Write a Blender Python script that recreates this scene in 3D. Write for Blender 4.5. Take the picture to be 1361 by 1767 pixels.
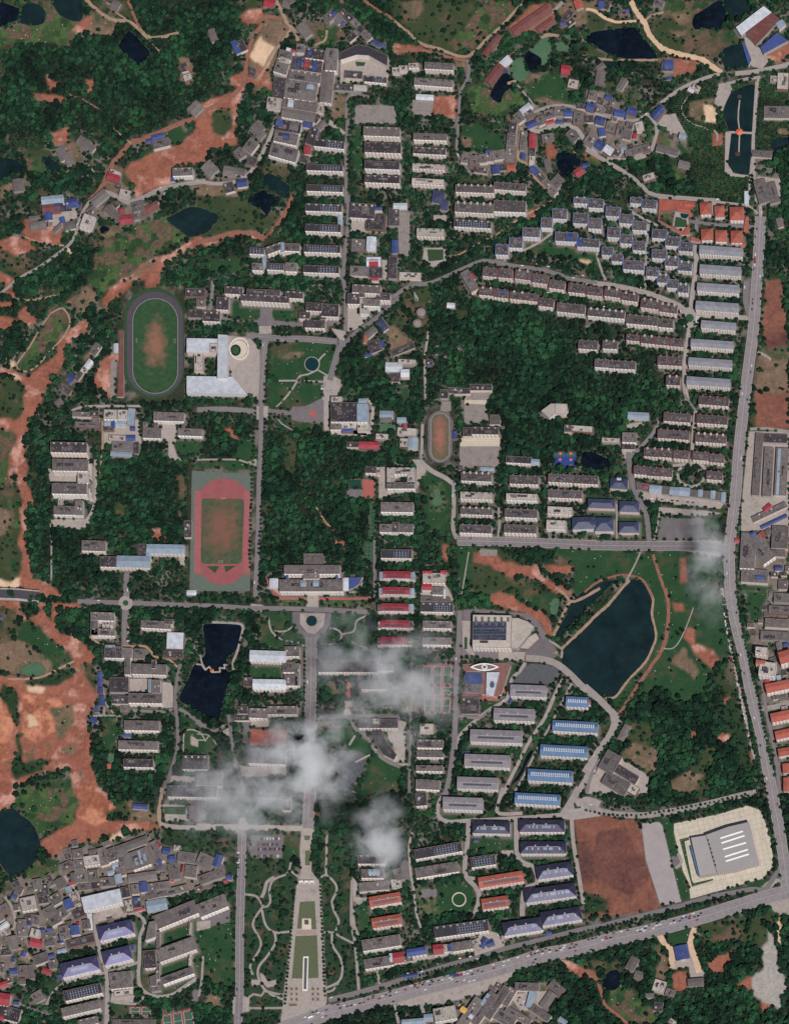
import bpy, math, random
import numpy as np
from mathutils import Vector, Matrix
random.seed(7); RNG = np.random.RandomState(11)
for o in list(bpy.data.objects): bpy.data.objects.remove(o)
scene = bpy.context.scene; COL = scene.collection

# ------------------------------------------------------------------ camera: a satellite-like long lens, looking down from the south-south-east
PW, PH = 1361.0, 1767.0                      # the plan is laid out in metres on a 1361 x 1767 sheet
CAM_D = 9000.0
cdir = Vector((0.13, -0.41, 1.0)).normalized()
CAM = cdir * CAM_D
fwd = -cdir
right = fwd.cross(Vector((0, 1, 0))).normalized()
upv = right.cross(fwd).normalized()
cam_data = bpy.data.cameras.new('camera'); cam = bpy.data.objects.new('camera', cam_data); COL.objects.link(cam)
cam.matrix_world = Matrix(((right.x, upv.x, -fwd.x, CAM.x), (right.y, upv.y, -fwd.y, CAM.y), (right.z, upv.z, -fwd.z, CAM.z), (0, 0, 0, 1)))
cam_data.sensor_fit = 'HORIZONTAL'; cam_data.sensor_width = 36.0; cam_data.lens = 36.0 * CAM_D / PW
cam_data.clip_start = 100.0; cam_data.clip_end = 60000.0
scene.camera = cam

# ------------------------------------------------------------------ sky and sun
SUN_EL, SUN_AZ = math.radians(56), math.radians(180 - 29)      # azimuth clockwise from north (+y)
world = bpy.data.worlds.new('World'); scene.world = world; world.use_nodes = True
wn = world.node_tree; wn.nodes.clear()
wo = wn.nodes.new('ShaderNodeOutputWorld'); bg = wn.nodes.new('ShaderNodeBackground'); sk = wn.nodes.new('ShaderNodeTexSky')
sk.sky_type = 'NISHITA'; sk.sun_disc = False; sk.sun_elevation = SUN_EL; sk.sun_rotation = SUN_AZ
sk.air_density = 1.0; sk.dust_density = 1.0
bg.inputs['Strength'].default_value = 0.06
wn.links.new(sk.outputs[0], bg.inputs[0]); wn.links.new(bg.outputs[0], wo.inputs[0])
sd = bpy.data.lights.new('sun', 'SUN'); sd.energy = 4.5; sd.angle = math.radians(0.6); sd.color = (1.0, 0.972, 0.965)
sun = bpy.data.objects.new('sun', sd); COL.objects.link(sun)
sdir = Vector((math.sin(SUN_AZ) * math.cos(SUN_EL), math.cos(SUN_AZ) * math.cos(SUN_EL), math.sin(SUN_EL)))
sun.rotation_euler = sdir.to_track_quat('Z', 'Y').to_euler(); sun.location = (0, 0, 900)
vs = scene.view_settings; vs.view_transform = 'Standard'; vs.look = 'None'; vs.exposure = -0.1; vs.gamma = 1.0
scene.render.engine = 'CYCLES'
scene.cycles.max_bounces = 7; scene.cycles.diffuse_bounces = 2; scene.cycles.glossy_bounces = 2; scene.cycles.transmission_bounces = 2
scene.cycles.volume_bounces = 5; scene.cycles.volume_step_rate = 2.0; scene.cycles.use_denoising = True; scene.cycles.denoiser = 'OPENIMAGEDENOISE'; scene.cycles.denoising_input_passes = 'RGB_ALBEDO_NORMAL'; scene.cycles.denoising_prefilter = 'ACCURATE'

# ------------------------------------------------------------------ plan sheet -> ground, and back
c_, f_, r_, u_ = (np.array(v) for v in (CAM, fwd, right, upv))
def PG(px, py, z=0.0):
    px = np.asarray(px, float); py = np.asarray(py, float)
    u = px - PW / 2; v = PH / 2 - py
    d = CAM_D * f_ + u[..., None] * r_ + v[..., None] * u_
    t = (z - c_[2]) / d[..., 2]
    return np.stack([c_[0] + d[..., 0] * t, c_[1] + d[..., 1] * t], -1)
def P1(px, py, z=0.0):
    a = PG(np.array([px]), np.array([py]), z)[0]; return (float(a[0]), float(a[1]))
def PJ(x, y, z=0.0):
    q = np.stack([np.asarray(x, float), np.asarray(y, float), np.zeros_like(np.asarray(x, float)) + z], -1) - c_
    w = q @ f_
    return PW / 2 + (q @ r_) / w * CAM_D, PH / 2 - (q @ u_) / w * CAM_D
DATA = """
@ 0 0
# in the upper left hills
W 0,20 40,20 130,60 135,120 60,150 0,170
Wt 150,40 200,15 270,35 305,85 290,150 215,168 140,150 140,110
Wt 345,-20 520,-20 555,80 545,130 500,140 420,110 375,60
W 860,205 900,230 960,290 1005,350 985,400 930,440 880,400 810,330 800,290
Wt -30,1070 80,1065 150,1110 140,1160 60,1175 0,1220 -30,1230
Wt 280,1045 340,1060 400,1110 400,1145 340,1150 300,1100
G terr 130,160 340,150 380,0 560,140 620,90 600,180 500,250 470,320 300,290 100,300 -20,310 -20,200
G terr 0,0 345,0 375,60 420,110 300,170 290,30 200,10 150,30 60,20
G bare 620,80 700,100 770,170 760,245 640,230 560,220
G scrub 600,0 760,120 900,140 850,0
G soil 500,200 600,110 620,95 600,160 540,215
R dirt 6 570,-10 660,70 760,130 870,145 950,205 1010,250 1090,245 1200,220
R red 5 860,0 890,80 940,190
R dirt 2.5 760,70 870,145 1000,270 1070,340
R red 8 1380,765 1200,830 1060,890 940,940 880,950 830,1010 760,1090 720,1170 680,1260 600,1345
R dirt 2.5 750,850 820,910 880,960
R dirt 2.5 560,1090 600,1110 640,1170
G soil 850,1130 930,1080 1060,1020 1160,990 1240,960 1310,880 1380,900 1380,1080 1290,1090 1160,1110 1150,1240 1090,1260 960,1290 920,1340 900,1230 840,1150
G grass 1090,870 1200,830 1240,900 1200,960 1130,960 1120,900
R pale 8 680,1285 750,1300 830,1345 870,1355 970,1320 1070,1270 1150,1250 1380,1210
R pale 3 1060,1370 1100,1300 1130,1260
G soil 200,640 290,640 380,640 450,660 435,690 370,670 250,670
G soil 320,490 350,550 390,560 350,600 330,580
G soil 585,540 635,545 625,620 590,615
G scrub 280,700 330,690 330,750 270,765
R red 3 450,610 490,650 530,650 600,690 665,730
G scrub 640,830 700,880 790,960 800,1020 740,960 660,900
G soil 360,900 450,860 450,940 370,960
G terr 150,1050 270,1050 310,1150 270,1180 180,1150
G scrub 140,1010 330,1000 340,1050 270,1050 150,1060
G bare 400,960 480,1100 560,1080 500,950
G bare 0,1240 180,1200 170,1290 60,1300 0,1340
G bare 700,1120 830,1120 890,1340 820,1330 690,1280
G scrub 820,1140 880,1220 850,1260 800,1210
G bare 1190,380 1290,390 1300,560 1200,560
d 1235,448 44 60 15 7
l 1258,515 55 45 20 6
r 1255,455 20 18 20 8.6
g 1310,725 75 82 -45 6
b 1060,915 80 34 15 6
b 1003,944 40 28 15 4.5
f 1080,958 115 58 14 10
f 1225,1150 135 55 2 16
b 1160,1197 22 34 0 5
l 768,1155 70 34 -20 9
r 758,1188 80 48 -18 9
d 790,1245 36 34 -15 5
l 835,1295 70 55 -15 8
g 665,1325 120 58 40 8
g 560,952 85 52 -35 6
g 605,985 60 40 -40 6
g 415,1030 55 90 25 6
g 458,1062 50 85 25 6
g 120,1240 62 80 5 6
c 352,1337 148 50 6 8
b 470,1340 90 52 5 7
d 745,10 60 26 -30 5
g 775,30 50 50 -30 6
@ 340 0
# in the old market town
G bare 430,110 600,100 640,200 560,330 500,560 440,520 350,430 370,320 440,200
G soil 330,80 420,50 450,90 400,150 350,165 300,110
G sand 360,370 430,250 520,310 480,470 400,440
G scrub 250,0 430,0 450,60 300,60
R red 7 550,120 470,110 420,180 370,260 340,370 320,500 310,560 220,650 100,720 -10,770
R dirt 6 530,0 570,80 610,160 650,200 680,270
R dirt 5 630,190 570,280 500,360 440,480 400,540
G soil 230,520 340,470 460,460 500,600 420,570 340,560 300,590 240,560
G bare 370,570 440,570 440,610 390,620
G soil 0,700 250,620 300,600 280,700 250,860 260,960 100,1000 0,1010
G scrub 90,740 220,720 240,860 180,900 100,880
R pale 6 -10,1210 120,1230 240,1220 330,1180 400,1090 460,980 520,840
G bare 880,630 1030,630 1020,780 900,800
G pave 960,400 1100,370 1270,460 1290,520 960,560
G grass 1060,410 1130,415 1120,440 1070,440
R asph 5 1000,790 1020,640 1160,650
G court 1060,715 1100,700 1330,710 1335,825 1060,830
R asph 6 1010,800 1005,900 1000,1050 1000,1361
G grass 1050,860 1110,850 1110,1160 1050,1160
G pave 890,800 1000,890 980,900 880,830
G terr 750,180 860,140 980,160 990,260 880,300 790,300
R dirt 4 790,300 860,265 870,200
R red 5 1110,-10 1200,60 1290,110 1380,190
Wt 460,1170 500,1165 600,1230 625,1260 590,1330 480,1260 440,1215
W 340,1340 440,1275 520,1330 530,1361 460,1400 400,1390
G scrub 460,1090 600,1090 640,1180 600,1220 490,1160 440,1180
G bare 0,1210 170,1230 200,1290 350,1240 330,1300 200,1340 0,1300
r 485,15 70 60 -15 7
g 600,15 50 40 -20 6
g 718,200 62 100 38 8
f 890,105 60 60 40 10
b 910,90 44 30 40 11
g 945,120 50 60 40 8
b 975,150 30 24 40 6
d 985,85 60 30 -50 7
d 1020,115 60 44 -45 8
f 1060,150 55 44 -45 8
d 1092,190 50 40 -45 7
f 1135,235 50 70 40 8
d 1035,245 70 44 40 7
b 1200,288 66 26 -22 5
b 1248,305 40 24 -20 5
g 105,235 44 85 15 5
d 285,310 80 80 25 8
b 258,310 40 90 25 9
d 370,480 40 55 -10 8
d 5,725 60 66 -40 6
P s 17 955,350 1070,295 1140,305 1280,370 1275,440 1150,370 1070,365 960,400
d 1050,498 118 50 -4 9
s 1195,530 150 40 -5 11
d 1010,585 175 42 -3 9
l 1095,588 90 42 -3 9.5
f 900,395 82 150 -3 16
f 692,320 55 60 -3 12
d 790,360 130 66 -8 13
b 757,347 22 36 -8 15
f 592,365 90 60 -12 12
l 585,400 66 34 -15 13
f 565,450 90 80 -18 12
w 620,330 40 18 -15 13
r 642,337 22 22 -10 14
d 735,430 210 90 -8 10
b 788,440 28 66 -8 13
b 683,420 22 40 -8 13
r 735,425 34 44 -8 13
b 712,388 24 22 -8 13
f 722,510 215 66 -9 12
g 870,580 78 210 -6 12
f 695,600 215 130 -8 12
c 760,578 50 34 -8 14
d 548,590 76 145 -4 9
l 515,690 95 80 -8 10
f 690,700 235 70 -9 12
w 628,690 38 50 -9 14
l 822,720 50 70 -5 9
g 680,765 225 70 -10 11
d 800,790 40 60 -35 8
g 830,840 36 70 -45 6
b 745,825 60 56 -10 9
d 615,845 165 76 -10 13
b 552,820 50 40 -10 15
f 650,845 60 50 -10 14
f 595,920 160 78 -12 14
b 600,912 36 44 -12 16
f 580,1020 190 90 -16 13
d 770,910 56 120 -20 10
b 810,890 20 24 -40 6
r 740,1005 46 54 -3 10
d 722,1065 52 52 -15 8
g 405,855 70 70 -45 6
g 425,905 40 60 -40 6
f 360,975 72 90 -38 9
f 285,1025 60 70 35 8
d 368,1078 60 55 -20 6
g 85,1130 80 90 45 8
g 215,1145 78 56 -10 7
g 290,1150 66 44 -12 6
b 300,1225 66 52 8 8
d 215,1255 64 66 15 8
# in the upper dormitory rows
s 885,963 205 50 -6 17
s 855,1122 245 44 -2 17
s 855,1260 245 46 -2 17
f 1237,880 245 62 -2 20
d 1245,988 245 70 -2 20
d 1240,1105 235 55 -2 20
d 1240,1200 235 50 -2 20
@ 680 0
# by the algae-green ponds
G scrub 0,0 560,0 560,60 700,40 760,120 680,190 560,320 440,370 300,330 190,290 0,100
G bare 50,0 180,0 200,70 140,130 90,100
G terr 440,200 560,60 640,0 780,0 830,60 740,160 680,190 600,250 520,310 400,330 370,290
R dirt 5 0,140 90,210 180,290 300,325 440,375 520,360 620,260 690,200 740,150 820,60 870,10
G soil 0,310 180,310 200,340 0,345
R red 5 0,325 200,335 400,390 500,400
G bare 400,400 480,390 480,470 420,460
R asph 5 490,400 500,480 480,550 445,610 435,720 425,900 420,1000 450,1080 520,1170
G terr 470,580 640,550 660,650 760,560 900,700 760,720 780,820 560,740 520,760
G grass 450,850 560,830 700,900 750,870 740,1000 560,1020 450,1030
G bare 455,900 520,920 510,1000 460,1000
G bare 1060,20 1361,0 1361,110 1240,180 1180,160
G grass 820,550 1000,500 1130,480 1190,650 1180,710 940,760 930,650
G bare 900,490 980,500 980,530 850,570
G bare 920,680 1000,650 1160,690 1080,710 950,740
G soil 930,40 1040,30 1080,130 960,200 800,210 780,180
W 735,490 815,550 740,620 715,680 690,680 645,640 680,560
V 830,380 905,490 870,530 830,540 775,470
W 910,335 985,390 980,440 920,480 870,390
V 985,260 1035,250 1055,340 1040,420 990,445 985,390 910,335 950,300
V 1080,290 1120,280 1190,320 1180,340 1100,335
V 1130,240 1160,230 1190,250 1160,275
W 1180,270 1210,260 1225,300 1195,305
W 1280,250 1361,210 1361,310 1310,290
R dirt 5 820,540 760,560
R pale 3 810,550 870,620 920,680 940,720
R dirt 6 980,250 1040,230 1110,240
R pale 6 1060,80 1130,10
R dirt 3 880,300 790,360 740,400
m 655,300 40 160 -38 6
m 920,130 60 300 -55 5
m 1015,165 40 130 -55 5
m 675,495 60 150 -38 6
w 743,413 50 90 -48 6
b 745,465 20 40 35 5
b 690,520 26 40 -35 6
o 1235,25 50 60 20 8
d 1165,100 80 44 40 6
b 1130,155 36 26 20 5
d 1180,145 60 40 40 5
r 1150,465 60 60 -5 8
l 1200,560 70 60 -12 8
# in the curved upper village
R pale 7 880,850 970,880 1060,850 1150,840 1220,860 1260,910 1300,980 1361,1030
R pale 5 860,820 940,750 1080,705 1200,715 1361,770
R dirt 5 855,850 840,960 830,1060 900,1110 950,1190 1060,1300
G village 780,800 900,690 1080,700 1361,770 1361,840 1220,840 1060,840 970,870 850,860 960,1100 1090,1290 1060,1320 900,1130 820,1080 820,1140 700,1190 520,1150 450,1090 450,1030 740,1010 770,850
G soil 1020,980 1070,980 1090,1030 1040,1060
R dirt 2 1160,980 1260,1060
W 1090,1040 1145,1010 1255,1085 1140,1190 1095,1130
G soil 1280,1040 1361,1010 1361,1080 1300,1070
w 885,730 80 50 38 7
f 900,755 60 50 38 8
f 835,785 50 70 35 9
d 795,860 50 90 -8 10
f 785,935 60 80 -6 10
f 780,1030 70 110 -6 10
f 865,940 40 130 -6 9
b 865,1045 30 40 -6 6
r 928,940 44 92 -2 9
d 925,1015 40 60 -4 8
l 925,1075 40 70 -6 7
f 470,1062 44 55 -8 8
f 535,1070 70 60 5 9
f 595,1060 56 60 5 10
f 640,1045 50 70 0 11
f 705,1035 80 65 8 9
b 632,1010 40 18 5 11
b 555,1125 55 26 15 6
d 580,1140 90 36 -8 6
b 682,1135 50 56 6 8
d 730,1120 55 46 5 7
o 785,1130 55 50 5 6
b 925,830 76 40 22 7
f 985,805 60 60 25 9
f 1040,765 65 60 15 9
r 1045,815 55 22 15 8
f 1110,745 75 60 0 9
b 1165,757 50 44 0 11
d 1160,805 50 30 0 6
b 1110,815 40 22 -5 5
f 1235,790 70 80 -6 9
d 1310,795 56 50 0 6
b 1315,715 50 50 -15 9
d 1335,640 50 70 -10 7
d 1255,710 60 34 -8 5
f 1030,920 80 50 10 9
f 1195,905 56 80 45 9
f 1310,935 60 90 40 9
b 940,1140 55 40 -40 7
d 985,1185 60 40 -50 8
f 1025,1225 60 45 -50 8
f 1065,1275 60 45 -45 8
f 1095,1215 70 80 -45 8
g 1030,1110 34 90 15 5
r 1240,1150 60 50 30 6
b 1285,1110 44 30 0 6
# in the staggered upper flats
l 130,435 70 34 2 15
l 60,452 60 34 2 15
l 10,465 50 36 2 15
f 300,440 195 46 -3 17
f 262,550 258 50 -4 17
w 205,650 115 34 -3 8
G court 125,665 265,675 250,780 120,775
G soil 275,650 410,640 405,780 270,770
f 15,875 120 60 -3 18
d 20,985 105 66 -3 18
d 20,1105 90 45 -3 18
d 20,1200 90 45 -3 18
f 240,915 225 46 -2 16
d 235,1010 220 45 -3 16
l 230,1115 220 38 -3 16
l 225,1215 215 38 -3 16
a 540,1265 260 50 -2 18
a 775,1250 215 50 -4 18
h 295,1320 80 80 -10 9
P a 18 410,1355 600,1365 600,1395 410,1395
a 760,1350 180 50 -4 18
@ 1011 0
# in the curved upper village
R pale 7 0,1000 100,1060 220,1130 310,1190 380,1250 460,1305 700,1330 900,1345
R pale 5 0,770 130,780 250,800 330,805 400,770 420,760
R pale 6 410,765 460,820 475,880 450,970 430,1020 380,1050 260,1070 140,1060
G village 0,600 130,620 270,720 340,710 330,800 430,960 430,1050 260,1060 100,990 0,900
f 45,640 60 60 -15 8
d 95,675 50 50 -15 7
b 25,715 44 50 -20 8
f 95,735 60 50 -15 7
d 150,735 60 55 -10 7
b 222,757 66 45 -12 9
b 308,742 62 48 -12 7
b 268,770 10 60 -10 7
b 95,808 62 56 -15 8
b 105,885 44 50 10 7
f 165,850 66 66 -15 8
f 235,870 62 80 -15 8
f 275,900 60 66 -15 8
f 290,840 50 55 -15 8
l 358,845 55 66 15 8
f 30,935 70 80 -35 9
b 90,970 60 60 -35 9
w 150,1005 60 50 -35 8
d 210,1025 40 40 -30 7
f 290,1020 60 45 12 9
f 345,1005 60 50 15 9
f 400,990 60 50 18 9
b 482,752 50 95 -40 7
g 545,1005 150 44 -15 6
g 655,1100 70 40 -15 6
l 420,1185 80 44 18 7
b 20,1120 30 20 0 5
m 420,1195 50 20 18 6.5
# around the upper right ponds
W 0,250 60,210 320,180 360,220 420,290 480,385 440,400 280,390 180,370 30,290
W 720,110 790,60 885,0 905,0 960,130 890,200 800,190 725,190
Wt 915,0 1060,-10 1120,60 1000,130 960,130
Wt 920,330 1050,300 1080,440 930,440
Wt 110,410 190,410 215,430 190,455 140,440
G terr 480,0 900,0 720,120 720,190 640,200 520,100
G scrub 380,150 700,60 720,190 900,200 1020,200 1040,290 900,330 860,400 600,350 480,260
G bare 570,80 700,60 720,180 600,160
G bare 560,200 760,200 860,220 740,240 600,240
G grass 900,220 1020,180 1030,290 920,310
R sand 9 290,-20 340,80 390,150 440,250 510,320 600,355 760,390 830,430 910,485
R pale 8 1000,490 1150,475 1380,425
R pale 6 910,490 800,520 640,590 500,690
R sand 5 0,60 60,70 130,120 220,145 350,135
R dirt 4 400,130 440,100 520,80
G scrub 0,60 140,120 240,150 320,170 60,200 0,240
R dirt 4 80,390 200,400 480,400
G bare 480,390 610,390 760,440 740,480 610,520 540,480
G soil 600,400 740,420 700,480 600,490
G scrub 0,290 140,370 90,400 0,380
d 135,30 50 60 -20 6
b 100,30 34 50 10 6
f 250,80 70 36 10 6
b 277,65 24 22 0 8
f 485,15 66 50 -20 8
d 545,440 70 66 0 8
b 555,430 62 60 0 9.5
b 510,445 16 40 0 5
b 560,522 26 18 -10 4
g 97,447 60 40 35 6
g 95,520 60 90 -10 6
g 240,560 44 80 -30 6
P w 10 1005,180 1190,37 1245,80 1040,235
P p2 10 1070,215 1245,80 1300,130 1140,300
P b 9 1170,310 1280,215 1355,270 1190,360
P b 5 1045,285 1065,280 1110,400 1090,440
P c 11 1270,155 1315,125 1340,160 1295,195
G pave 1060,240 1150,300 1210,370 1220,410 1180,460 1110,440 1070,300
G soil 1200,370 1361,280 1361,350 1290,420
# by the rectangular fish pond
Wt 970,620 1140,580 1130,880 1100,1080 1085,1170 980,1155 955,1110 960,900 920,770 940,690
G pave 890,560 960,550 980,600 930,700 910,760 900,720 860,690
G sand 775,690 850,700 885,740 895,815 790,815
G bare 690,680 850,650 870,690 780,690 780,810 720,800 680,740
G orch 600,640 700,610 830,530 880,560 860,640 700,660 660,720 700,810 860,820 930,900 940,1170 1090,1180 1060,1320 820,1340 760,1260 700,1180 690,1060 720,1010 650,950 640,830 570,720
G pave 1145,530 1165,520 1130,880 1110,1190 1095,1361 1085,1361 1095,1170 1125,880 1140,600
G grass 980,560 1150,530 1150,575 980,605
R pale 5 940,560 1060,530 1170,515
G orch 1170,530 1361,490 1361,1000 1130,1000 1150,700
G pave 935,880 975,880 950,1100 990,1160 1090,1175 1085,1190 970,1180 930,1150
G bare 1120,1040 1250,1020 1150,1100 1120,1120
G bare 1280,870 1361,860 1361,900 1290,900
Wt 1245,940 1290,920 1361,925 1361,990 1260,1010 1240,990
l 1265,525 60 40 -5 6
l 1320,540 75 110 -3 9
f 1280,750 175 80 -1 8
f 1180,1030 130 46 -4 6
l 735,585 50 40 -30 7
w 705,600 40 30 -30 6
f 1180,1280 80 160 15 9
f 1250,1290 70 140 15 9
g 1195,1240 40 80 -10 8
w 1077,1325 30 90 0 5
G pave 1150,1180 1310,1200 1300,1361 1130,1361
G village 480,880 650,900 720,1010 620,1050 470,990
G terr 480,890 580,940 570,990 480,970
G terr 560,1050 600,1060 620,1130 690,1140 700,1220 600,1220 580,1130
G grass 600,940 660,960 715,1020 640,1050
G pave 520,770 600,760 680,920 560,880 480,830
V 580,865 600,850 615,865 595,890
G grass 350,1070 460,1060 450,1100 320,1110 250,1120
G terr 0,1020 100,1080 60,1100 0,1060
R pale 2 680,650 640,720 660,780 720,830 780,850 820,870
R pale 3 860,870 880,900 880,945
G soil 855,900 910,900 905,970 855,970
@ 0 340
# by the upper red road
R pale 5 610,15 560,90 530,160 510,240 470,310 400,370 260,470 150,530 70,590 -10,660
G soil -20,300 100,270 200,310 230,350 100,390 -20,410
G soil 160,230 310,190 420,240 400,310 200,290
G soil 170,160 210,170 200,250 170,240
G soil -20,500 80,550 70,600 -20,560
G soil 40,620 110,660 90,690 40,660
G soil 130,780 180,750 240,830 180,850 140,830
G soil -20,720 70,710 90,740 -20,750
G soil -20,800 100,830 100,860 30,890 -20,910
R dirt 3 90,680 200,690 320,670 400,650
R red 3 250,870 220,820 150,780
R dirt 3 150,260 300,310 430,325
G sand 450,350 485,340 480,390 450,400
G scrub -20,340 100,400 300,420 120,530 -20,500
G terr 600,520 640,400 820,260 900,200 1090,130 1250,270 1120,340 960,430 860,520 740,620 660,650 560,590
G bare 560,590 640,640 660,680 560,800 500,760 440,700 540,650
G soil 1380,300 1340,275 1240,320 1150,390 1050,410 950,460 880,540 1000,540 990,600 1020,610 1070,560 1060,500 1150,420 1250,340 1380,330
G soil 820,560 880,540 880,580 770,680 720,770 690,700 750,620
G bare 690,720 740,760 700,780 600,820 560,830 620,780
G soil 560,830 590,860 540,920 440,990 420,1100 350,1220 320,1270 250,1361 180,1361 180,1260 230,1180 310,1130 380,1060 400,960 480,890
G bare 1000,430 1100,410 1050,440 850,580 830,570
R dirt 3 340,780 420,745 470,830 430,930 340,1030 250,1130 170,1170 110,1130 200,1000 270,880 340,780
G terr 320,740 420,730 480,820 450,900 380,960 220,1140 160,1170 110,1130 190,1010 300,860
G scrub 380,590 460,610 450,660 380,660
G soil -20,1150 70,1160 150,1200 240,1240 170,1260 60,1190 -20,1180
G sand 70,1095 100,1090 100,1130 70,1135
G sand 50,1180 130,1190 140,1220 70,1210
G scrub -20,1200 80,1230 170,1290 170,1361 -20,1361
G scrub -20,950 60,980 -20,1040
R asph 3 80,1100 140,1010 200,930 260,870 330,790
Wt 1120,150 1160,120 1280,65 1400,90 1430,130 1420,200 1380,240 1280,265 1230,240
W 670,215 700,190 735,215 690,245
m 345,72 120 70 6 7
b 387,58 36 60 5 8
b 325,125 50 55 8 7
d 440,65 80 60 5 6
b 480,40 80 60 10 6
b 520,50 40 40 -10 4
G pave 350,100 500,80 530,130 480,150 420,200 350,190
g 230,138 70 26 8 5
g 255,187 105 45 10 6
d 320,175 12 50 0 4
g 385,205 24 70 -45 5
g 465,190 66 50 15 7
b 418,152 34 36 15 4
f 665,50 110 60 45 10
f 618,95 60 60 35 9
l 585,165 80 100 -20 11
g 760,105 130 40 -42 7
g 720,95 40 80 -40 6
r 845,150 85 55 8 8
f 925,60 80 66 15 9
f 915,128 40 44 10 7
f 975,105 60 40 15 7
m 1010,70 110 44 30 6
G village 600,60 880,30 1080,60 1070,110 900,180 800,180 690,140
G bare 640,190 800,190 830,240 690,280
# beside the dark running track
G court 745,1090 785,1090 770,1340 735,1340
P p2 3 805,895 830,895 828,1340 788,1340
w 778,1013 28 60 0 7
G soil 700,1080 780,1050 790,1090 740,1100 740,1340 715,1320 640,1240
G bare 540,1080 600,1040 700,980 640,1060 580,1110
f 640,1020 50 80 -35 5
w 595,1120 36 60 -35 6
l 560,1160 36 40 -35 5
d 527,1200 34 66 -35 5
b 475,1208 44 40 -35 5
d 435,1287 90 36 -38 5
b 468,1245 22 24 -35 4
d 1310,640 130 56 -2 9
d 1310,780 96 56 -2 9
@ 340 340
# at the central campus quarter
G soil 640,-20 630,60 560,160 500,230 450,290 440,270 400,250 300,235 200,240 120,275 0,310 0,345 130,290 280,250 420,285 450,290
R red 7 640,-20 600,90 540,180 500,230
R red 9 0,310 130,275 260,240 380,245 450,280
G bare 370,70 440,100 440,170 400,190 360,150
G scrub 0,0 340,0 460,140 560,130 480,220 300,220 120,250 0,240
Wt -10,100 30,100 60,98 130,110 135,160 90,200 40,235 -10,240
W 345,10 400,-20 500,-20 530,40 490,90 465,130 440,90
G grass 55,410 310,410 300,505 55,500
s 848,70 245 50 -2 17
s 845,205 240 50 -2 17
s 838,345 245 50 -2 17
s 832,482 240 50 -2 17
c 960,155 30 60 0 6
R asph 7 1015,-10 1010,200 990,400 980,540 995,640 995,900
d 1110,90 165 100 -4 12
d 1195,165 125 100 -3 10
b 1215,75 44 22 0 12
w 1168,308 60 84 -3 12
f 1080,320 90 80 -3 7
r 1184,440 62 46 0 9
w 1184,432 92 60 0 7
f 1090,495 130 66 -3 9
d 1195,505 95 70 -3 10
r 1192,545 46 26 0 11
b 1327,330 40 84 0 9
d 1312,470 56 150 -2 9
w 1355,58 60 40 0 7
d 1320,130 70 120 0 8
G pave 1240,420 1275,420 1270,560 1240,550
G pave 1040,130 1250,130 1250,240 1030,230
s 400,360 100 44 -3 16
+ f 520,340 120 50 20 16
+ f 635,335 105 52 -2 16
+ c 573,335 20 60 0 18
+ c 450,425 26 90 0 10
+ f 405,465 75 50 -2 15
+ s 525,465 115 46 -3 16
+ f 630,468 80 60 -2 16
R asph 6 105,560 100,650 85,760
d 32,635 85 55 -2 12
f 25,710 60 50 0 10
d 40,770 40 60 0 10
d 170,712 85 85 -3 14
d 95,800 120 66 -2 13
d 245,625 120 50 -3 15
+ d 395,636 125 40 -3 20
+ d 510,640 95 40 -3 20
+ d 455,680 325 44 -3 20
+ d 650,655 120 46 -3 15
G lot 425,735 505,735 505,800 520,830 725,845 880,850 880,860 500,870 420,865 380,835 180,830 160,790 240,825 400,830 425,805
G grass 220,680 420,730 420,800 390,825 230,815 180,770
G grass 510,730 700,730 700,830 530,820 510,800
d 785,735 110 56 -3 15
+ d 892,758 115 85 -3 15
+ d 720,792 75 46 -2 12
+ d 845,800 40 40 0 10
+ d 790,850 135 54 -2 15
G lot 880,810 965,805 960,850 880,860
f 1135,615 190 55 -3 20
+ d 1050,680 85 72 -2 18
+ f 1170,705 110 50 -3 20
+ l 1120,730 60 100 0 16
+ d 1250,665 90 50 -3 18
+ f 1105,655 40 30 0 20
G pave 1000,730 1060,730 1090,790 1170,800 1060,890 1000,900
R asph 7 980,1000 1050,920 1150,850 1260,760 1361,670
R asph 10 330,930 440,935 560,950 700,950 840,960 940,970
G pave 415,865 500,865 500,915 415,915
G pave 900,880 1000,900 980,1000 930,1050 960,960
R asph 10 970,960 930,1090 890,1230
R asph 10 455,960 445,1100 430,1361
P w 17 -70,945 140,950 140,1045 -70,1040
+ P w 14 -70,1200 235,1205 335,1320 -70,1315
+ P w 22 140,920 205,925 200,1215 135,1215
+ l 115,1010 60 60 0 19
+ l 10,1100 60 130 0 14
G pave 205,930 350,940 420,1020 420,1361 330,1310 230,1200 205,1060
G grass 490,980 920,960 920,1060 880,1220 490,1230
G bare 540,1040 660,1040 720,1060 600,1090 540,1080
C 770,1120 46
R pale 3 860,1050 820,1090 810,1150 740,1190 690,1200 650,1270 580,1361
R pale 3 545,1232 700,1232 960,1245
R pale 2.5 810,1160 880,1200
G grass 490,1235 840,1245 840,1361 490,1361
G pave 850,1200 900,1190 980,1240 950,1300 940,1361 840,1361
o 1130,940 20 70 -10 5
g 1165,905 80 44 40 6
d 1190,1000 80 80 20 7
h 1243,858 44 80 35 6
b 1245,985 22 44 30 5
b 1150,1057 55 22 8 4
G bare 1260,880 1361,850 1361,1020 1300,1050 1280,960
f 1340,1035 80 26 25 4
w 1320,1140 110 60 0 8
# in the campus middle
@ 680 340
d 300,15 60 60 -10 9
h 335,50 50 70 -10 9
a 535,70 260 66 -3 18
a 775,60 215 76 -2 18
s 525,178 250 50 -3 16
l 242,235 185 55 -2 15
G pave 265,120 350,120 350,160 265,165
w 40,60 90 40 0 7
d 20,460 30 160 0 8
b 10,325 40 80 0 9
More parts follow.
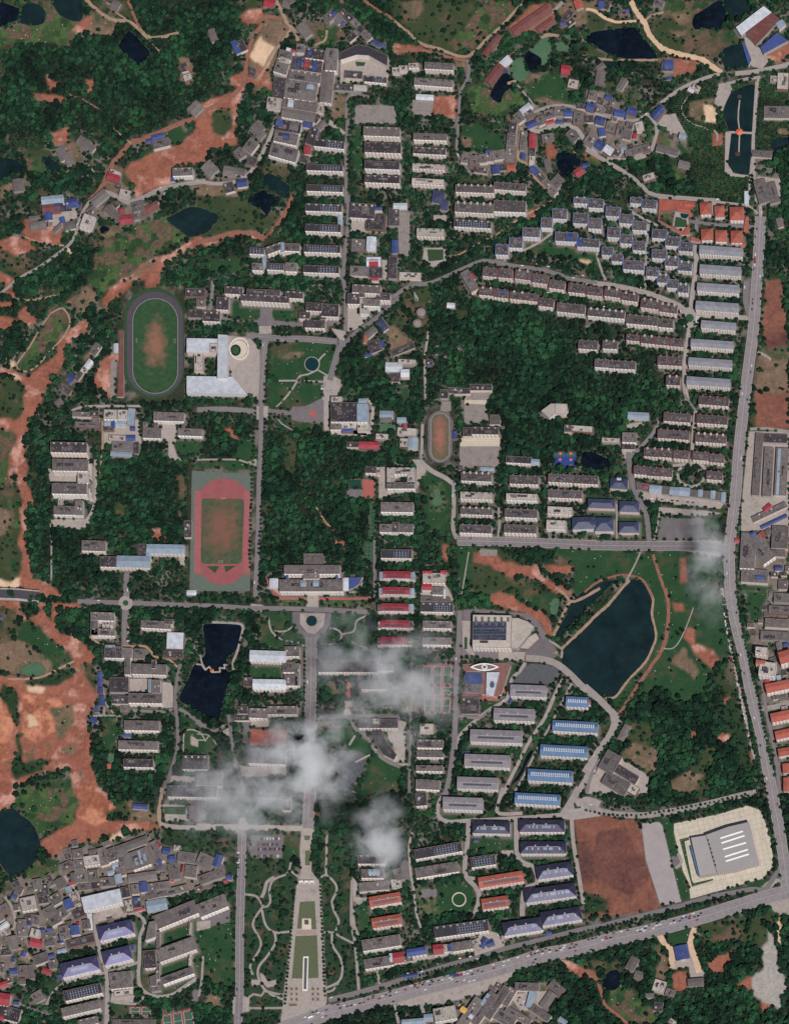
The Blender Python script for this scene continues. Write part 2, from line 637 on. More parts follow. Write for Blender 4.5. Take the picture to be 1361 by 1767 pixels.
l 105,525 145 44 -2 9
G court 70,100 105,100 105,400 35,380 20,100
G pave 200,340 340,340 350,430 260,470 190,420
G grass 220,350 330,350 330,420 230,430
R asph 7 -10,670 100,600 240,575 330,540 460,480 580,430 650,430 800,460 950,480 1080,510 1200,550 1361,570
R dirt 3 380,410 500,350 600,290 700,240 860,130 1000,60 1090,0
G grass 850,310 1060,240 1100,330 1361,370 1361,450 1100,400 900,380
R pale 4 860,360 960,310 1060,240
G sand 1220,410 1310,415 1300,440 1240,435
G soil 880,110 930,85 950,140 900,155
# in the blue-trimmed quarter
e 722,350 85 70 -3 17
e 815,305 90 66 -3 17
e 918,235 115 60 -3 17
e 1022,170 76 66 -3 17
e 1108,110 96 66 -3 17
e 1250,20 95 40 -3 17
e 1335,40 70 50 -3 17
e 1250,140 100 70 -3 17
e 1345,175 90 70 -3 17
e 1155,265 150 60 -3 17
b 1175,265 50 50 -3 18
e 1300,305 150 55 -4 17
b 1245,300 36 60 -4 18
# above the wooded hill
f 505,560 60 150 30 14
r 525,530 20 40 30 8
q 640,500 95 60 -6 18
q 745,508 95 62 -5 18
q 865,520 110 60 -8 18
q 978,545 105 60 -8 18
q 1090,585 105 56 -8 18
q 1225,610 115 60 -6 18
q 1330,630 80 60 -6 18
q 620,632 105 50 -5 17
q 715,645 95 55 -7 17
q 830,660 110 50 -7 17
q 920,670 90 50 -7 17
q 1018,705 100 55 -7 17
b 735,632 44 20 -5 18.5
a 1185,745 190 62 -6 17
a 1340,780 100 56 -5 17
a 1300,990 130 60 -4 17
f 1370,1110 60 60 0 12
f 1298,850 30 24 0 5
# around the storage domes
G scrub 60,640 240,580 240,640 210,740 240,850 180,880 90,740
R pale 4 230,900 215,1000 205,1100 210,1361
G scrub 0,740 60,760 80,840 40,900 0,880
G bare 0,900 130,960 130,1000 0,1010
d 60,1020 160 40 22 6
l 85,1105 120 36 -3 9
w 20,1130 50 60 0 11
w 72,1180 55 50 0 12
d 10,1210 60 60 0 6
d 235,1110 44 40 0 6
b 240,1128 22 14 0 7
w 380,725 50 30 -5 5
G grass 40,1290 120,1280 110,1350 30,1340
d 335,1320 55 60 -2 8
d 390,1295 60 40 0 7
d 455,1300 110 40 0 9
d 580,1275 150 44 0 9
G court 490,1300 650,1300 640,1361 480,1361
@ 1011 340
# in the blue-trimmed quarter
e 65,40 100 60 -4 17
e 180,95 96 62 -4 17
e 270,145 95 60 -4 17
e 358,190 95 60 -4 17
e 10,140 40 60 0 17
e 66,170 95 66 -4 17
e 185,235 85 66 -4 17
e 268,280 82 60 -4 17
e 355,325 84 62 -4 17
e 42,312 90 66 -4 17
e 143,360 76 54 -4 17
e 208,405 74 50 -4 17
e 318,455 140 62 -4 17
e 335,20 80 40 -4 17
e 422,45 98 56 -4 17
e 492,245 100 60 -4 16
e 582,295 100 62 -4 16
e 668,332 95 60 -4 16
e 490,380 98 58 -4 16
e 575,430 90 62 -4 16
e 662,462 94 62 -4 16
e 445,500 80 60 -4 16
e 515,545 76 56 -4 16
e 580,580 76 56 -4 16
e 650,610 70 60 -4 16
# above the wooded hill
q 55,630 105 56 -6 18
q 178,640 110 55 -8 18
q 292,668 110 52 -8 18
q 432,715 130 60 -8 18
q 550,745 120 56 -8 18
a 135,780 250 52 -5 17
a 375,825 210 62 -5 17
a 535,845 100 60 -5 17
q 315,942 90 40 -5 15
q 415,955 95 52 -5 16
q 512,965 95 52 -5 16
q 608,975 90 52 -5 16
q 520,1095 80 60 -3 15
q 602,1100 80 60 -3 15
q 583,1230 92 60 -3 15
# right of the wooded hill
a 55,990 110 60 -3 16
a 160,990 100 56 -3 16
a 105,1115 95 56 -3 15
a 240,1125 180 55 -3 15
# by the orange-roofed kindergarten
P o 5 490,10 730,30 720,75 600,75 560,90 500,90 480,160 490,60
P o 5 600,75 690,80 710,110 700,140 680,105 610,95
P o 5 480,155 500,160 650,235 690,180 695,250 640,255
G terr 500,90 600,90 580,180 510,150
G pave 600,90 680,110 690,180 650,235 580,190
G grass 600,130 670,140 680,200 590,200
C2 660,115 28
o 690,50 70 24 -3 8
o2 800,75 70 80 3 12
o2 895,95 62 76 3 11
o2 1010,110 90 88 0 12
o2 810,250 75 76 3 11
o2 905,260 75 76 0 11
o2 1010,265 76 80 0 11
P o 4 705,265 765,285 760,305 700,290
P o 4 1070,130 1095,130 1085,240 1055,230
o 1050,320 30 24 0 5
R asph 6 740,130 740,230
R asph 6 690,160 840,180 980,190 1130,200
G pave 840,30 870,30 870,130 850,130
R pale 4 480,0 760,20 1060,50
# beside the right main road
t 905,360 290 56 -4 17
t 900,490 275 60 -4 17
t 885,610 280 55 -4 17
t 878,735 285 60 -4 17
t 887,860 230 50 -5 17
t 845,985 285 50 -4 17
t 832,1110 290 50 -4 17
t 820,1240 290 55 -4 17
R pale 8 740,320 735,480 715,640 700,770 690,900 670,1050 660,1250 680,1361
R pale 9 0,575 160,590 360,630 540,690 640,740 690,800
D pave 695,810 72
R pale 8 760,790 900,800 1090,810
R pale 4 70,330 80,420 130,560
R pale 4 420,180 410,300 400,460 395,610
R pale 4 300,50 310,100 420,160 480,190
R asph 9 1075,560 1070,700 1100,800
G lot 1075,560 1110,545 1130,780 1090,800 1070,720
R pale 5 1150,110 1120,80 1070,50
G redsoil 1210,560 1310,550 1350,900 1361,1000 1250,1050 1200,1020 1180,900
G bare 1150,1040 1361,1000 1361,1361 1130,1361
R pale 4 1150,1040 1200,1060 1240,1090
f 1230,50 60 150 -25 8
g 1300,170 40 60 15 5
l 1078,15 34 60 0 5
@ 0 680
# at the left campus edge
G soil 170,0 290,0 250,90 180,180 180,280 150,300 160,440 180,500 160,580 210,700 240,740 190,720 170,800 170,920 150,960 190,1080 200,1200 230,1250 330,1290 420,1361 300,1361 240,1310 120,1300 130,1220 150,1130 120,1000 140,800 150,700 110,500 80,440 100,300 60,200 70,170 150,150 150,90
G soil 90,260 110,270 75,350 70,420 90,480 70,560 90,640 60,560 60,400
G scrub -20,0 150,0 150,150 90,170 60,200 100,300 60,400 60,560 150,700 140,800 120,1000 150,1130 120,1240 -20,1250
G soil -20,160 60,170 90,230 40,240 -20,200
G terr -20,250 90,250 60,400 60,560 0,600 -20,600
G terr 20,680 70,700 130,880 100,900 60,800
G bare -20,760 60,800 90,890 0,950 -20,950
G sand -20,1250 130,1240 120,1310 -20,1300
G grass 40,1090 90,1100 110,1230 90,1230
g 395,50 44 34 35 5
f 550,135 130 34 -2 9
+ d 630,130 60 36 -2 9.5
+ f 585,205 165 36 -3 9
+ f 640,175 50 30 0 6
l 740,135 90 66 -2 11
+ l 822,135 66 64 -2 11
c 880,150 46 110 -5 9
d 728,230 70 30 0 7
b 760,200 16 50 0 7
c 722,195 40 34 0 7
c 808,200 66 36 0 5
l 790,295 120 40 -2 5
b 877,295 60 36 0 7
b 890,230 30 28 0 5
d 760,330 60 26 0 6
f 820,345 140 60 -2 6
c 813,400 140 30 -3 8
d 915,360 34 80 0 6
G pave 690,180 930,170 950,330 700,330
f 1132,150 205 60 -2 14
+ f 1020,260 125 70 -2 11
+ f 970,205 24 40 0 11
+ f 1275,255 165 50 -2 11
+ f 1045,210 24 40 0 8
+ f 1230,200 22 50 0 8
G pave 1090,200 1190,200 1180,320 1160,330 1190,420 1230,430 1220,445 1130,440 1130,320 1090,310
G grass 1170,320 1361,310 1361,410 1190,400
d 460,357 245 70 -1 26
f 470,475 240 80 -1 22
+ l 560,555 80 80 -1 20
+ l 605,580 26 230 0 18
+ f 465,635 235 70 -1 24
G pave 320,500 600,520 600,600 340,600
f 435,780 150 60 -1 14
+ f 528,762 52 100 0 15
+ l 405,725 34 60 0 8
G pave 340,840 610,840 600,870 550,910 360,890
R pale 5 640,440 640,700 600,820 540,880
R dirt 4 690,180 690,330 680,450 670,560
R pale 4 480,110 560,85 700,80 950,80
R pale 3 340,870 345,1000 345,1250
f 628,1018 160 70 -2 15
G scrub 1190,540 1240,530 1230,830 1190,820
G scrub 770,740 850,700 850,830 770,820
G soil 1020,920 1100,900 1100,980 1030,980
c 1110,1040 250 60 -1 14
+ d 955,1045 60 80 0 9
+ c 995,1075 30 60 0 14
+ d 735,1125 130 70 -1 15
+ c 895,1125 220 76 -1 15
G pave 1200,1090 1250,1090 1240,1150 1210,1150
R asph 9 850,1200 845,1300 850,1380
d 1262,905 50 115 0 6
w 1285,1333 60 30 0 4
# in the campus middle
@ 340 680
R asph 8 430,0 430,150 425,400 415,600 410,900 400,1150 390,1361
G pave 400,80 475,80 475,170 400,170
R asph 9 0,105 200,100 400,120
G lot 475,100 630,110 640,85 840,80 850,180 760,190 640,175 630,140 475,135
G lot 700,95 850,20 850,200 760,185
G pave 850,20 900,20 880,210 900,270 1050,280 1150,280 1180,250 1190,100 1160,30 1130,30 1170,80 1160,230 1140,260 950,255 880,250 850,240
G grass 480,0 830,0 820,70 700,80 530,90 480,80
G grass 490,170 820,190 820,240 660,250 560,220
R pale 2.5 615,0 570,50 530,85
R pale 2.5 540,160 570,200 640,240
G brick 755,110 800,110 800,155 755,155
d 985,120 180 130 0 18
+ c 1108,125 72 125 0 18.5
+ l 935,35 74 40 0 14
+ f 930,215 75 46 0 12
+ l 1020,212 100 34 0 9
+ b 1005,245 80 18 0 8
+ l 1115,222 80 50 0 10
+ c 1108,45 50 30 0 12
c 1270,140 90 55 0 9
f 1265,165 80 50 0 9
V 1225,195 1310,195 1330,245 1220,245
l 1240,285 85 40 -3 8
d 1045,338 80 36 -2 8
r 1152,342 132 44 -1 8
d 1165,508 75 44 -2 11
l 1215,515 24 50 0 9
G pave 1220,490 1270,490 1270,640 1361,640 1361,660 1220,700
f 15,265 44 54 0 10
G court2 1022,575 1100,575 1100,635 1022,635
G lot 1010,640 1105,640 1105,695 1010,690
G brick 1110,570 1195,580 1190,700 1110,695
G turf 1160,730 1195,730 1195,970 1155,970
G turf 1120,990 1185,990 1180,1120 1115,1110
G soil 190,230 220,235 270,300 260,320
G grass 280,300 380,290 400,430 320,450 250,430
G grass 0,440 380,450 380,500 0,500
R pale 3 0,440 260,440 340,460 390,440
G pave 355,455 400,430 400,480 360,480
G soil 820,820 900,900 920,920 850,860
G soil 930,980 990,1000 980,1030 920,1020
R dirt 3 800,760 850,840 900,900
f 780,1105 130 70 0 9
f 770,1177 375 60 0 17
+ f 765,1285 425 80 0 17
+ f 765,1215 110 50 0 17
+ c 713,1268 36 36 0 20
+ c 797,1268 36 36 0 20
+ b 603,1220 14 44 0 15
+ b 938,1220 14 44 0 15
+ w 515,1270 56 60 0 7
P b 6 1015,1230 1105,1230 1085,1275 1050,1300 1015,1312
w 997,1275 34 80 0 6
G pave 490,1230 560,1330 560,1361 470,1300
R brickr 3 470,1230 490,1300 560,1361
R pale 3 1110,1230 1100,1290 1050,1330 1000,1330
R asph 5 1190,980 1190,1200 1195,1361
@ 680 680
c 50,175 60 36 0 7
l 85,250 130 50 -5 9
r 72,215 26 28 0 9
c 125,330 60 76 -3 9
l 65,325 55 60 -3 8.5
R pale 5 190,200 185,430 205,480
# around the small school track
G court 315,50 380,50 380,110 310,120
G plaza 480,0 630,0 620,70 470,65
G court 470,70 620,70 620,130 640,200 470,200
G bare 500,150 630,150 630,195 500,190
b 407,273 26 46 0 6
f 675,170 70 66 0 9
d 490,252 60 60 -1 12
+ d 610,245 180 50 -1 12
G plaza 450,290 710,290 710,350 440,350
G court 440,350 710,350 700,490 440,490
f 618,502 110 28 -2 6
c 625,503 95 26 -2 7
d 445,495 30 30 0 5
d 835,440 170 46 -3 12
+ c 945,455 50 36 -3 11
G bcourt 1080,390 1220,390 1220,490 1075,490
W 1285,390 1361,400 1361,490 1270,470 1250,440
# in the staff apartment rows
a 550,555 205 58 -2 15
a 870,575 195 58 -2 15
a 1115,565 165 56 -3 15
a 1285,575 165 56 -3 15
l 550,680 215 48 -2 15
l 855,690 210 46 -2 15
a 1145,670 230 56 -2 15
a 550,785 215 48 -2 15
a 850,800 220 58 -2 15
l 1110,780 165 50 -3 15
a 545,905 215 56 -2 15
a 845,905 220 56 -2 15
l 1085,875 130 60 -3 15
P l 16 985,110 1050,62 1080,62 1080,130 1040,160
+ P l 15 1080,60 1160,65 1165,110 1140,135 1080,128
l 1235,230 190 40 -4 10
+ d 1165,230 50 46 -2 11
R pale 4 700,760 705,870 695,965
R pale 7 400,590 400,760 395,900 420,970
R pale 8 195,470 260,520 340,560 395,600
G grass 210,500 390,610 380,930 250,950 200,800
G garden 230,600 340,600 350,780 300,800 240,780
V 265,645 305,645 310,700 320,720 310,745 265,745 258,710 275,690
G pave 120,440 200,440 215,520 170,590 150,640 150,480
R asph 16 420,985 700,990 1000,1000 1361,1015
G brick 420,955 700,960 700,970 420,968
G brick 1010,980 1361,985 1361,978 1010,970
G grass 440,1020 690,1040 690,1080 450,1361 440,1361
R pale 2 450,1361 500,1060
G court 570,1040 690,1045 690,1085 575,1085
G soil 540,1070 690,1090 720,1130 850,1160 960,1150 960,1210 1050,1270 1150,1310 1210,1361 1100,1340 960,1240 870,1210 760,1220 700,1180 540,1130
G soil 1030,1160 1190,1155 1180,1200 1060,1210
G soil 660,1361 680,1310 750,1270 780,1330 740,1361
G scrub 530,1130 700,1180 760,1240 900,1250 1000,1361 520,1361
G grass 970,1040 1361,1050 1361,1300 1250,1361 1200,1330 1220,1150 1100,1080
G soil 330,1020 355,1030 350,1100 330,1090
n 1270,865 150 80 2 14
+ n 1340,870 40 60 2 14
n 1335,730 90 60 0 12
@ 1011 680
# among the navy-roofed villas
n 35,830 60 34 0 12
n 120,875 125 90 0 14
n 220,600 115 70 -4 12
n 103,735 180 60 -2 12
n 290,755 130 70 -2 12
n 287,895 130 70 0 12
w 220,570 30 20 0 14
w 290,738 60 20 0 13
w 22,875 34 40 0 9
G grass 0,680 200,690 370,780 400,970 0,970
R pale 3 205,740 205,970
R asph 9 285,390 290,470 310,590 350,700 400,800 415,900 425,990
R asph 6 300,430 380,340 450,260 490,170
R asph 4 660,0 690,50 735,110
R pale 3 495,760 480,880 455,980
# right of the wooded hill
c 350,145 140 44 -3 9
G pave 265,200 390,185 390,210 310,230 265,220
l 165,310 120 34 -3 7
f 290,290 96 66 -2 12
+ d 285,350 90 40 -2 7
G pave 235,370 310,375 300,430 260,430
W -20,390 80,405 160,450 150,500 60,510 -20,480
a 30,570 80 50 -3 14
l 15,240 55 44 -5 9
# in the lower red-trimmed rows
q 855,45 200 56 -4 15
q 610,155 180 58 -4 15
q 845,170 205 56 -4 15
q 585,270 210 58 -4 15
q 835,295 205 58 -4 15
q 435,390 95 56 -4 15
q 530,395 90 56 -4 15
q 635,405 100 56 -4 15
q 770,415 110 56 -4 15
q 875,430 95 56 -4 15
q 365,510 90 56 -4 15
q 450,520 85 56 -4 15
q 535,525 80 56 -4 15
q 860,545 105 56 -4 15
R pale 6 735,110 720,250 710,400 705,470
R pale 5 580,480 705,470 780,480 800,530 770,600 700,620 630,590 615,530 640,490
P f 8 335,590 510,615 700,640 935,660 935,720 720,690 500,670 340,640
+ c 465,640 80 50 -4 9.5
+ c 590,650 60 50 -4 9.5
+ c 660,655 70 55 -4 9.5
+ c 765,665 30 44 -4 9
+ c 850,675 30 50 -4 9
+ c 920,690 26 60 -4 9
+ r 400,622 30 22 -4 9.5
G pave 360,650 930,720 900,770 390,720
G pave 500,760 780,780 910,800 780,820 500,800
G lot 500,830 790,840 790,970 480,980
G grass 790,810 900,820 890,900 790,960
G pave 470,985 700,985 900,980 900,1110 780,1080 660,1050 480,1040
R asph 16 0,1015 300,1018 480,1020 700,1020 950,1040
G grass 0,1050 660,1060 880,1120 900,1361 440,1361 380,1230 250,1210 100,1230 0,1300
R pale 3 365,1060 320,1160 270,1250
R red 5 450,1075 470,1150 500,1240 540,1361
G soil 640,1110 660,1110 670,1260 640,1260
R red 4 -10,1330 80,1260 200,1220 300,1220 380,1250 430,1330 450,1361
# in the right-edge market
G redsoil 1120,0 1361,0 1361,240 1280,240 1140,215
R pale 5 1100,235 1200,230 1361,250
f 1150,470 50 420 -4 7
f 1220,520 60 330 -3 9
f 1310,520 80 320 -3 9
c 1290,520 20 310 -3 10
d 1260,295 180 60 -2 6
f 1230,790 250 40 25 6
b 1260,855 190 20 25 5
G pave 1090,250 1361,250 1361,900 1040,920 1040,780
G village 1030,900 1361,880 1361,1361 1020,1361
f 1085,1050 100 240 -3 12
f 1175,1040 100 190 35 12
b 1118,940 40 30 25 13
r 1220,765 60 40 40 5
r 1180,945 30 40 30 6
r 1012,980 30 26 0 4
f 1130,1220 180 90 -4 10
b 1170,1228 62 26 -4 12
f 1300,960 110 150 -3 10
f 1290,1065 90 50 -3 9
f 1320,1280 60 60 0 8
f 1310,1345 100 40 0 8
G grass 1050,1280 1240,1290 1230,1361 1040,1361
@ 0 1020
# by the red earthworks
G soil -20,70 130,80 120,150 200,190 290,140 260,90 430,90 530,100 540,120 300,100 300,170 370,230 400,290 520,330 590,380 630,440 610,500 610,560 650,720 600,800 570,900 600,950 610,1100 620,1200 650,1361 490,1361 480,1240 500,1180 320,1200 200,1260 120,1300 -20,1320 -20,580 60,570 170,590 300,650 420,640 440,600 510,560 480,460 440,380 320,290 220,210 130,170 110,120 -20,100
G sandor -20,700 50,760 100,900 80,950 60,1040 20,1140 -20,1170
G sandor 160,700 400,740 480,860 350,930 250,1000 150,960 170,830
G sand 190,830 240,840 260,900 200,920
G dgrass 20,620 110,650 130,750 130,900 100,910 60,780 10,700
G dgrass 110,960 150,960 140,1150 240,1130 350,1140 240,1220 100,1280 70,1230 110,1100
G grass 160,220 210,180 300,280 380,360 460,420 480,480 380,520 270,420 150,330 110,320
G scrub -20,160 110,120 120,170 150,260 70,330 -20,400
G bare -20,350 130,320 250,420 350,480 380,540 280,570 120,560 -20,540
V 150,520 240,480 300,520 280,560 200,570 140,550
G dgrass 180,600 380,560 470,520 490,570 380,640 170,640
R dirt 4 50,590 160,590 280,575 400,520 500,470
G sand 180,630 300,650 290,690 200,680
G bare 400,1040 500,1040 500,1090 420,1090
G scrub 540,490 640,490 640,620 630,700 560,560
G bare 340,780 480,760 500,870 420,1000 380,960
G grass 100,1361 270,1290 470,1250 480,1361
G dgrass 120,1340 300,1270 420,1330 300,1361
b 672,590 34 95 0 4
b 675,668 32 38 0 4
b 685,735 34 64 3 4
b 649,792 22 40 3 4
b 630,870 44 36 -35 4
R pale 3 600,840 700,835 810,840
R pale 3 640,790 690,840 700,780
R pale 3 690,640 710,750 760,820
R red 3 670,520 700,600 710,700
b 8,178 16 16 0 3
# left of the dark lake
G soil 345,160 360,130 390,140 395,180 360,195
R asph 8 520,70 700,75 840,80 1000,85 1361,100
R asph 10 848,-10 845,80 838,220 838,360
D asph 843,80 48
G lot 838,150 865,150 855,330 838,340
f 690,170 150 55 -2 15
+ f 632,220 50 160 0 15
+ f 690,275 160 46 -2 15
+ l 750,220 26 120 0 13
+ l 715,222 60 40 0 10
f 1045,225 200 52 -3 14
+ d 1130,205 56 34 -3 15
w 1175,333 112 110 -2 10
d 1160,425 130 44 -2 6
d 760,410 120 80 -2 13
+ f 830,415 110 70 -2 13
+ f 940,420 85 66 0 9
+ c 740,370 60 14 0 13
+ f 855,500 40 120 0 14
f 1000,525 230 70 -2 16
+ d 1030,490 30 60 0 17
d 800,630 125 100 0 10
+ f 1045,640 60 90 0 16
+ c 1010,635 30 80 0 13
+ f 975,720 225 66 -1 16
+ d 805,730 110 55 -1 10
+ f 835,790 60 50 0 6
f 950,903 235 66 -1 14
f 925,1035 265 60 -1 13
b 852,970 60 18 0 3
d 928,1155 200 56 -1 12
V 730,1095 765,1095 775,1180 755,1190 725,1140
o 732,1178 26 30 0 5
R dirt 4 600,310 660,350 740,370 870,370 980,375 1040,440 1130,460 1190,510
R asph 6 1210,490 1180,650 1180,790 1190,900 1190,1050 1140,1230 1100,1361
R asph 6 1200,790 1280,840 1380,910
R asph 5 870,800 1100,810 1170,780
G pave 870,590 1000,590 990,680 870,680
G pave 1090,610 1160,620 1160,780 1090,790
G grass 710,860 790,860 790,1060 680,1070 690,960
G grass 1230,850 1361,920 1361,1090 1230,1080
R pale 2.5 1230,1080 1235,960 1270,930 1340,950 1380,1010
G pave 1280,970 1330,1000 1330,1050 1280,1030
G pave 1150,1240 1361,1250 1361,1290 1140,1290
# under the drifting clouds
d 1310,1150 170 95 -1 12
d 1290,1345 330 76 -1 14
W 1361,490 1300,570 1240,720 1290,790 1370,830
@ 340 1020
W -20,500 30,450 55,420 45,300 45,230 90,220 230,215 295,230 290,330 260,400 200,450 200,530 230,560 190,680 170,760 150,860 110,870 40,830 -20,790 -110,740 -110,690 -60,590
R pale 4 100,210 240,215 305,235 290,330 265,420 240,480 245,530
R pale 3 20,430 35,490 60,530
R asph 8 -20,95 200,105 360,115 700,120 1140,140
G pave 360,85 445,95 440,140 360,130
G brick 510,0 560,40 740,45 740,55 560,55 500,10
G brick 815,45 1000,45 1170,40 1170,55 1000,60 815,60
G pave 745,0 815,0 815,115 730,115
G garden 560,60 725,65 725,110 560,110
G garden 830,65 1140,60 1140,115 830,115
G lot 640,140 900,150 890,220 850,290 800,320 720,320 660,250 640,200
G pave 690,150 860,150 850,230 790,290 740,280 690,220
C 768,200 36
G grass 480,150 635,150 635,230 560,260 490,230
G grass 400,180 480,230 560,330 720,370 560,390 430,360
G grass 570,260 630,250 690,300 715,350 600,330
R pale 3 480,180 500,270 580,330 690,350 720,370
R pale 3 520,270 590,270 640,240
G grass 900,150 1140,150 1130,200 1060,270 900,240
G grass 830,320 890,250 960,290 940,350 830,360
G grass 1040,280 1140,200 1200,390 1040,340
R pale 3 830,360 940,350 970,290 930,255 890,250
R pale 3 970,290 1050,270 1070,200 1130,170
R pale 3 1000,310 1040,345 1140,385
R asph 19 765,310 765,450 762,700 757,1000 765,1200 760,1400
G pave 730,435 805,435 805,455 730,455
G pave 725,905 805,905 805,935 725,935
w 475,437 242 70 -2 13
+ f 635,405 100 66 0 14
+ f 615,510 80 70 0 12
+ f 670,560 30 150 0 14
+ f 630,600 90 70 0 14
+ w 485,627 220 66 -1 13
+ d 340,610 60 60 0 9
G grass 360,490 550,490 550,590 360,590
f 410,820 125 66 -2 14
+ f 570,800 200 56 0 14
d 305,800 70 50 0 8
d 300,850 100 40 0 7
G pave 360,870 490,870 480,910 360,910
G brick 355,930 615,935 610,1040 350,1040
G lot 310,885 350,885 345,1040 310,1040
d 470,1105 250 110 -2 12
f 80,1260 180 90 -2 13
d 490,1360 190 60 -2 10
d 1010,505 400 80 0 13
+ f 1260,515 100 40 0 12
+ f 1185,630 170 60 0 12
G lot 810,460 1210,460 1210,490 810,490
G brick 1000,600 1030,600 1030,720 1000,720
G pave 990,740 1040,740 1030,830 985,830
G bare 880,600 990,600 960,700 880,710
G lot 820,830 1361,830 1361,860 1080,860 1020,870 820,865
R brickr 2.5 820,785 1361,785
R asph 6 1030,850 1060,920 1140,980 1200,1080 1270,1140 1361,1180
d 1215,890 265 60 0 11
+ l 1200,870 40 30 0 13
P d 12 1180,935 1240,935 1270,1010 1340,1100 1320,1135 1250,1100 1195,1020
G pave 1250,930 1361,930 1361,1100 1340,1090
G bare 815,870 920,880 1040,940 900,920 820,940
G grass 820,940 960,920 1060,950 1150,1010 1180,1100 1060,1080 930,1010 860,1080
G grass 1140,1100 1361,1190 1361,1361 1100,1361
G panel 930,1080 1070,1080 1130,1110 1130,1200 1060,1290 1000,1361 920,1361 960,1240 920,1150
R pale 4 1020,1035 1060,970
R pale 3 1060,1150 1160,1100
R asph 6 210,830 230,960 245,1080 280,1200 320,1361
G pave 170,940 210,920 220,980 190,970
G grass -10,920 120,1000 130,1080 -10,1080
R pale 2 0,960 80,970 130,1030
R pale 2 80,970 60,1000 0,1000
R asph 5 -10,880 100,940 200,900
G pave 240,1160 340,1180 600,1180 600,1240 300,1250
G brick 480,1340 580,1345 580,1361 480,1361
# by the science museum plaza
@ 680 1020
s 285,110 220 60 -1 14
f 285,225 190 50 -1 14
f 283,335 190 50 -1 14
l 655,270 260 220 -1 18
+ d 640,268 225 125 -1 18.6
P l 8 790,180 830,180 900,205 940,240 910,290 830,390 785,380
+ P l 6 950,280 975,320 900,390 840,385 900,310 930,290
G lot 465,125 650,130 900,155 960,200 1020,290 1030,380 1010,385 990,320 930,220 860,170 790,155 520,155 520,400 700,405 700,460 450,440
G pave 455,200 520,200 520,380 540,430 500,425 460,370
G grass 470,310 490,310 490,390 470,390
G lot 880,400 980,320 1040,320 1110,440 1000,450 880,440
G pave 700,405 880,410 870,470 700,460
G soil 640,60 700,10 800,40 830,75 900,110 990,150 1040,210 1060,300 1030,280 980,200 880,140 760,110 640,85
G grass 840,50 1060,10 1140,90 1090,200 1050,180 950,110
V 1060,60 1100,60 1090,150 1050,140
R dirt 5 1060,310 1100,230 1160,100 1180,70
R dirt 5 1380,-20 1280,40 1190,70 1130,10 1080,-20
R pale 4 1040,330 1120,390 1120,450
R asph 9 440,130 435,300 425,450 415,620 410,840 400,1050 370,1250 340,1380
R pale 11 880,450 1000,460 1090,490 1180,560 1260,640 1361,720
R pale 6 880,480 840,540 790,590 765,700 740,740 650,790 570,850 450,960 410,1060
R pale 6 1130,590 1080,690 1020,830 960,930 900,1020 820,1180 760,1300 730,1380
R pale 4 1190,620 1100,800 1020,950 960,1060 900,1180 860,1260 800,1361
G grass 1080,700 1120,710 1060,860 1010,920 985,910 1040,780
G dgrass 930,1050 945,1080 880,1200 800,1300 780,1361 830,1180 900,1060
G grass 890,1050 940,1030 960,1060 880,1250 790,1361 760,1361 850,1160
W 920,1065 935,1075 890,1160 850,1240 790,1310 770,1361 790,1290 850,1200 880,1120
G grass 760,490 850,490 800,560 750,620 745,560
G grass 600,770 730,730 640,800 600,800
G dlot 800,610 880,500 1010,490 1110,530 1080,610 1020,640 1010,620 790,615
R asph 5 430,840 570,850 640,800
G grass 430,870 550,870 450,960 430,960
P q2 7 480,545 590,548 582,625 470,620 465,580
P b 9 475,565 490,552 540,548 585,560 590,600 580,618 540,625 490,620 472,595
P w 12 620,545 705,545 665,705 615,700
P brickb 6 460,490 760,480 780,500 720,690 690,710 580,690 580,540 480,540 460,520
f 530,655 110 60 -2 9
m 520,690 130 24 -2 7
G brick 590,700 720,700 700,735 590,735
d 510,770 120 110 0 6
G brick 700,520 760,510 740,690 690,690
G bcourts 190,495 395,495 385,635 180,635
G bcourts 180,640 390,640 385,700 190,700
G bcourts 200,715 385,715 375,830 200,820
G bare 60,560 170,560 180,830 60,830
R asph 5 120,480 115,830 110,1000 100,1361
G pave 0,860 80,880 70,1150 0,1150
P w 8 -10,870 40,875 60,915 40,945 -10,950
w 5,1120 26 70 -15 6
l 217,920 90 60 0 10
f 240,1025 175 55 -1 13
f 240,1095 180 44 -1 12
f 235,1190 180 40 -1 12
f 225,1300 160 66 -3 12
R pale 4 -10,1165 110,1165
# below the science museum
v 900,670 240 75 -2 16
v 803,830 270 80 -2 16
v 683,975 345 80 -2 16
v 622,1140 300 80 -2 16
v 558,1290 270 76 -2 16
k 1228,745 150 66 -3 14
o 1303,748 26 26 0 15
k 1213,910 300 70 -3 15
k 1138,1075 315 72 -3 15
k 1045,1240 295 76 -3 15
b 785,738 20 30 0 4
b 478,1085 40 18 0 4
G bare 500,1020 870,920 880,960 600,1090
G grass 500,1040 780,1030 760,1080 500,1080
R asph 6 1290,1361 1320,1240 1380,1130
R pale 9 1230,1361 1300,1230 1361,1130
@ 1011 1020
Wt 215,0 150,80 80,140 0,240 -150,390 -170,440 -155,500 -100,560 -20,620 60,690 150,715 190,710 230,660 300,570 370,500 420,420 460,320 455,250 435,150 440,60 420,-10 390,-50 330,-75 280,-70
Wt 165,-40 100,30 0,120 -100,230 -180,320 -200,280 -150,190 -100,80 0,-10 100,-60 200,-75 225,-60
R dirt 5 290,-75 215,10 150,90 60,170 -60,290 -170,390 -210,420
R dirt 4 420,-10 450,60 440,150 465,260 465,330 420,440 370,510 290,590 230,670 190,715 130,720
R red 6 530,-20 550,80 550,200 520,370 440,500 350,630 280,740 220,830
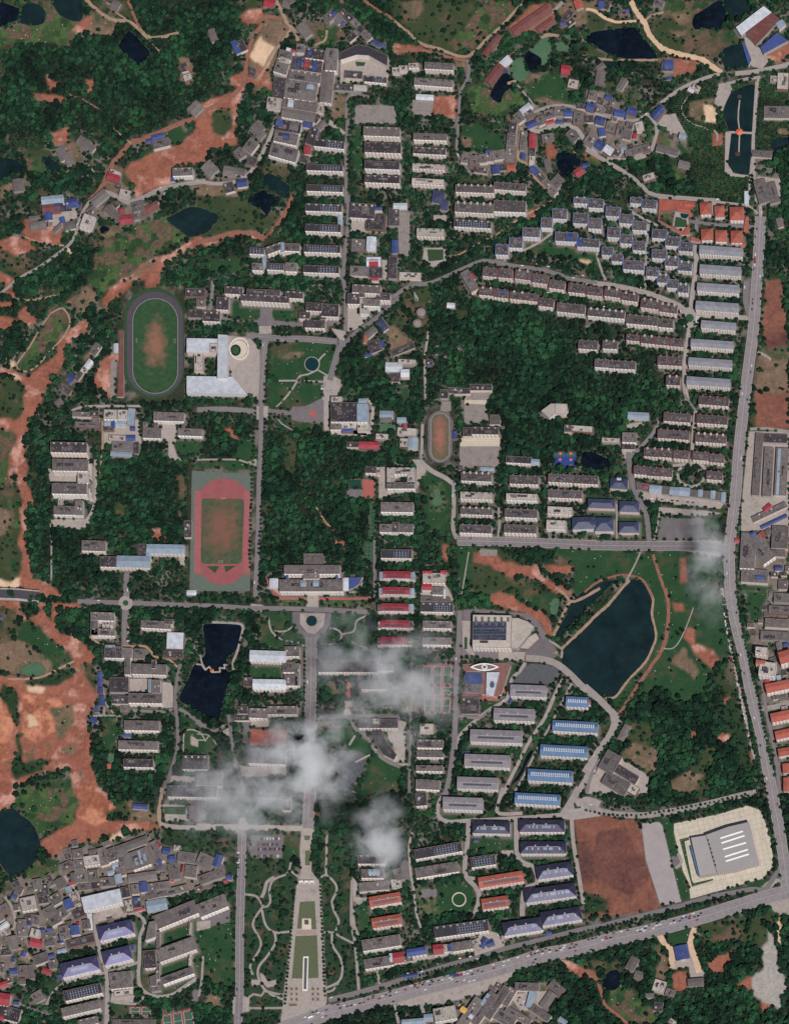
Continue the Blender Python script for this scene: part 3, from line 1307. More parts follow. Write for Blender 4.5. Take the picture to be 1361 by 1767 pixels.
G grass 440,0 530,0 540,100 540,250 500,380 400,540 240,740 200,790 150,740 240,680 460,350
G grass 560,-20 900,-20 930,200 960,460 860,500 800,650 720,760 620,770 500,660 390,690 280,780 460,480 560,300
G soil 680,250 720,260 720,360 850,400 890,470 840,510 740,420 670,310
G soil 590,90 650,90 650,130 600,130
G bare 560,480 640,380 720,460 760,540 740,600 640,520
G soil 930,730 985,710 980,750 945,790
G soil 890,980 960,920 970,990 910,1020
G soil 1000,900 1010,900 1050,1010 1020,1030
G soil 690,950 720,940 730,970 700,985
G soil 1090,1090 1130,1090 1130,1130 1090,1130
G bare 240,1080 300,1010 420,1030 500,1100 490,1230 430,1220 230,1110
G bare 560,1270 700,1210 800,1230 740,1340 560,1361
G scrub 760,1100 860,1040 880,1130 800,1230 700,1210
G scrub 290,870 420,900 460,1010 420,1030 290,1010
G dgrass 860,820 1000,680 1060,900 1140,1280 1080,1230 1000,1050
R pale 2 720,110 680,220 630,330 580,385 520,385
R pale 11 -10,640 80,720 140,780 200,840
R pale 11 200,840 170,950 80,1080 -10,1220
G pave 160,820 220,840 240,880 180,950
g 255,950 44 110 -28 6
f 160,1150 110 140 -30 9
+ d 270,1230 170 60 -32 9
+ f 200,1290 180 90 -30 9
+ l 310,1330 80 60 -30 8
G pave 130,1070 240,1130 420,1240 410,1361 0,1361 0,1250 60,1230
G pave 900,-20 920,-20 1000,500 1070,800 1110,1050 1135,1100 1130,1150 1100,1050 1050,800 980,500
G pave 1100,770 1180,770 1190,790 1110,800
R pale 9 1170,790 1260,780 1380,745
G village 1060,0 1361,0 1361,1361 1300,1361 1250,1100 1130,500
G grass 1070,0 1200,20 1180,180 1100,200
R asph 6 1170,480 1200,760 1260,1050 1300,1361
# in the right-edge market
f 1320,45 120 60 -3 10
f 1300,125 150 50 -3 10
f 1280,215 160 60 -3 10
f 1265,300 190 60 -3 9
l 1175,400 80 50 -5 22
+ l 1215,520 110 90 -8 24
+ o 1170,480 60 30 -8 23
o 1340,440 90 80 15 22
o 1285,640 160 60 12 16
o 1310,840 140 60 12 14
o 1325,960 110 55 12 12
o 1330,1080 80 50 10 12
o 1345,1190 50 60 5 12
o 1345,1300 40 90 0 12
@ 0 1360
# in the crowded lower village
Wt -20,190 80,140 150,190 220,250 270,370 250,470 190,540 130,580 60,580 10,520 -20,440
G soil 490,0 640,-10 700,40 770,130 740,190 700,240 860,230 1060,240 1070,270 860,280 720,300 640,360 560,350 480,430 370,490 320,430 270,380 320,340 450,260 520,210 520,120 480,40
G sandor 500,0 600,0 760,110 720,210 640,250 540,200 530,110
G soil -20,0 90,0 100,90 40,130 -20,170
G terr 110,0 490,0 530,130 500,230 350,290 270,340 220,240 130,150 100,100
G grass 720,160 820,150 810,200 730,200
G scrub 770,90 1060,100 1060,240 860,220 820,190
G bare 840,90 900,90 870,150 990,150 1050,180 1050,230 880,230
G sand 740,300 830,280 840,330 730,360
G village 330,480 480,380 720,360 970,290 1080,380 1400,440 1440,700 1130,730 950,870 640,930 640,1080 380,1110 220,1170 200,1310 -20,1320 -20,760 100,600 230,580 400,500
G terr 150,600 260,480 400,480 390,560 300,620
G dgrass 1080,290 1380,290 1380,430 1080,380
b 940,125 98 34 -5 5
R dirt 7 1090,0 1070,150 1070,240
R pale 8 1070,240 1150,260 1380,270
G pave 1090,110 1250,120 1260,220 1110,220
G lot 1270,100 1380,100 1380,230 1270,220
G grass 1100,125 1250,125 1245,180 1100,175
R pale 4 430,590 500,680 530,740 490,820 420,890 370,940 250,935
R pale 5 -10,1110 50,1000 100,920 90,830 50,750 30,730
R dirt 4 100,1060 180,1110 210,1180
R pale 5 310,1460 360,1370 440,1310 560,1280 690,1245 800,1215 930,1170
R pale 8 640,850 650,1000 680,1130 715,1240 720,1400 715,1600
R pale 6 820,860 900,840 970,900 940,1000 935,1150 930,1290 960,1360 1040,1400 1150,1390 1230,1340 1320,1280
f 520,440 70 60 10 10
f 450,520 90 50 25 9
f 525,515 66 60 5 9
l 615,485 110 66 8 11
f 690,460 60 120 15 11
f 745,450 70 90 20 11
g 885,380 220 50 20 9
f 835,490 80 120 20 9
f 935,475 130 120 20 11
+ c 940,465 14 90 15 12
+ c 915,495 16 44 15 12
+ c 970,465 16 44 15 12
f 1045,430 60 150 25 11
b 1070,500 30 50 20 12
g 500,600 50 60 8 8
f 545,590 80 90 8 9
f 625,590 66 80 5 9
f 570,660 100 50 8 8
f 720,630 110 60 5 10
d 640,645 60 60 8 9
c 795,610 44 60 15 10
f 810,560 60 60 15 10
g 955,595 190 50 8 10
r 485,635 40 30 15 6
g 405,640 60 66 30 7
f 250,645 60 70 10 8
d 290,690 70 70 8 8
l 190,775 105 90 12 11
d 290,745 66 60 8 8
f 375,745 80 70 30 9
f 330,830 90 66 30 9
f 410,840 70 66 30 9
f 370,885 80 60 30 10
b 460,778 60 66 22 9
l 490,730 44 60 25 10
d 530,840 90 60 25 8
w 683,752 265 95 13 17
d 840,700 60 70 12 9
f 905,680 50 66 8 9
b 963,665 50 66 8 11
f 1025,670 80 60 5 9
f 1090,655 100 50 8 9
f 1050,715 140 46 12 9
f 1190,685 140 46 14 9
l 865,790 50 80 12 9
d 920,770 50 70 8 9
b 912,755 30 40 8 11
r 940,815 60 18 15 6
c 1052,788 135 76 10 10
f 1165,560 70 110 8 9
f 1250,465 120 70 -8 9
f 1335,490 60 70 -5 9
r 1225,545 12 44 -8 10
f 1280,560 80 80 -8 10
d 1180,600 90 60 -12 8
b 1115,425 50 44 -12 7
r 1062,385 30 22 -40 6
r 1150,620 30 14 -15 8
f 1350,620 50 70 -8 9
f 20,815 70 60 30 9
f 0,870 50 50 30 9
w 25,925 70 30 35 9
l 20,970 50 40 30 8
f 20,1010 50 60 30 8
f 145,905 56 44 0 9
f 150,960 66 70 5 10
d 190,880 44 60 0 8
f 240,885 50 66 -5 9
b 195,918 30 16 0 9
l 235,975 66 60 -15 9
r 240,1042 80 50 -12 8
f 325,985 90 40 15 9
f 330,1030 60 60 10 9
b 287,957 30 22 0 9
b 335,950 36 18 5 9
b 408,1015 24 50 15 8
f 430,970 66 90 12 10
b 503,955 58 60 8 11
d 460,920 40 50 8 8
f 580,915 50 60 10 9
r 525,915 16 18 0 9
w 605,900 30 110 6 5
d 540,1030 190 50 14 9
c 415,1095 60 26 12 6
g 85,1040 60 90 10 7
d 40,1105 70 34 5 6
b 160,1115 30 36 -20 6
b 90,1155 18 30 0 6
f 275,1145 100 66 20 10
b 345,1130 40 26 15 8
f 350,1185 50 60 12 9
r 312,1232 60 36 -20 7
f 155,1225 55 66 5 10
g 205,1235 40 90 10 7
f 10,1210 44 60 0 8
r 20,1322 66 36 20 7
f 255,1400 70 70 30 9
d 105,645 50 40 25 6
f 125,690 50 50 -25 6
r 20,1420 90 80 -8 12
d 60,1515 150 90 -15 11
r 5,1545 40 30 0 12
b 110,1445 34 24 -10 7
# in the lower left school quarter
z 775,955 235 95 13 17
z 785,1125 190 95 14 17
z 535,1200 255 95 13 17
s 555,1370 255 70 13 17
f 540,1480 260 60 13 17
f 590,1570 130 50 13 17
f 810,1290 150 110 6 12
+ l 830,1375 130 40 8 8
G pave 630,800 800,790 840,860 650,900
G lot 690,1400 730,1400 730,1600 690,1600
G grass 860,900 950,900 920,1300 870,1330
b 893,1070 18 36 0 4
b 400,1270 26 28 12 5
G grass 970,900 1380,780 1380,1000 1330,1330 1150,1400 1010,1390 930,1290
f 1180,850 290 95 22 15
+ P f 14 1000,900 1045,890 1045,1000 975,1025 985,960
+ f 1180,1085 260 90 20 15
+ d 1005,1150 80 120 5 12
+ f 1190,1260 220 50 20 13
+ P f 12 1000,1270 1050,1250 1050,1330 1010,1330
+ f 1060,1030 26 130 0 11
+ f 1057,1230 26 110 0 10
+ l 1278,930 24 110 0 9
+ l 1275,1140 22 110 0 9
+ f 1045,1345 60 40 10 9
G grass 740,1450 880,1450 870,1560 760,1550
G bcourts 870,1470 1020,1470 1015,1535 870,1535
G bcourts 1085,1525 1290,1480 1315,1620 1090,1640
f 900,1575 290 40 0 6
R asph 5 330,1530 200,1480 90,1450
R pale 4 760,1440 930,1450 960,1400
G grass 280,1340 350,1300 440,1310 350,1370
G pave 750,1380 900,1370 900,1440 740,1440
G lot 1295,1360 1340,1360 1320,1450 1290,1440
@ 340 1360
d 90,40 200 70 -1 11
G lot 0,120 40,120 40,220 0,220
G pave 0,240 280,245 700,255 700,290 0,280
G pave 290,200 320,200 350,260 350,300 260,300
R asph 14 300,280 300,500 290,800 285,1100 285,1350 275,1600
G lot 360,320 570,320 570,470 360,470
G lot 560,60 630,60 620,130 580,130
G brick 400,20 580,30 580,55 400,50
G grass 640,290 700,290 690,480 600,480 580,330
R asph 20 755,-10 750,130 745,270
G pave 700,240 800,240 790,290 700,290
G park 320,480 640,480 690,620 600,1500 320,1580
G park 820,600 870,310 1030,330 1050,600 1040,1000 1100,1360 870,1440 840,1000
G park 0,290 270,290 270,640 200,680 100,430 0,430
G pave 700,290 790,290 770,420 765,560 830,640 870,1440 840,1480 560,1583 580,1400 670,640 695,560 690,400
G pgrass 720,320 760,320 755,350 720,350
G pgrass 725,420 760,420 758,520 725,520
G pgrass 690,765 790,760 800,950 770,950 765,875 705,875 700,945 670,945
G pave2 705,880 760,880 765,950 705,950
G brick2 665,955 800,955 805,985 660,985
G pgrass 660,995 805,990 815,1275 745,1280 745,1135 710,1135 705,1280 635,1280
R pale 4 870,315 868,450 866,580 900,610 935,660 930,710 905,760 920,830 950,890 935,950 910,980
R pale 4 830,600 866,582
R pale 4 845,970 910,972 980,1010 1050,1045
R pale 4 905,980 910,1060 960,1140 975,1220 950,1300 860,1345
R pale 4 950,1300 910,1360 860,1370
R pale 4 320,715 400,730 450,800 490,770 485,680 510,620 560,595 610,570 630,500
R pale 4 630,560 690,605
R pale 6 520,600 470,630 450,700 430,740
R pale 4 440,800 390,870 375,930 420,1010 425,1070 380,1150 355,1200 375,1255
R pale 4 435,820 460,920 520,970 620,965
R pale 4 520,970 525,1040 470,1130 415,1200 410,1270 450,1350 510,1395 580,1420
R pale 4 470,1365 520,1380 580,1390
R pale 4 455,1355 430,1395 380,1385 345,1410
R pale 4 345,1480 570,1478
G pave 420,1240 450,1260 470,1300 530,1290 530,1330 470,1340 430,1300
G pave 360,1290 410,1290 420,1320 370,1330
R pale 5 1040,620 1035,900 1060,1050 1085,1360
R pale 5 1140,740 1060,800 1050,900 1080,990
G pave 1040,590 1080,650 1060,730 1140,740 1090,780 1050,760
G grass 1080,780 1150,790 1170,950 1090,980
# by the central boulevard gardens
d 600,95 60 110 0 11
b 140,490 50 80 -20 12
f 55,490 110 90 -25 10
f 75,600 130 60 20 10
f 150,560 60 90 15 10
b 215,600 40 30 -10 7
f 100,790 200 90 22 14
r 190,625 20 20 0 8
G lot 0,870 100,850 220,830 220,900 90,930 0,960
G grass 50,950 240,880 250,1320 210,1340 180,1310 40,1300
R pale 4 40,1130 30,1300 10,1400
G pave 0,900 90,890 90,940 0,960
G bare 60,1400 180,1400 170,1480 70,1480
G grass 0,960 40,940 30,1100 0,1150
d 1170,480 185 60 0 13
+ f 1175,575 150 60 0 13
+ c 1187,565 72 36 0 14
f 1185,660 200 60 5 10
l 1335,640 70 60 10 8
f 1350,580 60 80 15 10
i 1260,750 210 66 10 14
i 1270,895 195 66 9 14
f 1235,1040 260 76 9 14
f 1220,1170 200 66 9 12
r 1350,1140 70 70 9 12
w 1300,1140 20 60 5 13
R pale 4 1210,1230 1225,1320
G pave 560,1540 900,1450 880,1480 580,1583
R asph 9 880,1425 1100,1370 1380,1290
G pave 240,1400 350,1400 350,1500 240,1520
@ 680 1360
# above the lower highway
R pale 7 370,0 310,80 290,170 350,225 500,220 800,205 1130,180
R pale 8 500,220 490,380 475,480 480,590 540,660 570,730 540,850
R pale 6 540,610 480,600
R pale 9 820,200 825,440 860,500 940,540 960,640 880,680 860,790 860,860
R pale 7 1190,200 1200,350 1240,600 1270,780
R pale 11 1240,0 1170,120 1130,180
R pale 12 1130,180 1200,190 1380,165
R pale 11 1380,110 1290,80 1220,110
G pave 1110,180 1180,90 1260,60 1330,140 1200,210
G grass 1200,100 1230,95 1255,135 1210,140
R pale 6 730,0 700,100 700,170 860,170
R pale 4 120,300 100,400 110,560 130,680 150,850 180,940
G lot 0,620 120,640 100,500 60,480
d 180,75 76 90 5 12
v 460,105 265 80 -2 16
k 960,75 300 70 -3 15
G grass 300,160 700,170 690,200 320,215
z2 650,265 250 80 -1 14
z2 990,255 300 80 0 14
z2 1000,400 305 80 0 14
z2 1075,555 240 90 8 14
z2 1045,705 340 90 8 14
z2 860,930 265 90 9 14
z2 1120,860 270 90 9 14
G grass 520,340 820,330 820,440 520,420
G grass 850,460 1180,470 1160,500 880,500
G pave 720,420 800,420 800,455 720,455
s 295,420 320 66 10 13
f 285,550 290 70 9 13
s 595,490 165 70 8 13
i 715,615 300 70 9 14
i 675,770 175 70 8 14
i 45,730 100 70 9 14
i 55,880 130 70 9 14
s 450,945 365 76 8 14
f 65,1010 150 76 9 14
r 30,1130 66 70 9 12
b 150,1100 130 50 9 11
b 160,1085 70 24 9 12
f 105,1145 40 40 9 10
r 295,1085 66 66 6 13
l 345,1075 30 50 6 12
b 372,1072 24 44 6 13
f 455,1060 140 60 9 12
b 600,1040 40 70 -30 6
b 645,1045 50 40 20 6
l 550,1040 60 50 25 7
G pave 540,1000 660,960 740,1000 740,1060 620,1130 540,1150
G pave 0,1170 540,1070 540,1090 0,1200
G garden 150,660 280,650 310,860 200,880 150,800
G grass 290,670 500,640 540,720 530,840 300,860
O 435,750 48
G lot 180,680 280,680 280,730 180,740
G bare 1210,200 1380,190 1380,860 1280,890
G redsoil 1210,200 1400,190 1400,860 1280,860 1260,700 1240,500
R asph 8 -20,1310 200,1240 400,1180 560,1140 740,1080 900,1040 1100,990 1380,920
G pave 20,1440 330,1340 580,1280 720,1240 800,1220 780,1290 600,1330 580,1390 300,1450 20,1480
G pave 570,1330 690,1260 780,1270 690,1340 600,1380
R pale 6 310,1390 340,1490
R pale 6 170,1420 200,1520
R pale 5 0,1440 30,1583
# in the bottom market
G village 280,1500 560,1380 700,1320 1000,1300 1130,1330 1060,1460 1050,1583 200,1583
l 340,1515 150 90 10 16
f 510,1510 70 230 -35 12
f 600,1480 66 250 -35 12
c 610,1420 24 90 -35 13
f 690,1440 60 250 -35 12
f 765,1400 60 130 -30 11
w 515,1535 30 30 -35 13
y 465,1490 40 34 -35 13
f 890,1335 160 55 -2 8
c 918,1420 50 110 -15 8
g 1030,1425 60 120 -35 6
f 1085,1340 60 100 50 8
f 830,1530 190 50 -30 9
f 980,1510 150 50 -35 9
f 740,1545 150 80 -30 9
c 1130,1565 60 30 -35 7
c 230,1545 60 50 5 9
c 130,1570 160 36 5 9
G pave 770,1390 1050,1360 1000,1480 850,1500
G soil 1120,1150 1260,1210 1340,1240 1380,1290 1250,1260 1180,1240
G bare 1000,1310 1060,1370 1000,1470 980,1420
b 112,1262 90 22 8 4
b 550,355 30 16 0 4
b 1038,975 36 30 10 4
b 1145,365 22 36 0 5
@ 1011 1360
# around the big hall
R pale 10 -10,110 130,165 330,185 500,170 800,110 1000,60 1140,30
G redsoil -20,195 340,210 390,400 480,790 480,820 100,870 -20,890
G redsoil2 60,300 280,260 380,600 300,760 150,640 60,600
G dgrass -20,700 140,740 140,830 -20,850
G grass 350,200 510,220 630,760 690,770 690,720 590,220 580,200 500,190
G pave3 370,240 490,230 510,250 630,740 640,765 500,790 400,480
G slab 590,240 880,180 1080,120 1170,150 1230,310 1260,520 1180,610 1000,660 700,745 690,640 650,560 590,300
G grass 625,345 690,330 690,350 660,360 710,620 720,640 850,610 855,620 710,665
G sandl 660,365 700,350 740,600 870,580 870,590 730,635
G lot 570,460 630,460 640,530 590,530
R pale 5 615,440 640,500 600,540
R asph 8 -20,960 200,900 400,850 600,800 800,740 1000,700 1110,680 1200,680 1260,600 1310,520
G grass 700,740 1100,640 1200,600 1260,560 1200,660 1000,700 720,770
G pave 1250,600 1380,640 1380,860 1290,850 1200,780 1120,720
G dgrass 1230,690 1270,640 1310,660 1300,690
G dgrass 1320,560 1361,570 1361,630 1310,620
R sand 10 490,990 540,1060 570,1090 580,1210
R sand 10 730,940 700,1040 720,1110 760,1240
G pave 560,1060 720,1060 720,1180 800,1240 790,1290 700,1280 690,1200 580,1220
G grass 530,990 700,950 690,1030 600,1070
G bare 450,1060 500,1050 560,1220 530,1310 450,1290 480,1170
G soil 590,1250 670,1240 690,1350 600,1360
G soil 820,1190 900,1130 970,1110 920,1220 840,1230
G scrub 740,920 1260,840 1230,960 1190,1100 980,1020 800,1060
G soil 1020,1330 1090,1270 1130,1290 1090,1350
G soil 1180,1400 1230,1450 1230,1490 1180,1490
G grav 1230,930 1250,1000 1280,1160 1330,1280 1350,1340 1310,1480 1220,1460 1130,1400 1120,1330 1090,1280 1180,1220 1190,1090
G sand 1290,860 1320,890 1310,1040 1280,1090
R red 6 -10,1220 50,1260 90,1330 130,1460 230,1540 290,1600
W 110,1290 160,1230 220,1230 230,1320 180,1360 120,1345
G terr 160,1370 240,1310 350,1380 480,1530 480,1583 300,1583 140,1450
G scrub -20,1170 230,1160 240,1250 100,1260 60,1250
b 642,1105 90 92 12 7
+ l 640,1105 34 96 12 8
g 735,1305 105 50 5 8
l 490,1330 80 80 -18 9
f 565,1375 66 50 -18 8
g 310,1180 60 90 -30 7
g 350,1255 50 50 -15 6
d 485,1470 60 60 -10 6
g 425,1395 50 30 0 5
l 580,1570 50 30 -35 6
o 1350,5 30 30 0 8
@ 0 0 1
R hwy 24 440,1792 469,1784 520,1765 571,1748 623,1735 675,1722 731,1706 783,1693 834,1680 886,1665 937,1649 989,1639 1062,1620 1114,1609 1217,1581 1320,1549 1361,1539 1410,1526
R hwy 19 1312,373 1309,430 1305,494 1299,571 1289,650 1286,677 1278,744 1273,796 1268,860 1262,911 1258,950 1259,1000 1261,1030 1268,1071 1284,1136 1296,1200 1312,1264 1327,1341 1338,1399 1345,1437 1353,1489 1358,1536
R pale 6 1312,376 1311,350 1302,310 1299,260 1302,200 1306,140
@ 600 660 0.26036
# in the crimson-roofed dormitory column
l 350,585 185 46 0 16
+ l 282,640 48 66 0 16
+ l 418,640 50 66 0 16
+ f 350,682 185 44 0 16
f 325,826 215 66 -1 14
f 250,965 82 54 -1 14
+ d 315,958 46 68 -1 14.4
+ f 385,965 92 58 -1 14
s 320,1135 205 60 -1 14
u 325,1275 180 46 -1 14
+ c 222,1280 26 46 0 13
+ c 428,1282 28 46 0 13
u 320,1380 180 46 -1 14
+ c 218,1386 24 44 0 13
+ c 424,1388 30 44 0 13
u 312,1490 180 48 -1 14
+ f 210,1495 22 46 0 13
+ c 418,1494 32 46 0 13
u 312,1600 180 48 -1 14
+ f 210,1606 22 46 0 13
+ f 416,1604 28 46 0 13
u 305,1712 180 48 -1 14
+ d 205,1718 20 46 0 13
+ d 410,1716 28 46 0 13
l 570,1295 150 66 -1 13
r 525,1258 60 18 0 14.5
r 632,1258 36 24 0 14.5
r 522,1356 66 38 -2 11
f 600,1382 84 50 -2 11
f 580,1438 200 36 -3 9
w 640,1398 12 60 0 12
G pave 595,1340 650,1340 700,1440 680,1450 480,1450 480,1400
G grass 730,1080 800,1060 820,1100 770,1440 745,1440
"""
# ------------------------------------------------------------------ helpers
def s2l(c):
    c = c / 255.0
    return c / 12.92 if c <= 0.04045 else ((c + 0.055) / 1.055) ** 2.4
def C8(r, g, b):
    l = .3 * r + .59 * g + .11 * b; k = .15                    # every colour greyed and slightly magenta: hazy purple-grey cast put into the colour
    return (s2l(r + (l - r) * k), s2l(g + (l - g) * k - 1), s2l(b + (l - b) * k))
MATS = {}
def mat(name, col, rough=0.9, noise=0.25, scale=0.15, var=0.0, fine=0.0, metal=0.0, spec=0.2, bump=0.0, stain=None, attr=None):
    """principled surface; colour mottled by world-space noise, each object a little different"""
    if name in MATS: return MATS[name]
    m = bpy.data.materials.new(name); m.use_nodes = True; n = m.node_tree; n.nodes.clear()
    out = n.nodes.new('ShaderNodeOutputMaterial'); b = n.nodes.new('ShaderNodeBsdfPrincipled')
    n.links.new(b.outputs[0], out.inputs[0])
    b.inputs['Roughness'].default_value = rough; b.inputs['Metallic'].default_value = metal
    b.inputs['Specular IOR Level'].default_value = spec
    geo = n.nodes.new('ShaderNodeNewGeometry')
    tx = n.nodes.new('ShaderNodeTexNoise'); tx.inputs['Scale'].default_value = scale; tx.inputs['Detail'].default_value = 5; tx.inputs['Roughness'].default_value = 0.65
    n.links.new(geo.outputs['Position'], tx.inputs['Vector'])
    mr = n.nodes.new('ShaderNodeMapRange'); mr.inputs[1].default_value = 0.3; mr.inputs[2].default_value = 0.7
    mr.inputs[3].default_value = 1 - noise; mr.inputs[4].default_value = 1 + noise
    n.links.new(tx.outputs[0], mr.inputs[0])
    fac = mr.outputs[0]
    if var:
        oi = n.nodes.new('ShaderNodeObjectInfo'); mv = n.nodes.new('ShaderNodeMapRange')
        mv.inputs[3].default_value = 1 - var; mv.inputs[4].default_value = 1 + var
        n.links.new(oi.outputs['Random'], mv.inputs[0])
        mm = n.nodes.new('ShaderNodeMath'); mm.operation = 'MULTIPLY'
        n.links.new(fac, mm.inputs[0]); n.links.new(mv.outputs[0], mm.inputs[1]); fac = mm.outputs[0]
    if fine:
        t2 = n.nodes.new('ShaderNodeTexNoise'); t2.inputs['Scale'].default_value = 0.9; t2.inputs['Detail'].default_value = 3
        n.links.new(geo.outputs['Position'], t2.inputs['Vector'])
        m2 = n.nodes.new('ShaderNodeMapRange'); m2.inputs[1].default_value = 0.3; m2.inputs[2].default_value = 0.7
        m2.inputs[3].default_value = 1 - fine; m2.inputs[4].default_value = 1 + fine
        n.links.new(t2.outputs[0], m2.inputs[0])
        mm = n.nodes.new('ShaderNodeMath'); mm.operation = 'MULTIPLY'
        n.links.new(fac, mm.inputs[0]); n.links.new(m2.outputs[0], mm.inputs[1]); fac = mm.outputs[0]
    vm = n.nodes.new('ShaderNodeVectorMath'); vm.operation = 'SCALE'
    n.links.new(fac, vm.inputs['Scale'])
    if attr:
        at = n.nodes.new('ShaderNodeAttribute'); at.attribute_name = attr; n.links.new(at.outputs['Color'], vm.inputs[0])
    else:
        vm.inputs[0].default_value = col
    last = vm.outputs[0]
    if stain:
        t3 = n.nodes.new('ShaderNodeTexNoise'); t3.inputs['Scale'].default_value = 0.07; t3.inputs['Detail'].default_value = 6; t3.inputs['Roughness'].default_value = 0.75
        n.links.new(geo.outputs['Position'], t3.inputs['Vector'])
        m3 = n.nodes.new('ShaderNodeMapRange'); m3.inputs[1].default_value = 0.52; m3.inputs[2].default_value = 0.66; m3.inputs[4].default_value = 0.75
        n.links.new(t3.outputs[0], m3.inputs[0])
        mx = n.nodes.new('ShaderNodeMix'); mx.data_type = 'RGBA'
        n.links.new(m3.outputs[0], mx.inputs['Factor']); n.links.new(last, mx.inputs['A']); mx.inputs['B'].default_value = (*stain, 1)
        last = mx.outputs['Result']
    n.links.new(last, b.inputs['Base Color'])
    if bump:
        bp = n.nodes.new('ShaderNodeBump'); bp.inputs['Strength'].default_value = bump; bp.inputs['Distance'].default_value = 1.0
        n.links.new(tx.outputs[0], bp.inputs['Height']); n.links.new(bp.outputs[0], b.inputs['Normal'])
    MATS[name] = m; return m
def wallmat(name, col, bay=3.4, ww=0.34, glass=(0.12, 0.12, 0.125), noise=0.12):
    """plastered wall; the window rows of these far facades come from the wall's own metre grid"""
    if name in MATS: return MATS[name]
    m = mat(name, col, noise=noise, scale=0.4, var=0.1); n = m.node_tree
    b = [x for x in n.nodes if x.type == 'BSDF_PRINCIPLED'][0]; src = b.inputs['Base Color'].links[0].from_socket
    uv = n.nodes.new('ShaderNodeUVMap'); sp = n.nodes.new('ShaderNodeSeparateXYZ'); n.links.new(uv.outputs[0], sp.inputs[0])
    def band(sock, period, lo, hi):
        d = n.nodes.new('ShaderNodeMath'); d.operation = 'DIVIDE'; d.inputs[1].default_value = period; n.links.new(sock, d.inputs[0])
        fr = n.nodes.new('ShaderNodeMath'); fr.operation = 'FRACT'; n.links.new(d.outputs[0], fr.inputs[0])
        a = n.nodes.new('ShaderNodeMath'); a.operation = 'GREATER_THAN'; a.inputs[1].default_value = lo; n.links.new(fr.outputs[0], a.inputs[0])
        c = n.nodes.new('ShaderNodeMath'); c.operation = 'LESS_THAN'; c.inputs[1].default_value = hi; n.links.new(fr.outputs[0], c.inputs[0])
        k = n.nodes.new('ShaderNodeMath'); k.operation = 'MULTIPLY'; n.links.new(a.outputs[0], k.inputs[0]); n.links.new(c.outputs[0], k.inputs[1]); return k.outputs[0]
    x = band(sp.outputs[0], bay, 0.5 - ww / 2, 0.5 + ww / 2); y = band(sp.outputs[1], 3.1, 0.32, 0.8)
    k = n.nodes.new('ShaderNodeMath'); k.operation = 'MULTIPLY'; n.links.new(x, k.inputs[0]); n.links.new(y, k.inputs[1])
    mx = n.nodes.new('ShaderNodeMix'); mx.data_type = 'RGBA'; n.links.new(k.outputs[0], mx.inputs['Factor']); n.links.new(src, mx.inputs['A']); mx.inputs['B'].default_value = (*glass, 1)
    n.links.new(mx.outputs['Result'], b.inputs['Base Color'])
    return m
def ribmat(name, col, rough=0.45, spec=0.5, metal=0.0, var=0.12, period=1.2, amt=0.16, noise=0.2):
    """sheet-metal or tile roof with ribs along the slope (uv.x runs along the ridge, in metres)"""
    if name in MATS: return MATS[name]
    m = mat(name, col, rough=rough, noise=noise, scale=0.12, var=var, metal=metal, spec=spec, fine=0.1, stain=tuple(c * .55 + .06 for c in col)); n = m.node_tree
    b = [x for x in n.nodes if x.type == 'BSDF_PRINCIPLED'][0]; src = b.inputs['Base Color'].links[0].from_socket
    uv = n.nodes.new('ShaderNodeUVMap'); w = n.nodes.new('ShaderNodeTexWave'); w.wave_type = 'BANDS'; w.bands_direction = 'X'
    w.inputs['Scale'].default_value = 0.314 / period * 1.0; w.inputs['Distortion'].default_value = 0.3
    n.links.new(uv.outputs[0], w.inputs['Vector'])
    mr = n.nodes.new('ShaderNodeMapRange'); mr.inputs[3].default_value = 1 - amt; mr.inputs[4].default_value = 1 + amt; n.links.new(w.outputs['Fac'], mr.inputs[0])
    vm = n.nodes.new('ShaderNodeVectorMath'); vm.operation = 'SCALE'; n.links.new(src, vm.inputs[0]); n.links.new(mr.outputs[0], vm.inputs['Scale'])
    n.links.new(vm.outputs[0], b.inputs['Base Color'])
    return m

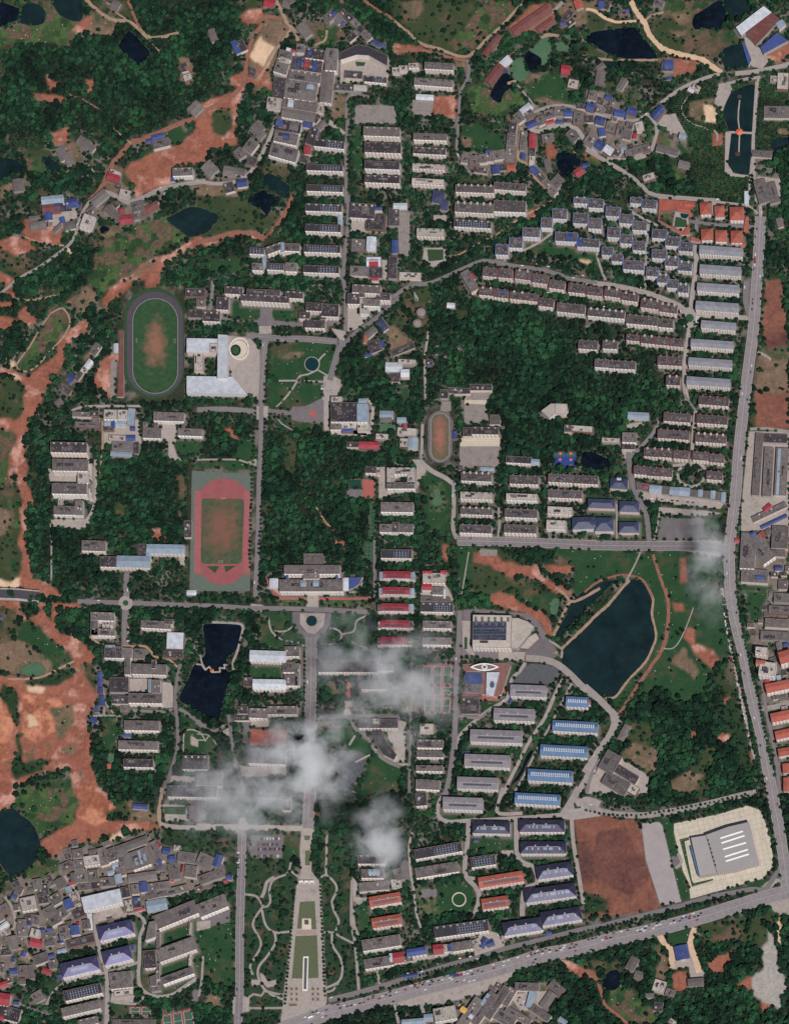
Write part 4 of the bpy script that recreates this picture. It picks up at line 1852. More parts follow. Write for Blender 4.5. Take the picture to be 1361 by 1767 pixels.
def area(p): return 0.5 * sum(p[i][0] * p[(i + 1) % len(p)][1] - p[(i + 1) % len(p)][0] * p[i][1] for i in range(len(p)))
def ccw(p): return list(p) if area(p) > 0 else list(p)[::-1]
def inset(p, d):
    n = len(p); out = []
    for i in range(n):
        a, b, c = Vector(p[i - 1]), Vector(p[i]), Vector(p[(i + 1) % n])
        e1 = (b - a).normalized(); e2 = (c - b).normalized()
        n1 = Vector((-e1.y, e1.x)); n2 = Vector((-e2.y, e2.x)); k = n1 + n2
        den = max(0.35, 1 + n1.dot(n2)); k = k / den
        q = b + k * d; out.append((q.x, q.y))
    return out
class MB:
    def __init__(s, o=(0, 0, 0)): s.v = []; s.f = []; s.u = []; s.mi = []; s.o = o
    def face(s, pts, uv=None, mi=0):
        i = len(s.v); s.v += [(p[0] - s.o[0], p[1] - s.o[1], p[2] - s.o[2]) for p in pts]
        s.f.append(tuple(range(i, i + len(pts)))); s.u += list(uv) if uv else [(p[0], p[1]) for p in pts]; s.mi.append(mi)
    def sides(s, p, z0, z1, mi=0, flip=False):
        t = 0.0
        for i in range(len(p)):
            a, b = p[i], p[(i + 1) % len(p)]; L = math.hypot(b[0] - a[0], b[1] - a[1])
            q = [(a[0], a[1], z0), (b[0], b[1], z0), (b[0], b[1], z1), (a[0], a[1], z1)]; w = [(t, z0), (t + L, z0), (t + L, z1), (t, z1)]
            if flip: q = q[::-1]; w = w[::-1]
            s.face(q, w, mi); t += L
    def top(s, p, z, mi=0): s.face([(a[0], a[1], z) for a in p], None, mi)
    def prism(s, p, z0, z1, mi=0): s.sides(p, z0, z1, mi); s.top(p, z1, mi)
    def ring(s, p, q, z, mi=0):
        for i in range(len(p)):
            j = (i + 1) % len(p)
            s.face([(*p[i], z), (*p[j], z), (*q[j], z), (*q[i], z)], None, mi)
    def build(s, name, m, parent=None, label=None):
        me = bpy.data.meshes.new(name); me.from_pydata(s.v, [], s.f)
        uvl = me.uv_layers.new(name='UVMap'); uvl.data.foreach_set('uv', np.array(s.u, dtype=np.float32).ravel())
        for x in (m if isinstance(m, (list, tuple)) else [m]): me.materials.append(x)
        if isinstance(m, (list, tuple)): me.polygons.foreach_set('material_index', s.mi)
        me.update(); ob = bpy.data.objects.new(name, me); COL.objects.link(ob)
        if parent is not None: ob.parent = parent
        else: ob.location = s.o
        if label: ob['label'] = label
        return ob
def tag(o, label=None, cat=None, group=None, kind=None):
    if label: o['label'] = label
    if cat: o['category'] = cat
    if group: o['group'] = group
    if kind: o['kind'] = kind
    return o
def empty(name, loc):
    o = bpy.data.objects.new(name, None); COL.objects.link(o); o.location = loc; o.empty_display_size = 2; return o
def catmull(pts, step=8.0, closed=False):
    p = np.array(pts, float); n = len(p); out = []
    rng = range(n) if closed else range(n - 1)
    for i in rng:
        if closed: a, b, c, d = p[i - 1], p[i], p[(i + 1) % n], p[(i + 2) % n]
        else: a, b, c, d = p[max(i - 1, 0)], p[i], p[i + 1], p[min(i + 2, n - 1)]
        k = max(1, int(np.linalg.norm(c - b) / step))
        for t in np.arange(k) / k:
            out.append(0.5 * (2 * b + (c - a) * t + (2 * a - 5 * b + 4 * c - d) * t * t + (3 * b - a - 3 * c + d) * t ** 3))
    if not closed: out.append(p[-1])
    return np.array(out)
def vnoise(x, y, s, seed):
    """value noise on the plan sheet, period s metres, range 0..1"""
    r = np.random.RandomState(seed); t = r.rand(512, 512)
    X = np.asarray(x) / s + 100; Y = np.asarray(y) / s + 100
    xi = np.floor(X).astype(int); yi = np.floor(Y).astype(int); fx = X - xi; fy = Y - yi
    fx = fx * fx * (3 - 2 * fx); fy = fy * fy * (3 - 2 * fy)
    g = lambda a, b: t[a % 512, b % 512]
    return (g(xi, yi) * (1 - fx) + g(xi + 1, yi) * fx) * (1 - fy) + (g(xi, yi + 1) * (1 - fx) + g(xi + 1, yi + 1) * fx) * fy
def fbm(x, y, s, seed, o=4):
    v = 0; a = 0.5; w = 0
    for i in range(o): v = v + a * vnoise(x, y, s / 2 ** i, seed + i); w += a; a *= 0.55
    return v / w
def inpoly(X, Y, p):
    r = np.zeros(X.shape, bool); n = len(p)
    for i in range(n):
        x0, y0 = p[i]; x1, y1 = p[(i + 1) % n]
        if y0 == y1: continue
        c = ((y0 > Y) != (y1 > Y)) & (X < (x1 - x0) * (Y - y0) / (y1 - y0) + x0); r ^= c
    return r
def ordw(n):
    """1 -> first, 23 -> twenty-third"""
    if n <= 20: return ORD[n - 1]
    t = {2: 'twent', 3: 'thirt', 4: 'fort', 5: 'fift', 6: 'sixt', 7: 'sevent', 8: 'eight', 9: 'ninet'}[n // 10]
    return t + 'ieth' if n % 10 == 0 else t + 'y-' + ORD[n % 10 - 1]
ORD = ['first', 'second', 'third', 'fourth', 'fifth', 'sixth', 'seventh', 'eighth', 'ninth', 'tenth', 'eleventh', 'twelfth', 'thirteenth', 'fourteenth', 'fifteenth', 'sixteenth', 'seventeenth', 'eighteenth', 'nineteenth', 'twentieth']
# ------------------------------------------------------------------ read the plan
OX = OY = 0.0; SC = 350.0 / 1361.0
grounds, waters, roads, blds, discs = [], [], [], [], []
dist = ''; tile = 0
def pts_of(tok): return [(OX + float(a) * SC, OY + float(b) * SC) for a, b in (t.split(',') for t in tok)]
for ln in DATA.strip().split('\n'):
    t = ln.split()
    if not t or t[0] == '!': continue
    k = t[0]
    if k == '@': OX, OY = float(t[1]), float(t[2]); SC = float(t[3]) if len(t) > 3 else 350.0 / 1361.0; tile += 1
    elif k == '#': dist = ln[2:].strip()
    elif k in ('W', 'Wt', 'V'): waters.append((k, pts_of(t[1:])))
    elif k == 'G': grounds.append((t[1], pts_of(t[2:])))
    elif k == 'R': roads.append((t[1], float(t[2]), pts_of(t[3:])))
    elif k in ('C', 'C2', 'O', 'D'):
        if k == 'D': t = [k] + t[2:]
        p = pts_of([t[1]])[0]; discs.append((k, p, float(t[2]) * SC))
    else:
        wing = k == '+'
        if wing: t = t[1:]; k = t[0]
        if k == 'P': b = dict(code=t[1], h=float(t[2]), poly=pts_of(t[3:]))
        else:
            p = pts_of([t[1]])[0]; a = math.radians(float(t[4]))
            b = dict(code=k, h=float(t[5]), c=p, w=float(t[2]) * SC, d=float(t[3]) * SC, a=a)
            ax = (math.cos(a), -math.sin(a)); ay = (math.sin(a), math.cos(a)); b['ax'] = ax; b['ay'] = ay
            b['poly'] = [(p[0] + ax[0] * b['w'] * i + ay[0] * b['d'] * j, p[1] + ax[1] * b['w'] * i + ay[1] * b['d'] * j) for i, j in ((-.5, -.5), (.5, -.5), (.5, .5), (-.5, .5))]
        q = b['poly']; b['cen'] = (sum(x for x, _ in q) / len(q), sum(y for _, y in q) / len(q)); b['area'] = abs(area(q))
        b['tile'] = tile; b['dist'] = dist; b['wings'] = []; b['sheds'] = []
        b['h'] += (len(blds) * 37 % 23) * 0.031
        if wing and blds: blds[-1]['wings'].append(b)
        else: blds.append(b)
# small roofs that stand on a larger roof belong to it; the same block met twice on neighbouring map tiles is kept once
keep = []
for b in sorted(blds, key=lambda b: -b['area']):
    host = None
    if 'c' in b:
        g = np.array([(b['c'][0] + b['ax'][0] * b['w'] * i + b['ay'][0] * b['d'] * j, b['c'][1] + b['ax'][1] * b['w'] * i + b['ay'][1] * b['d'] * j) for i in (-.4, -.2, 0, .2, .4) for j in (-.4, -.2, 0, .2, .4)])
    else: g = np.array([b['cen']] + b['poly'])
    for o in keep:
        if math.hypot(o['cen'][0] - b['cen'][0], o['cen'][1] - b['cen'][1]) > 90: continue
        for e in [o] + o['wings']:
            fr = inpoly(g[:, 0], g[:, 1], e['poly']).mean()
            if fr > 0.5 or (fr > 0.3 and o['tile'] != b['tile']): host = (o, e)
    if host is None: keep.append(b)
    elif host[0]['tile'] == b['tile'] and b['h'] > host[1]['h'] + 0.4 and not b['wings']: b['on'] = host[1]; host[0]['sheds'].append(b)
blds = keep

# ------------------------------------------------------------------ ground: one sheet, surface colours laid on a 2 m grid
GS = 2.0; MG = 160
gx = np.arange(-MG, PW + MG + 1, GS); gy = np.arange(-MG, PH + MG + 1, GS)
GX, GY = np.meshgrid(gx, gy); HH, WW = GX.shape
n1 = fbm(GX, GY, 60, 1); n2 = fbm(GX, GY, 14, 7); n3 = fbm(GX, GY, 5, 13, 2); n4 = fbm(GX, GY, 200, 19); n5 = fbm(GX, GY, 26, 23, 5)
wx = GX + (fbm(GX, GY, 18, 31) - 0.5) * 14; wy = GY + (fbm(GX, GY, 18, 41) - 0.5) * 14
def col(c): return np.array(C8(*c))
def blend(a, b, f): f = np.clip(f, 0, 1)[..., None]; return a * (1 - f) + b * f
def field(c1, c2, f): return blend(np.broadcast_to(col(c1), GX.shape + (3,)), np.broadcast_to(col(c2), GX.shape + (3,)), f)
st = lambda x, lo, hi: np.clip((x - lo) / (hi - lo), 0, 1)
# vegetable plots: jittered cells, each with its own crop and furrow direction
PC = 13.0; best = np.full(GX.shape, 1e9); hid = np.zeros(GX.shape); cx0 = np.floor(wx / PC); cy0 = np.floor(wy / PC); hr = np.random.RandomState(5).rand(256, 256, 3); sec = np.full(GX.shape, 1e9)
for i in (-1, 0, 1):
    for j in (-1, 0, 1):
        ci = ((cx0 + i) % 256).astype(int); cj = ((cy0 + j) % 256).astype(int); r3 = hr[ci, cj]
        dd = np.maximum(np.abs((wx - (cx0 + i + .2 + .6 * r3[..., 0]) * PC) * .8 + .6 * (wy - (cy0 + j + .2 + .6 * r3[..., 1]) * PC)), np.abs((wy - (cy0 + j + .2 + .6 * r3[..., 1]) * PC) * .8 - .6 * (wx - (cx0 + i + .2 + .6 * r3[..., 0]) * PC)))
        m = dd < best; sec = np.where(m, best, np.minimum(sec, dd)); best = np.where(m, dd, best); hid = np.where(m, r3[..., 2], hid)
furrow = np.sin((GX * np.cos(hid * 6) + GY * np.sin(hid * 6)) * 1.05)
terr = blend(field((38, 66, 38), (68, 94, 48), st(hid, .1, .9)), field((88, 68, 56), (110, 86, 70), n3), (hid * 7.3 % 1 > .58) * .85) * (1 + .07 * furrow + .25 * (n3 - .5))[..., None]
terr = blend(terr, field((48, 64, 38), (78, 74, 52), n3), st(1.5 - (sec - best), 0, 1.5))
def ridge(seed, s, wd): return 1 - st(np.abs(fbm(GX, GY, s, seed, 3) - .5), 0, wd)
gul = np.maximum(ridge(71, 46, .016), ridge(75, 24, .02) * .6); trk = ridge(81, 70, .009)
NAT = dict(
    wood=field((30, 42, 30), (46, 50, 36), n2), yard=blend(field((40, 50, 34), (60, 62, 46), n2), field((96, 88, 78), (116, 106, 96), n3), st(n2 * .5 + n5 * .5, .5, .64)), terr=terr,
    scrub=blend(field((44, 62, 38), (66, 74, 46), n2), field((86, 70, 54), (112, 86, 68), n3), st(n1 * .6 + n2 * .4, .5, .68)),
    grass=blend(field((30, 64, 38), (46, 76, 44), n2), field((66, 68, 46), (84, 76, 56), n3), st(n1 * .6 + n2 * .4, .56, .72)),
    dgrass=field((32, 54, 34), (50, 68, 42), n2), park=blend(field((36, 58, 38), (48, 68, 44), n2), field((88, 78, 60), (84, 66, 52), n3), st(n2 * .7 + n3 * .3, .56, .7)),
    pgrass=field((80, 90, 60), (96, 98, 72), n2), garden=field((52, 80, 46), (96, 92, 66), st(n3, .45, .6)),
    bare=blend(field((96, 80, 62), (130, 104, 82), n5), field((74, 82, 52), (60, 74, 46), n3), st(n1 * .5 + n2 * .5, .5, .7)),
    soil=blend(blend(field((128, 76, 58), (158, 95, 73), n2), field((170, 116, 98), (188, 138, 118), n3), st(n5, .58, .72)), field((112, 88, 70), (84, 76, 56), n3), st(n2 * .6 + n1 * .4, .6, .74)),
    redsoil=blend(field((104, 66, 54), (140, 88, 68), n2), field((84, 54, 52), (96, 64, 56), n3), st(n1, .5, .7)),
    redsoil2=field((86, 54, 52), (118, 74, 62), n2), sand=field((186, 150, 116), (216, 182, 146), n2),
    sandor=blend(field((166, 102, 74), (196, 128, 94), n2), field((134, 78, 56), (152, 90, 64), n3), st(n5, .5, .62)),
    sandl=field((206, 180, 140), (222, 196, 156), n2), village=blend(field((96, 86, 78), (128, 116, 104), n3), field((70, 76, 54), (60, 70, 48), n2), st(n2, .55, .66)),
    orch=field((54, 64, 40), (76, 74, 48), n2), grav=field((140, 134, 124), (164, 156, 144), n3))
DENS = dict(wood=1, yard=.86, terr=.02, scrub=.22, grass=.045, dgrass=.42, park=.34, pgrass=0, garden=.3, bare=.05, soil=.0, redsoil=.0, redsoil2=0, sand=0, sandor=0, sandl=0, village=.13, orch=.0, grav=0)
for t_ in ('soil', 'sandor', 'redsoil', 'redsoil2', 'bare'): NAT[t_] = NAT[t_] * (1 - .26 * gul + .22 * trk + .4 * (n3 - .5))[..., None]
def box_of(p, m):
    xs = [a for a, _ in p]; ys = [b for _, b in p]
    return slice(max(0, int((min(ys) - m + MG) / GS)), max(0, int((max(ys) + m + MG) / GS) + 2)), slice(max(0, int((min(xs) - m + MG) / GS)), max(0, int((max(xs) + m + MG) / GS) + 2))
def blur(m):
    a = np.pad(m.astype(float), 1, mode='edge'); return (a[:-2, 1:-1] + a[2:, 1:-1] + a[1:-1, :-2] + a[1:-1, 2:] + 2 * a[1:-1, 1:-1]) / 6
color = NAT['yard'].copy(); dens = np.full(GX.shape, .86); deep = np.zeros(GX.shape)
FOREST = [[(-160, 75), (120, 75), (200, 60), (240, -160), (390, -160), (400, 90), (350, 180), (260, 230), (200, 230), (100, 220), (-160, 250)], [(745, 500), (830, 520), (960, 540), (1010, 560), (1000, 640), (1130, 600), (1130, 720), (1050, 770), (880, 790), (870, 700), (760, 660), (735, 600)],
          [(165, 800), (325, 800), (325, 940), (165, 930)], [(455, 745), (650, 745), (655, 960), (455, 960)], [(1075, 1190), (1250, 1160), (1310, 1390), (1100, 1390)], [(880, 1680), (1361, 1600), (1520, 1930), (880, 1930)], [(560, -160), (760, -160), (720, 70), (600, 45)], [(585, 590), (640, 590), (690, 690), (640, 700), (590, 660)],
          [(20, 1000), (60, 760), (170, 790), (170, 1010)], [(690, 505), (850, 422), (960, 340), (975, 362), (865, 448), (700, 530)], [(350, 730), (425, 730), (425, 800), (350, 800)], [(160, 1270), (250, 1300), (280, 1360), (230, 1390), (160, 1350)], [(510, 290), (540, 290), (540, 450), (505, 450)], [(1150, 170), (1290, 130), (1290, 350), (1130, 350)], [(60, 440), (170, 420), (160, 490), (60, 500)], [(655, 150), (700, 150), (700, 200), (660, 200)]]
for p in FOREST:
    s = box_of(p, 14); m = inpoly(wx[s], wy[s], p); deep[s] = np.maximum(deep[s], blur(blur(m))); dens[s] = np.where(m, 1.0, dens[s])
color = blend(color, NAT['wood'], deep); orch = np.zeros(GX.shape, bool); blocked = np.zeros(GX.shape, bool)
# thin places and earthy clearings inside the woods
clear = st(fbm(GX, GY, 42, 61), .7, .78); color = blend(color, NAT['scrub'], clear * .8); dens = dens * (1 - .75 * clear)
SHEETS = {}; sheets = []
sheetm = np.zeros(GX.shape, bool); vill = np.zeros(GX.shape, bool)
for ty, p in grounds:
    if ty in NAT and ty in ('pgrass', 'grass', 'garden', 'sandl', 'dgrass'):
        s = box_of(p, 2); m = inpoly(GX[s], GY[s], p)
        if m.any() and (sheetm[s] & m).sum() > .5 * m.sum(): sheets.append((ty, p)); dens[s] = np.where(m, DENS[ty], dens[s]); blocked[s] &= ~m; blocked[s] |= m & (ty in ('pgrass', 'sandl')); continue
    if ty in NAT:
        earth = ty in ('soil', 'sandor'); p = inset(p if area(p) > 0 else p[::-1], -2.5) if earth else p
        s = box_of(p, 14); m = inpoly(GX[s] + .45 * (wx[s] - GX[s]), GY[s] + .45 * (wy[s] - GY[s]), p) if earth else inpoly(wx[s], wy[s], p)
        if m.size == 0: continue
        f = blur(blur(m)) if ty not in ('pgrass', 'sandl') else blur(inpoly(GX[s], GY[s], p))
        color[s] = blend(color[s], NAT[ty][s], f)
        dens[s] = np.where(m, DENS[ty], dens[s]); orch[s] = np.where(m, ty == 'orch', orch[s]); blocked[s] &= ~m; vill[s] = np.where(m, ty == 'village', vill[s]); sheetm[s] &= ~m
    else:
        s = box_of(p, 4); m = inpoly(GX[s], GY[s], p); blocked[s] |= m; sheetm[s] |= m; sheets.append((ty, p))
        color[s] = blend(color[s], np.broadcast_to(col((130, 120, 108)), color[s].shape), blur(m))
def ribbon_mask(p, w):
    c = catmull(p, 3.0)
    for x, y in c:
        s = box_of([(x, y)], w); m = (GX[s] - x) ** 2 + (GY[s] - y) ** 2 < w * w; blocked[s] |= m
for ty, w, p in roads:
    ribbon_mask(p, w / 2 + (.3 if w < 8 else .8))
for k, p in waters:
    s = box_of(p, 4); m = inpoly(GX[s], GY[s], p); blocked[s] |= m
def block_building(b):
    for e in [b] + b['wings']:
        wp = PG([x for x, _ in e['poly']], [y for _, y in e['poly']], e['h'])
        qx, qy = PJ(wp[:, 0], wp[:, 1], 0); q = list(zip(qx, qy)); e['base_px'] = q
        q = inset(q if area(q) > 0 else q[::-1], -1.8)
        if e['h'] > 10.5 and e['area'] > 150:
            q2 = inset(q, -3.0); s = box_of(q2, 3); m = inpoly(GX[s], GY[s], q2); color[s] = blend(color[s], np.broadcast_to(col((100, 93, 85)), color[s].shape) * (.85 + .3 * n3[s])[..., None], blur(m) * .8); dens[s] = np.where(m, dens[s] * .85, dens[s])
        s = box_of(q, 3); m = inpoly(GX[s], GY[s], q); blocked[s] |= m
        if e['area'] > 40: color[s] = blend(color[s], np.broadcast_to(col((112, 102, 92)), color[s].shape), blur(m) * .9)
for b in blds: block_building(b)
for x0, y0, x1, y1 in ((211, 496, 319, 690), (325, 810, 439, 1022), (735, 705, 783, 802)):     # the running tracks
    s = box_of([(x0, y0), (x1, y1)], 0); blocked[s] = True
# the villages are packed: little houses fill the free yards between the mapped ones
ci = [b for b in blds if 'c' in b]; cxy = np.array([b['cen'] for b in ci]); vy, vx = np.nonzero(vill & ~blocked); rv_ = random.Random(4); added = 0
for _ in range(2600):
    if added >= 60 or not len(vx): break
    k = rv_.randrange(len(vx)); px, py = float(GX[vy[k], vx[k]]), float(GY[vy[k], vx[k]])
    if not (-10 < px < PW + 10 and -10 < py < PH + 10): continue
    nb = ci[int(np.argmin((cxy[:, 0] - px) ** 2 + (cxy[:, 1] - py) ** 2))]; w, d = rv_.uniform(7, 14), rv_.uniform(6.5, 11); a = nb['a'] + math.radians(rv_.choice([0, 0, 90]) + rv_.uniform(-2, 2)); h = rv_.choice([3.4, 6.4, 6.8, 9.5]); ax = (math.cos(a), -math.sin(a)); ay = (math.sin(a), math.cos(a))
    smp = np.array([(px + ax[0] * w * i + ay[0] * d * j, py + ax[1] * w * i + ay[1] * d * j) for i in (-.4, -.2, 0, .2, .4) for j in (-.4, -.2, 0, .2, .4)]); i2 = np.clip(((smp[:, 1] + MG) / GS).round().astype(int), 0, HH - 1); j2 = np.clip(((smp[:, 0] + MG) / GS).round().astype(int), 0, WW - 1)
    if blocked[i2, j2].mean() > .12 or vill[i2, j2].mean() < .8: continue
    qx, qy = PJ(*P1(px, py, 0), h); b = dict(code=rv_.choice('ffffddgglbrc' if h > 4 else 'ddbgcf'), h=h + added * .007, c=(float(qx), float(qy)), w=w, d=d, a=a, ax=ax, ay=ay, tile=-1, dist=nb['dist'], wings=[], sheds=[], area=w * d)
    b['poly'] = [(b['c'][0] + ax[0] * w * i + ay[0] * d * j, b['c'][1] + ax[1] * w * i + ay[1] * d * j) for i, j in ((-.5, -.5), (.5, -.5), (.5, .5), (-.5, .5))]; b['cen'] = b['c']; blds.append(b); block_building(b); added += 1
gw = PG(GX, GY, 0.0); gz = -0.35 * n2
V = np.dstack([gw[..., 0], gw[..., 1], gz]).reshape(-1, 3)
idx = np.arange(HH * WW).reshape(HH, WW)
F = np.stack([idx[1:, :-1], idx[1:, 1:], idx[:-1, 1:], idx[:-1, :-1]], -1).reshape(-1, 4)
me = bpy.data.meshes.new('ground'); me.vertices.add(len(V)); me.vertices.foreach_set('co', V.astype(np.float32).ravel())
me.loops.add(F.size); me.loops.foreach_set('vertex_index', F.astype(np.int32).ravel())
me.polygons.add(len(F)); me.polygons.foreach_set('loop_start', (np.arange(len(F)) * 4).astype(np.int32))
me.update(calc_edges=True)
ca = me.color_attributes.new('soil', 'FLOAT_COLOR', 'POINT')
ca.data.foreach_set('color', np.concatenate([color.reshape(-1, 3), np.ones((HH * WW, 1))], 1).astype(np.float32).ravel())
me.materials.append(mat('ground_cover', (1, 1, 1), rough=1.0, noise=.16, scale=.25, fine=.2, spec=.05, bump=.25, attr='soil'))
go = bpy.data.objects.new('ground', me); COL.objects.link(go); tag(go, 'earth, grass and bare soil between everything', None, kind='structure')
far = MB(); far.face([(-9000, -9000, -3), (9000, -9000, -3), (9000, 9000, -3), (-9000, 9000, -3)])
o = far.build('terrain', mat('far_land', C8(56, 68, 44), rough=1, noise=.4, scale=.01)); tag(o, 'open country beyond the mapped area', kind='structure')

# ------------------------------------------------------------------ ponds
mat('water_navy', (.004, .007, .013), rough=.12, noise=.5, scale=.03, spec=.25, stain=(.010, .018, .020))
mat('water_slate', (.008, .019, .021), rough=.15, noise=.4, scale=.025, spec=.25, stain=(.014, .026, .024))
mat('water_algae', C8(66, 100, 70), rough=.5, noise=.2, scale=.05, spec=.3)
NM = {'W': 'water_navy', 'Wt': 'water_slate', 'V': 'water_algae'}
for i, (k, p) in enumerate(waters):
    c = catmull(p, 3.0, True); c = np.array([(x + random.uniform(-.5, .5), y + random.uniform(-.5, .5)) for x, y in c]); w = PG(c[:, 0], c[:, 1], 0); q = ccw([tuple(a) for a in w])
    m = MB((q[0][0], q[0][1], 0)); m.top(q, .06 + .012 * (i % 12)); o = m.build('pond', MATS[NM[k]]); bk = MB((q[0][0], q[0][1], 0)); bq = [(a + random.uniform(-.7, .7), b + random.uniform(-.7, .7)) for a, b in inset(q, -1.2)]; bk.top(bq, .03 + .001 * (i % 12)); bk.build('muddy_bank', mat('mud_bank', C8(74, 72, 52), noise=.4, scale=.2, fine=.25, stain=C8(44, 60, 36)), o); tag(o, {'W': 'dark navy pond water', 'Wt': 'grey-green pond water', 'V': 'algae-green pond water'}[k], kind='structure')
# ------------------------------------------------------------------ paved areas
mat('pave', C8(152, 140, 130), noise=.12, scale=.2, fine=.08, stain=C8(120, 112, 102)); mat('lot', C8(104, 97, 97), noise=.14, scale=.12, fine=.06, var=.12)
mat('dlot', C8(80, 82, 84), noise=.14, scale=.12, fine=.06); mat('court', C8(128, 118, 110), noise=.14, scale=.15, fine=.06, stain=C8(100, 94, 88))
mat('plaza', C8(186, 172, 150), noise=.1, scale=.2); mat('brick', C8(158, 84, 72), noise=.14, scale=.2, fine=.08); mat('brick2', C8(150, 126, 116), noise=.1, scale=.2)
mat('slab', C8(184, 172, 150), noise=.1, scale=.1, fine=.05, stain=C8(160, 146, 124)); mat('pave2', C8(190, 178, 156), noise=.08); mat('pave3', C8(148, 138, 134), noise=.1, scale=.06, fine=.05)
mat('turf', C8(40, 74, 48), noise=.12, scale=.3); mat('court2', C8(22, 62, 54), noise=.1); mat('panel', C8(72, 74, 78), noise=.15, scale=.2)
mat('bcourt', C8(40, 62, 130), noise=.1); mat('sportgreen', C8(88, 99, 88), noise=.12, scale=.2); mat('sportred', C8(142, 74, 70), noise=.12, scale=.2, fine=.05); mat('white_line', C8(206, 202, 194), noise=.06)
mat('dark_joint', C8(140, 128, 110)); mat('circle_orange', C8(206, 96, 70)); mat('courtgreen', C8(60, 88, 70), noise=.1)
lawn_ = mat('lawn', C8(54, 80, 46), noise=.2, scale=.25, fine=.15)
for t_, c8 in (('grass', (46, 70, 42)), ('dgrass', (38, 58, 36)), ('garden', (54, 74, 46)), ('pgrass', (84, 92, 64)), ('sandl', (212, 184, 146))): mat(t_, C8(*c8), noise=.22, scale=.3, fine=.15, rough=1)
SHN = dict(grass='lawn', dgrass='lawn', garden='lawn', pgrass='lawn', sandl='sandy_strip', pave='pavement', lot='car_park', dlot='car_park', court='sports_ground', court2='sports_court', plaza='plaza', brick='brick_paving', brick2='brick_paving', slab='concrete_apron', pave2='plaza', pave3='concrete_yard', turf='artificial_turf', panel='paved_court', bcourt='sports_court', bcourts='sports_court')
def sheet_poly(p, z):
    w = PG([x for x, _ in p], [y for _, y in p], z); return ccw([tuple(a) for a in w])
def lerp(a, b, t): return (a[0] + (b[0] - a[0]) * t, a[1] + (b[1] - a[1]) * t)
def bil(q, u, v): return lerp(lerp(q[0], q[1], u), lerp(q[3], q[2], u), v)
def strip(m, a, b, w, z, mi=0):
    d = Vector((b[0] - a[0], b[1] - a[1]));
    if d.length < .01: return
    d.normalize(); n = (-d.y * w / 2, d.x * w / 2)
    m.face([(a[0] - n[0], a[1] - n[1], z), (b[0] - n[0], b[1] - n[1], z), (b[0] + n[0], b[1] + n[1], z), (a[0] + n[0], a[1] + n[1], z)] if True else None, None, mi)
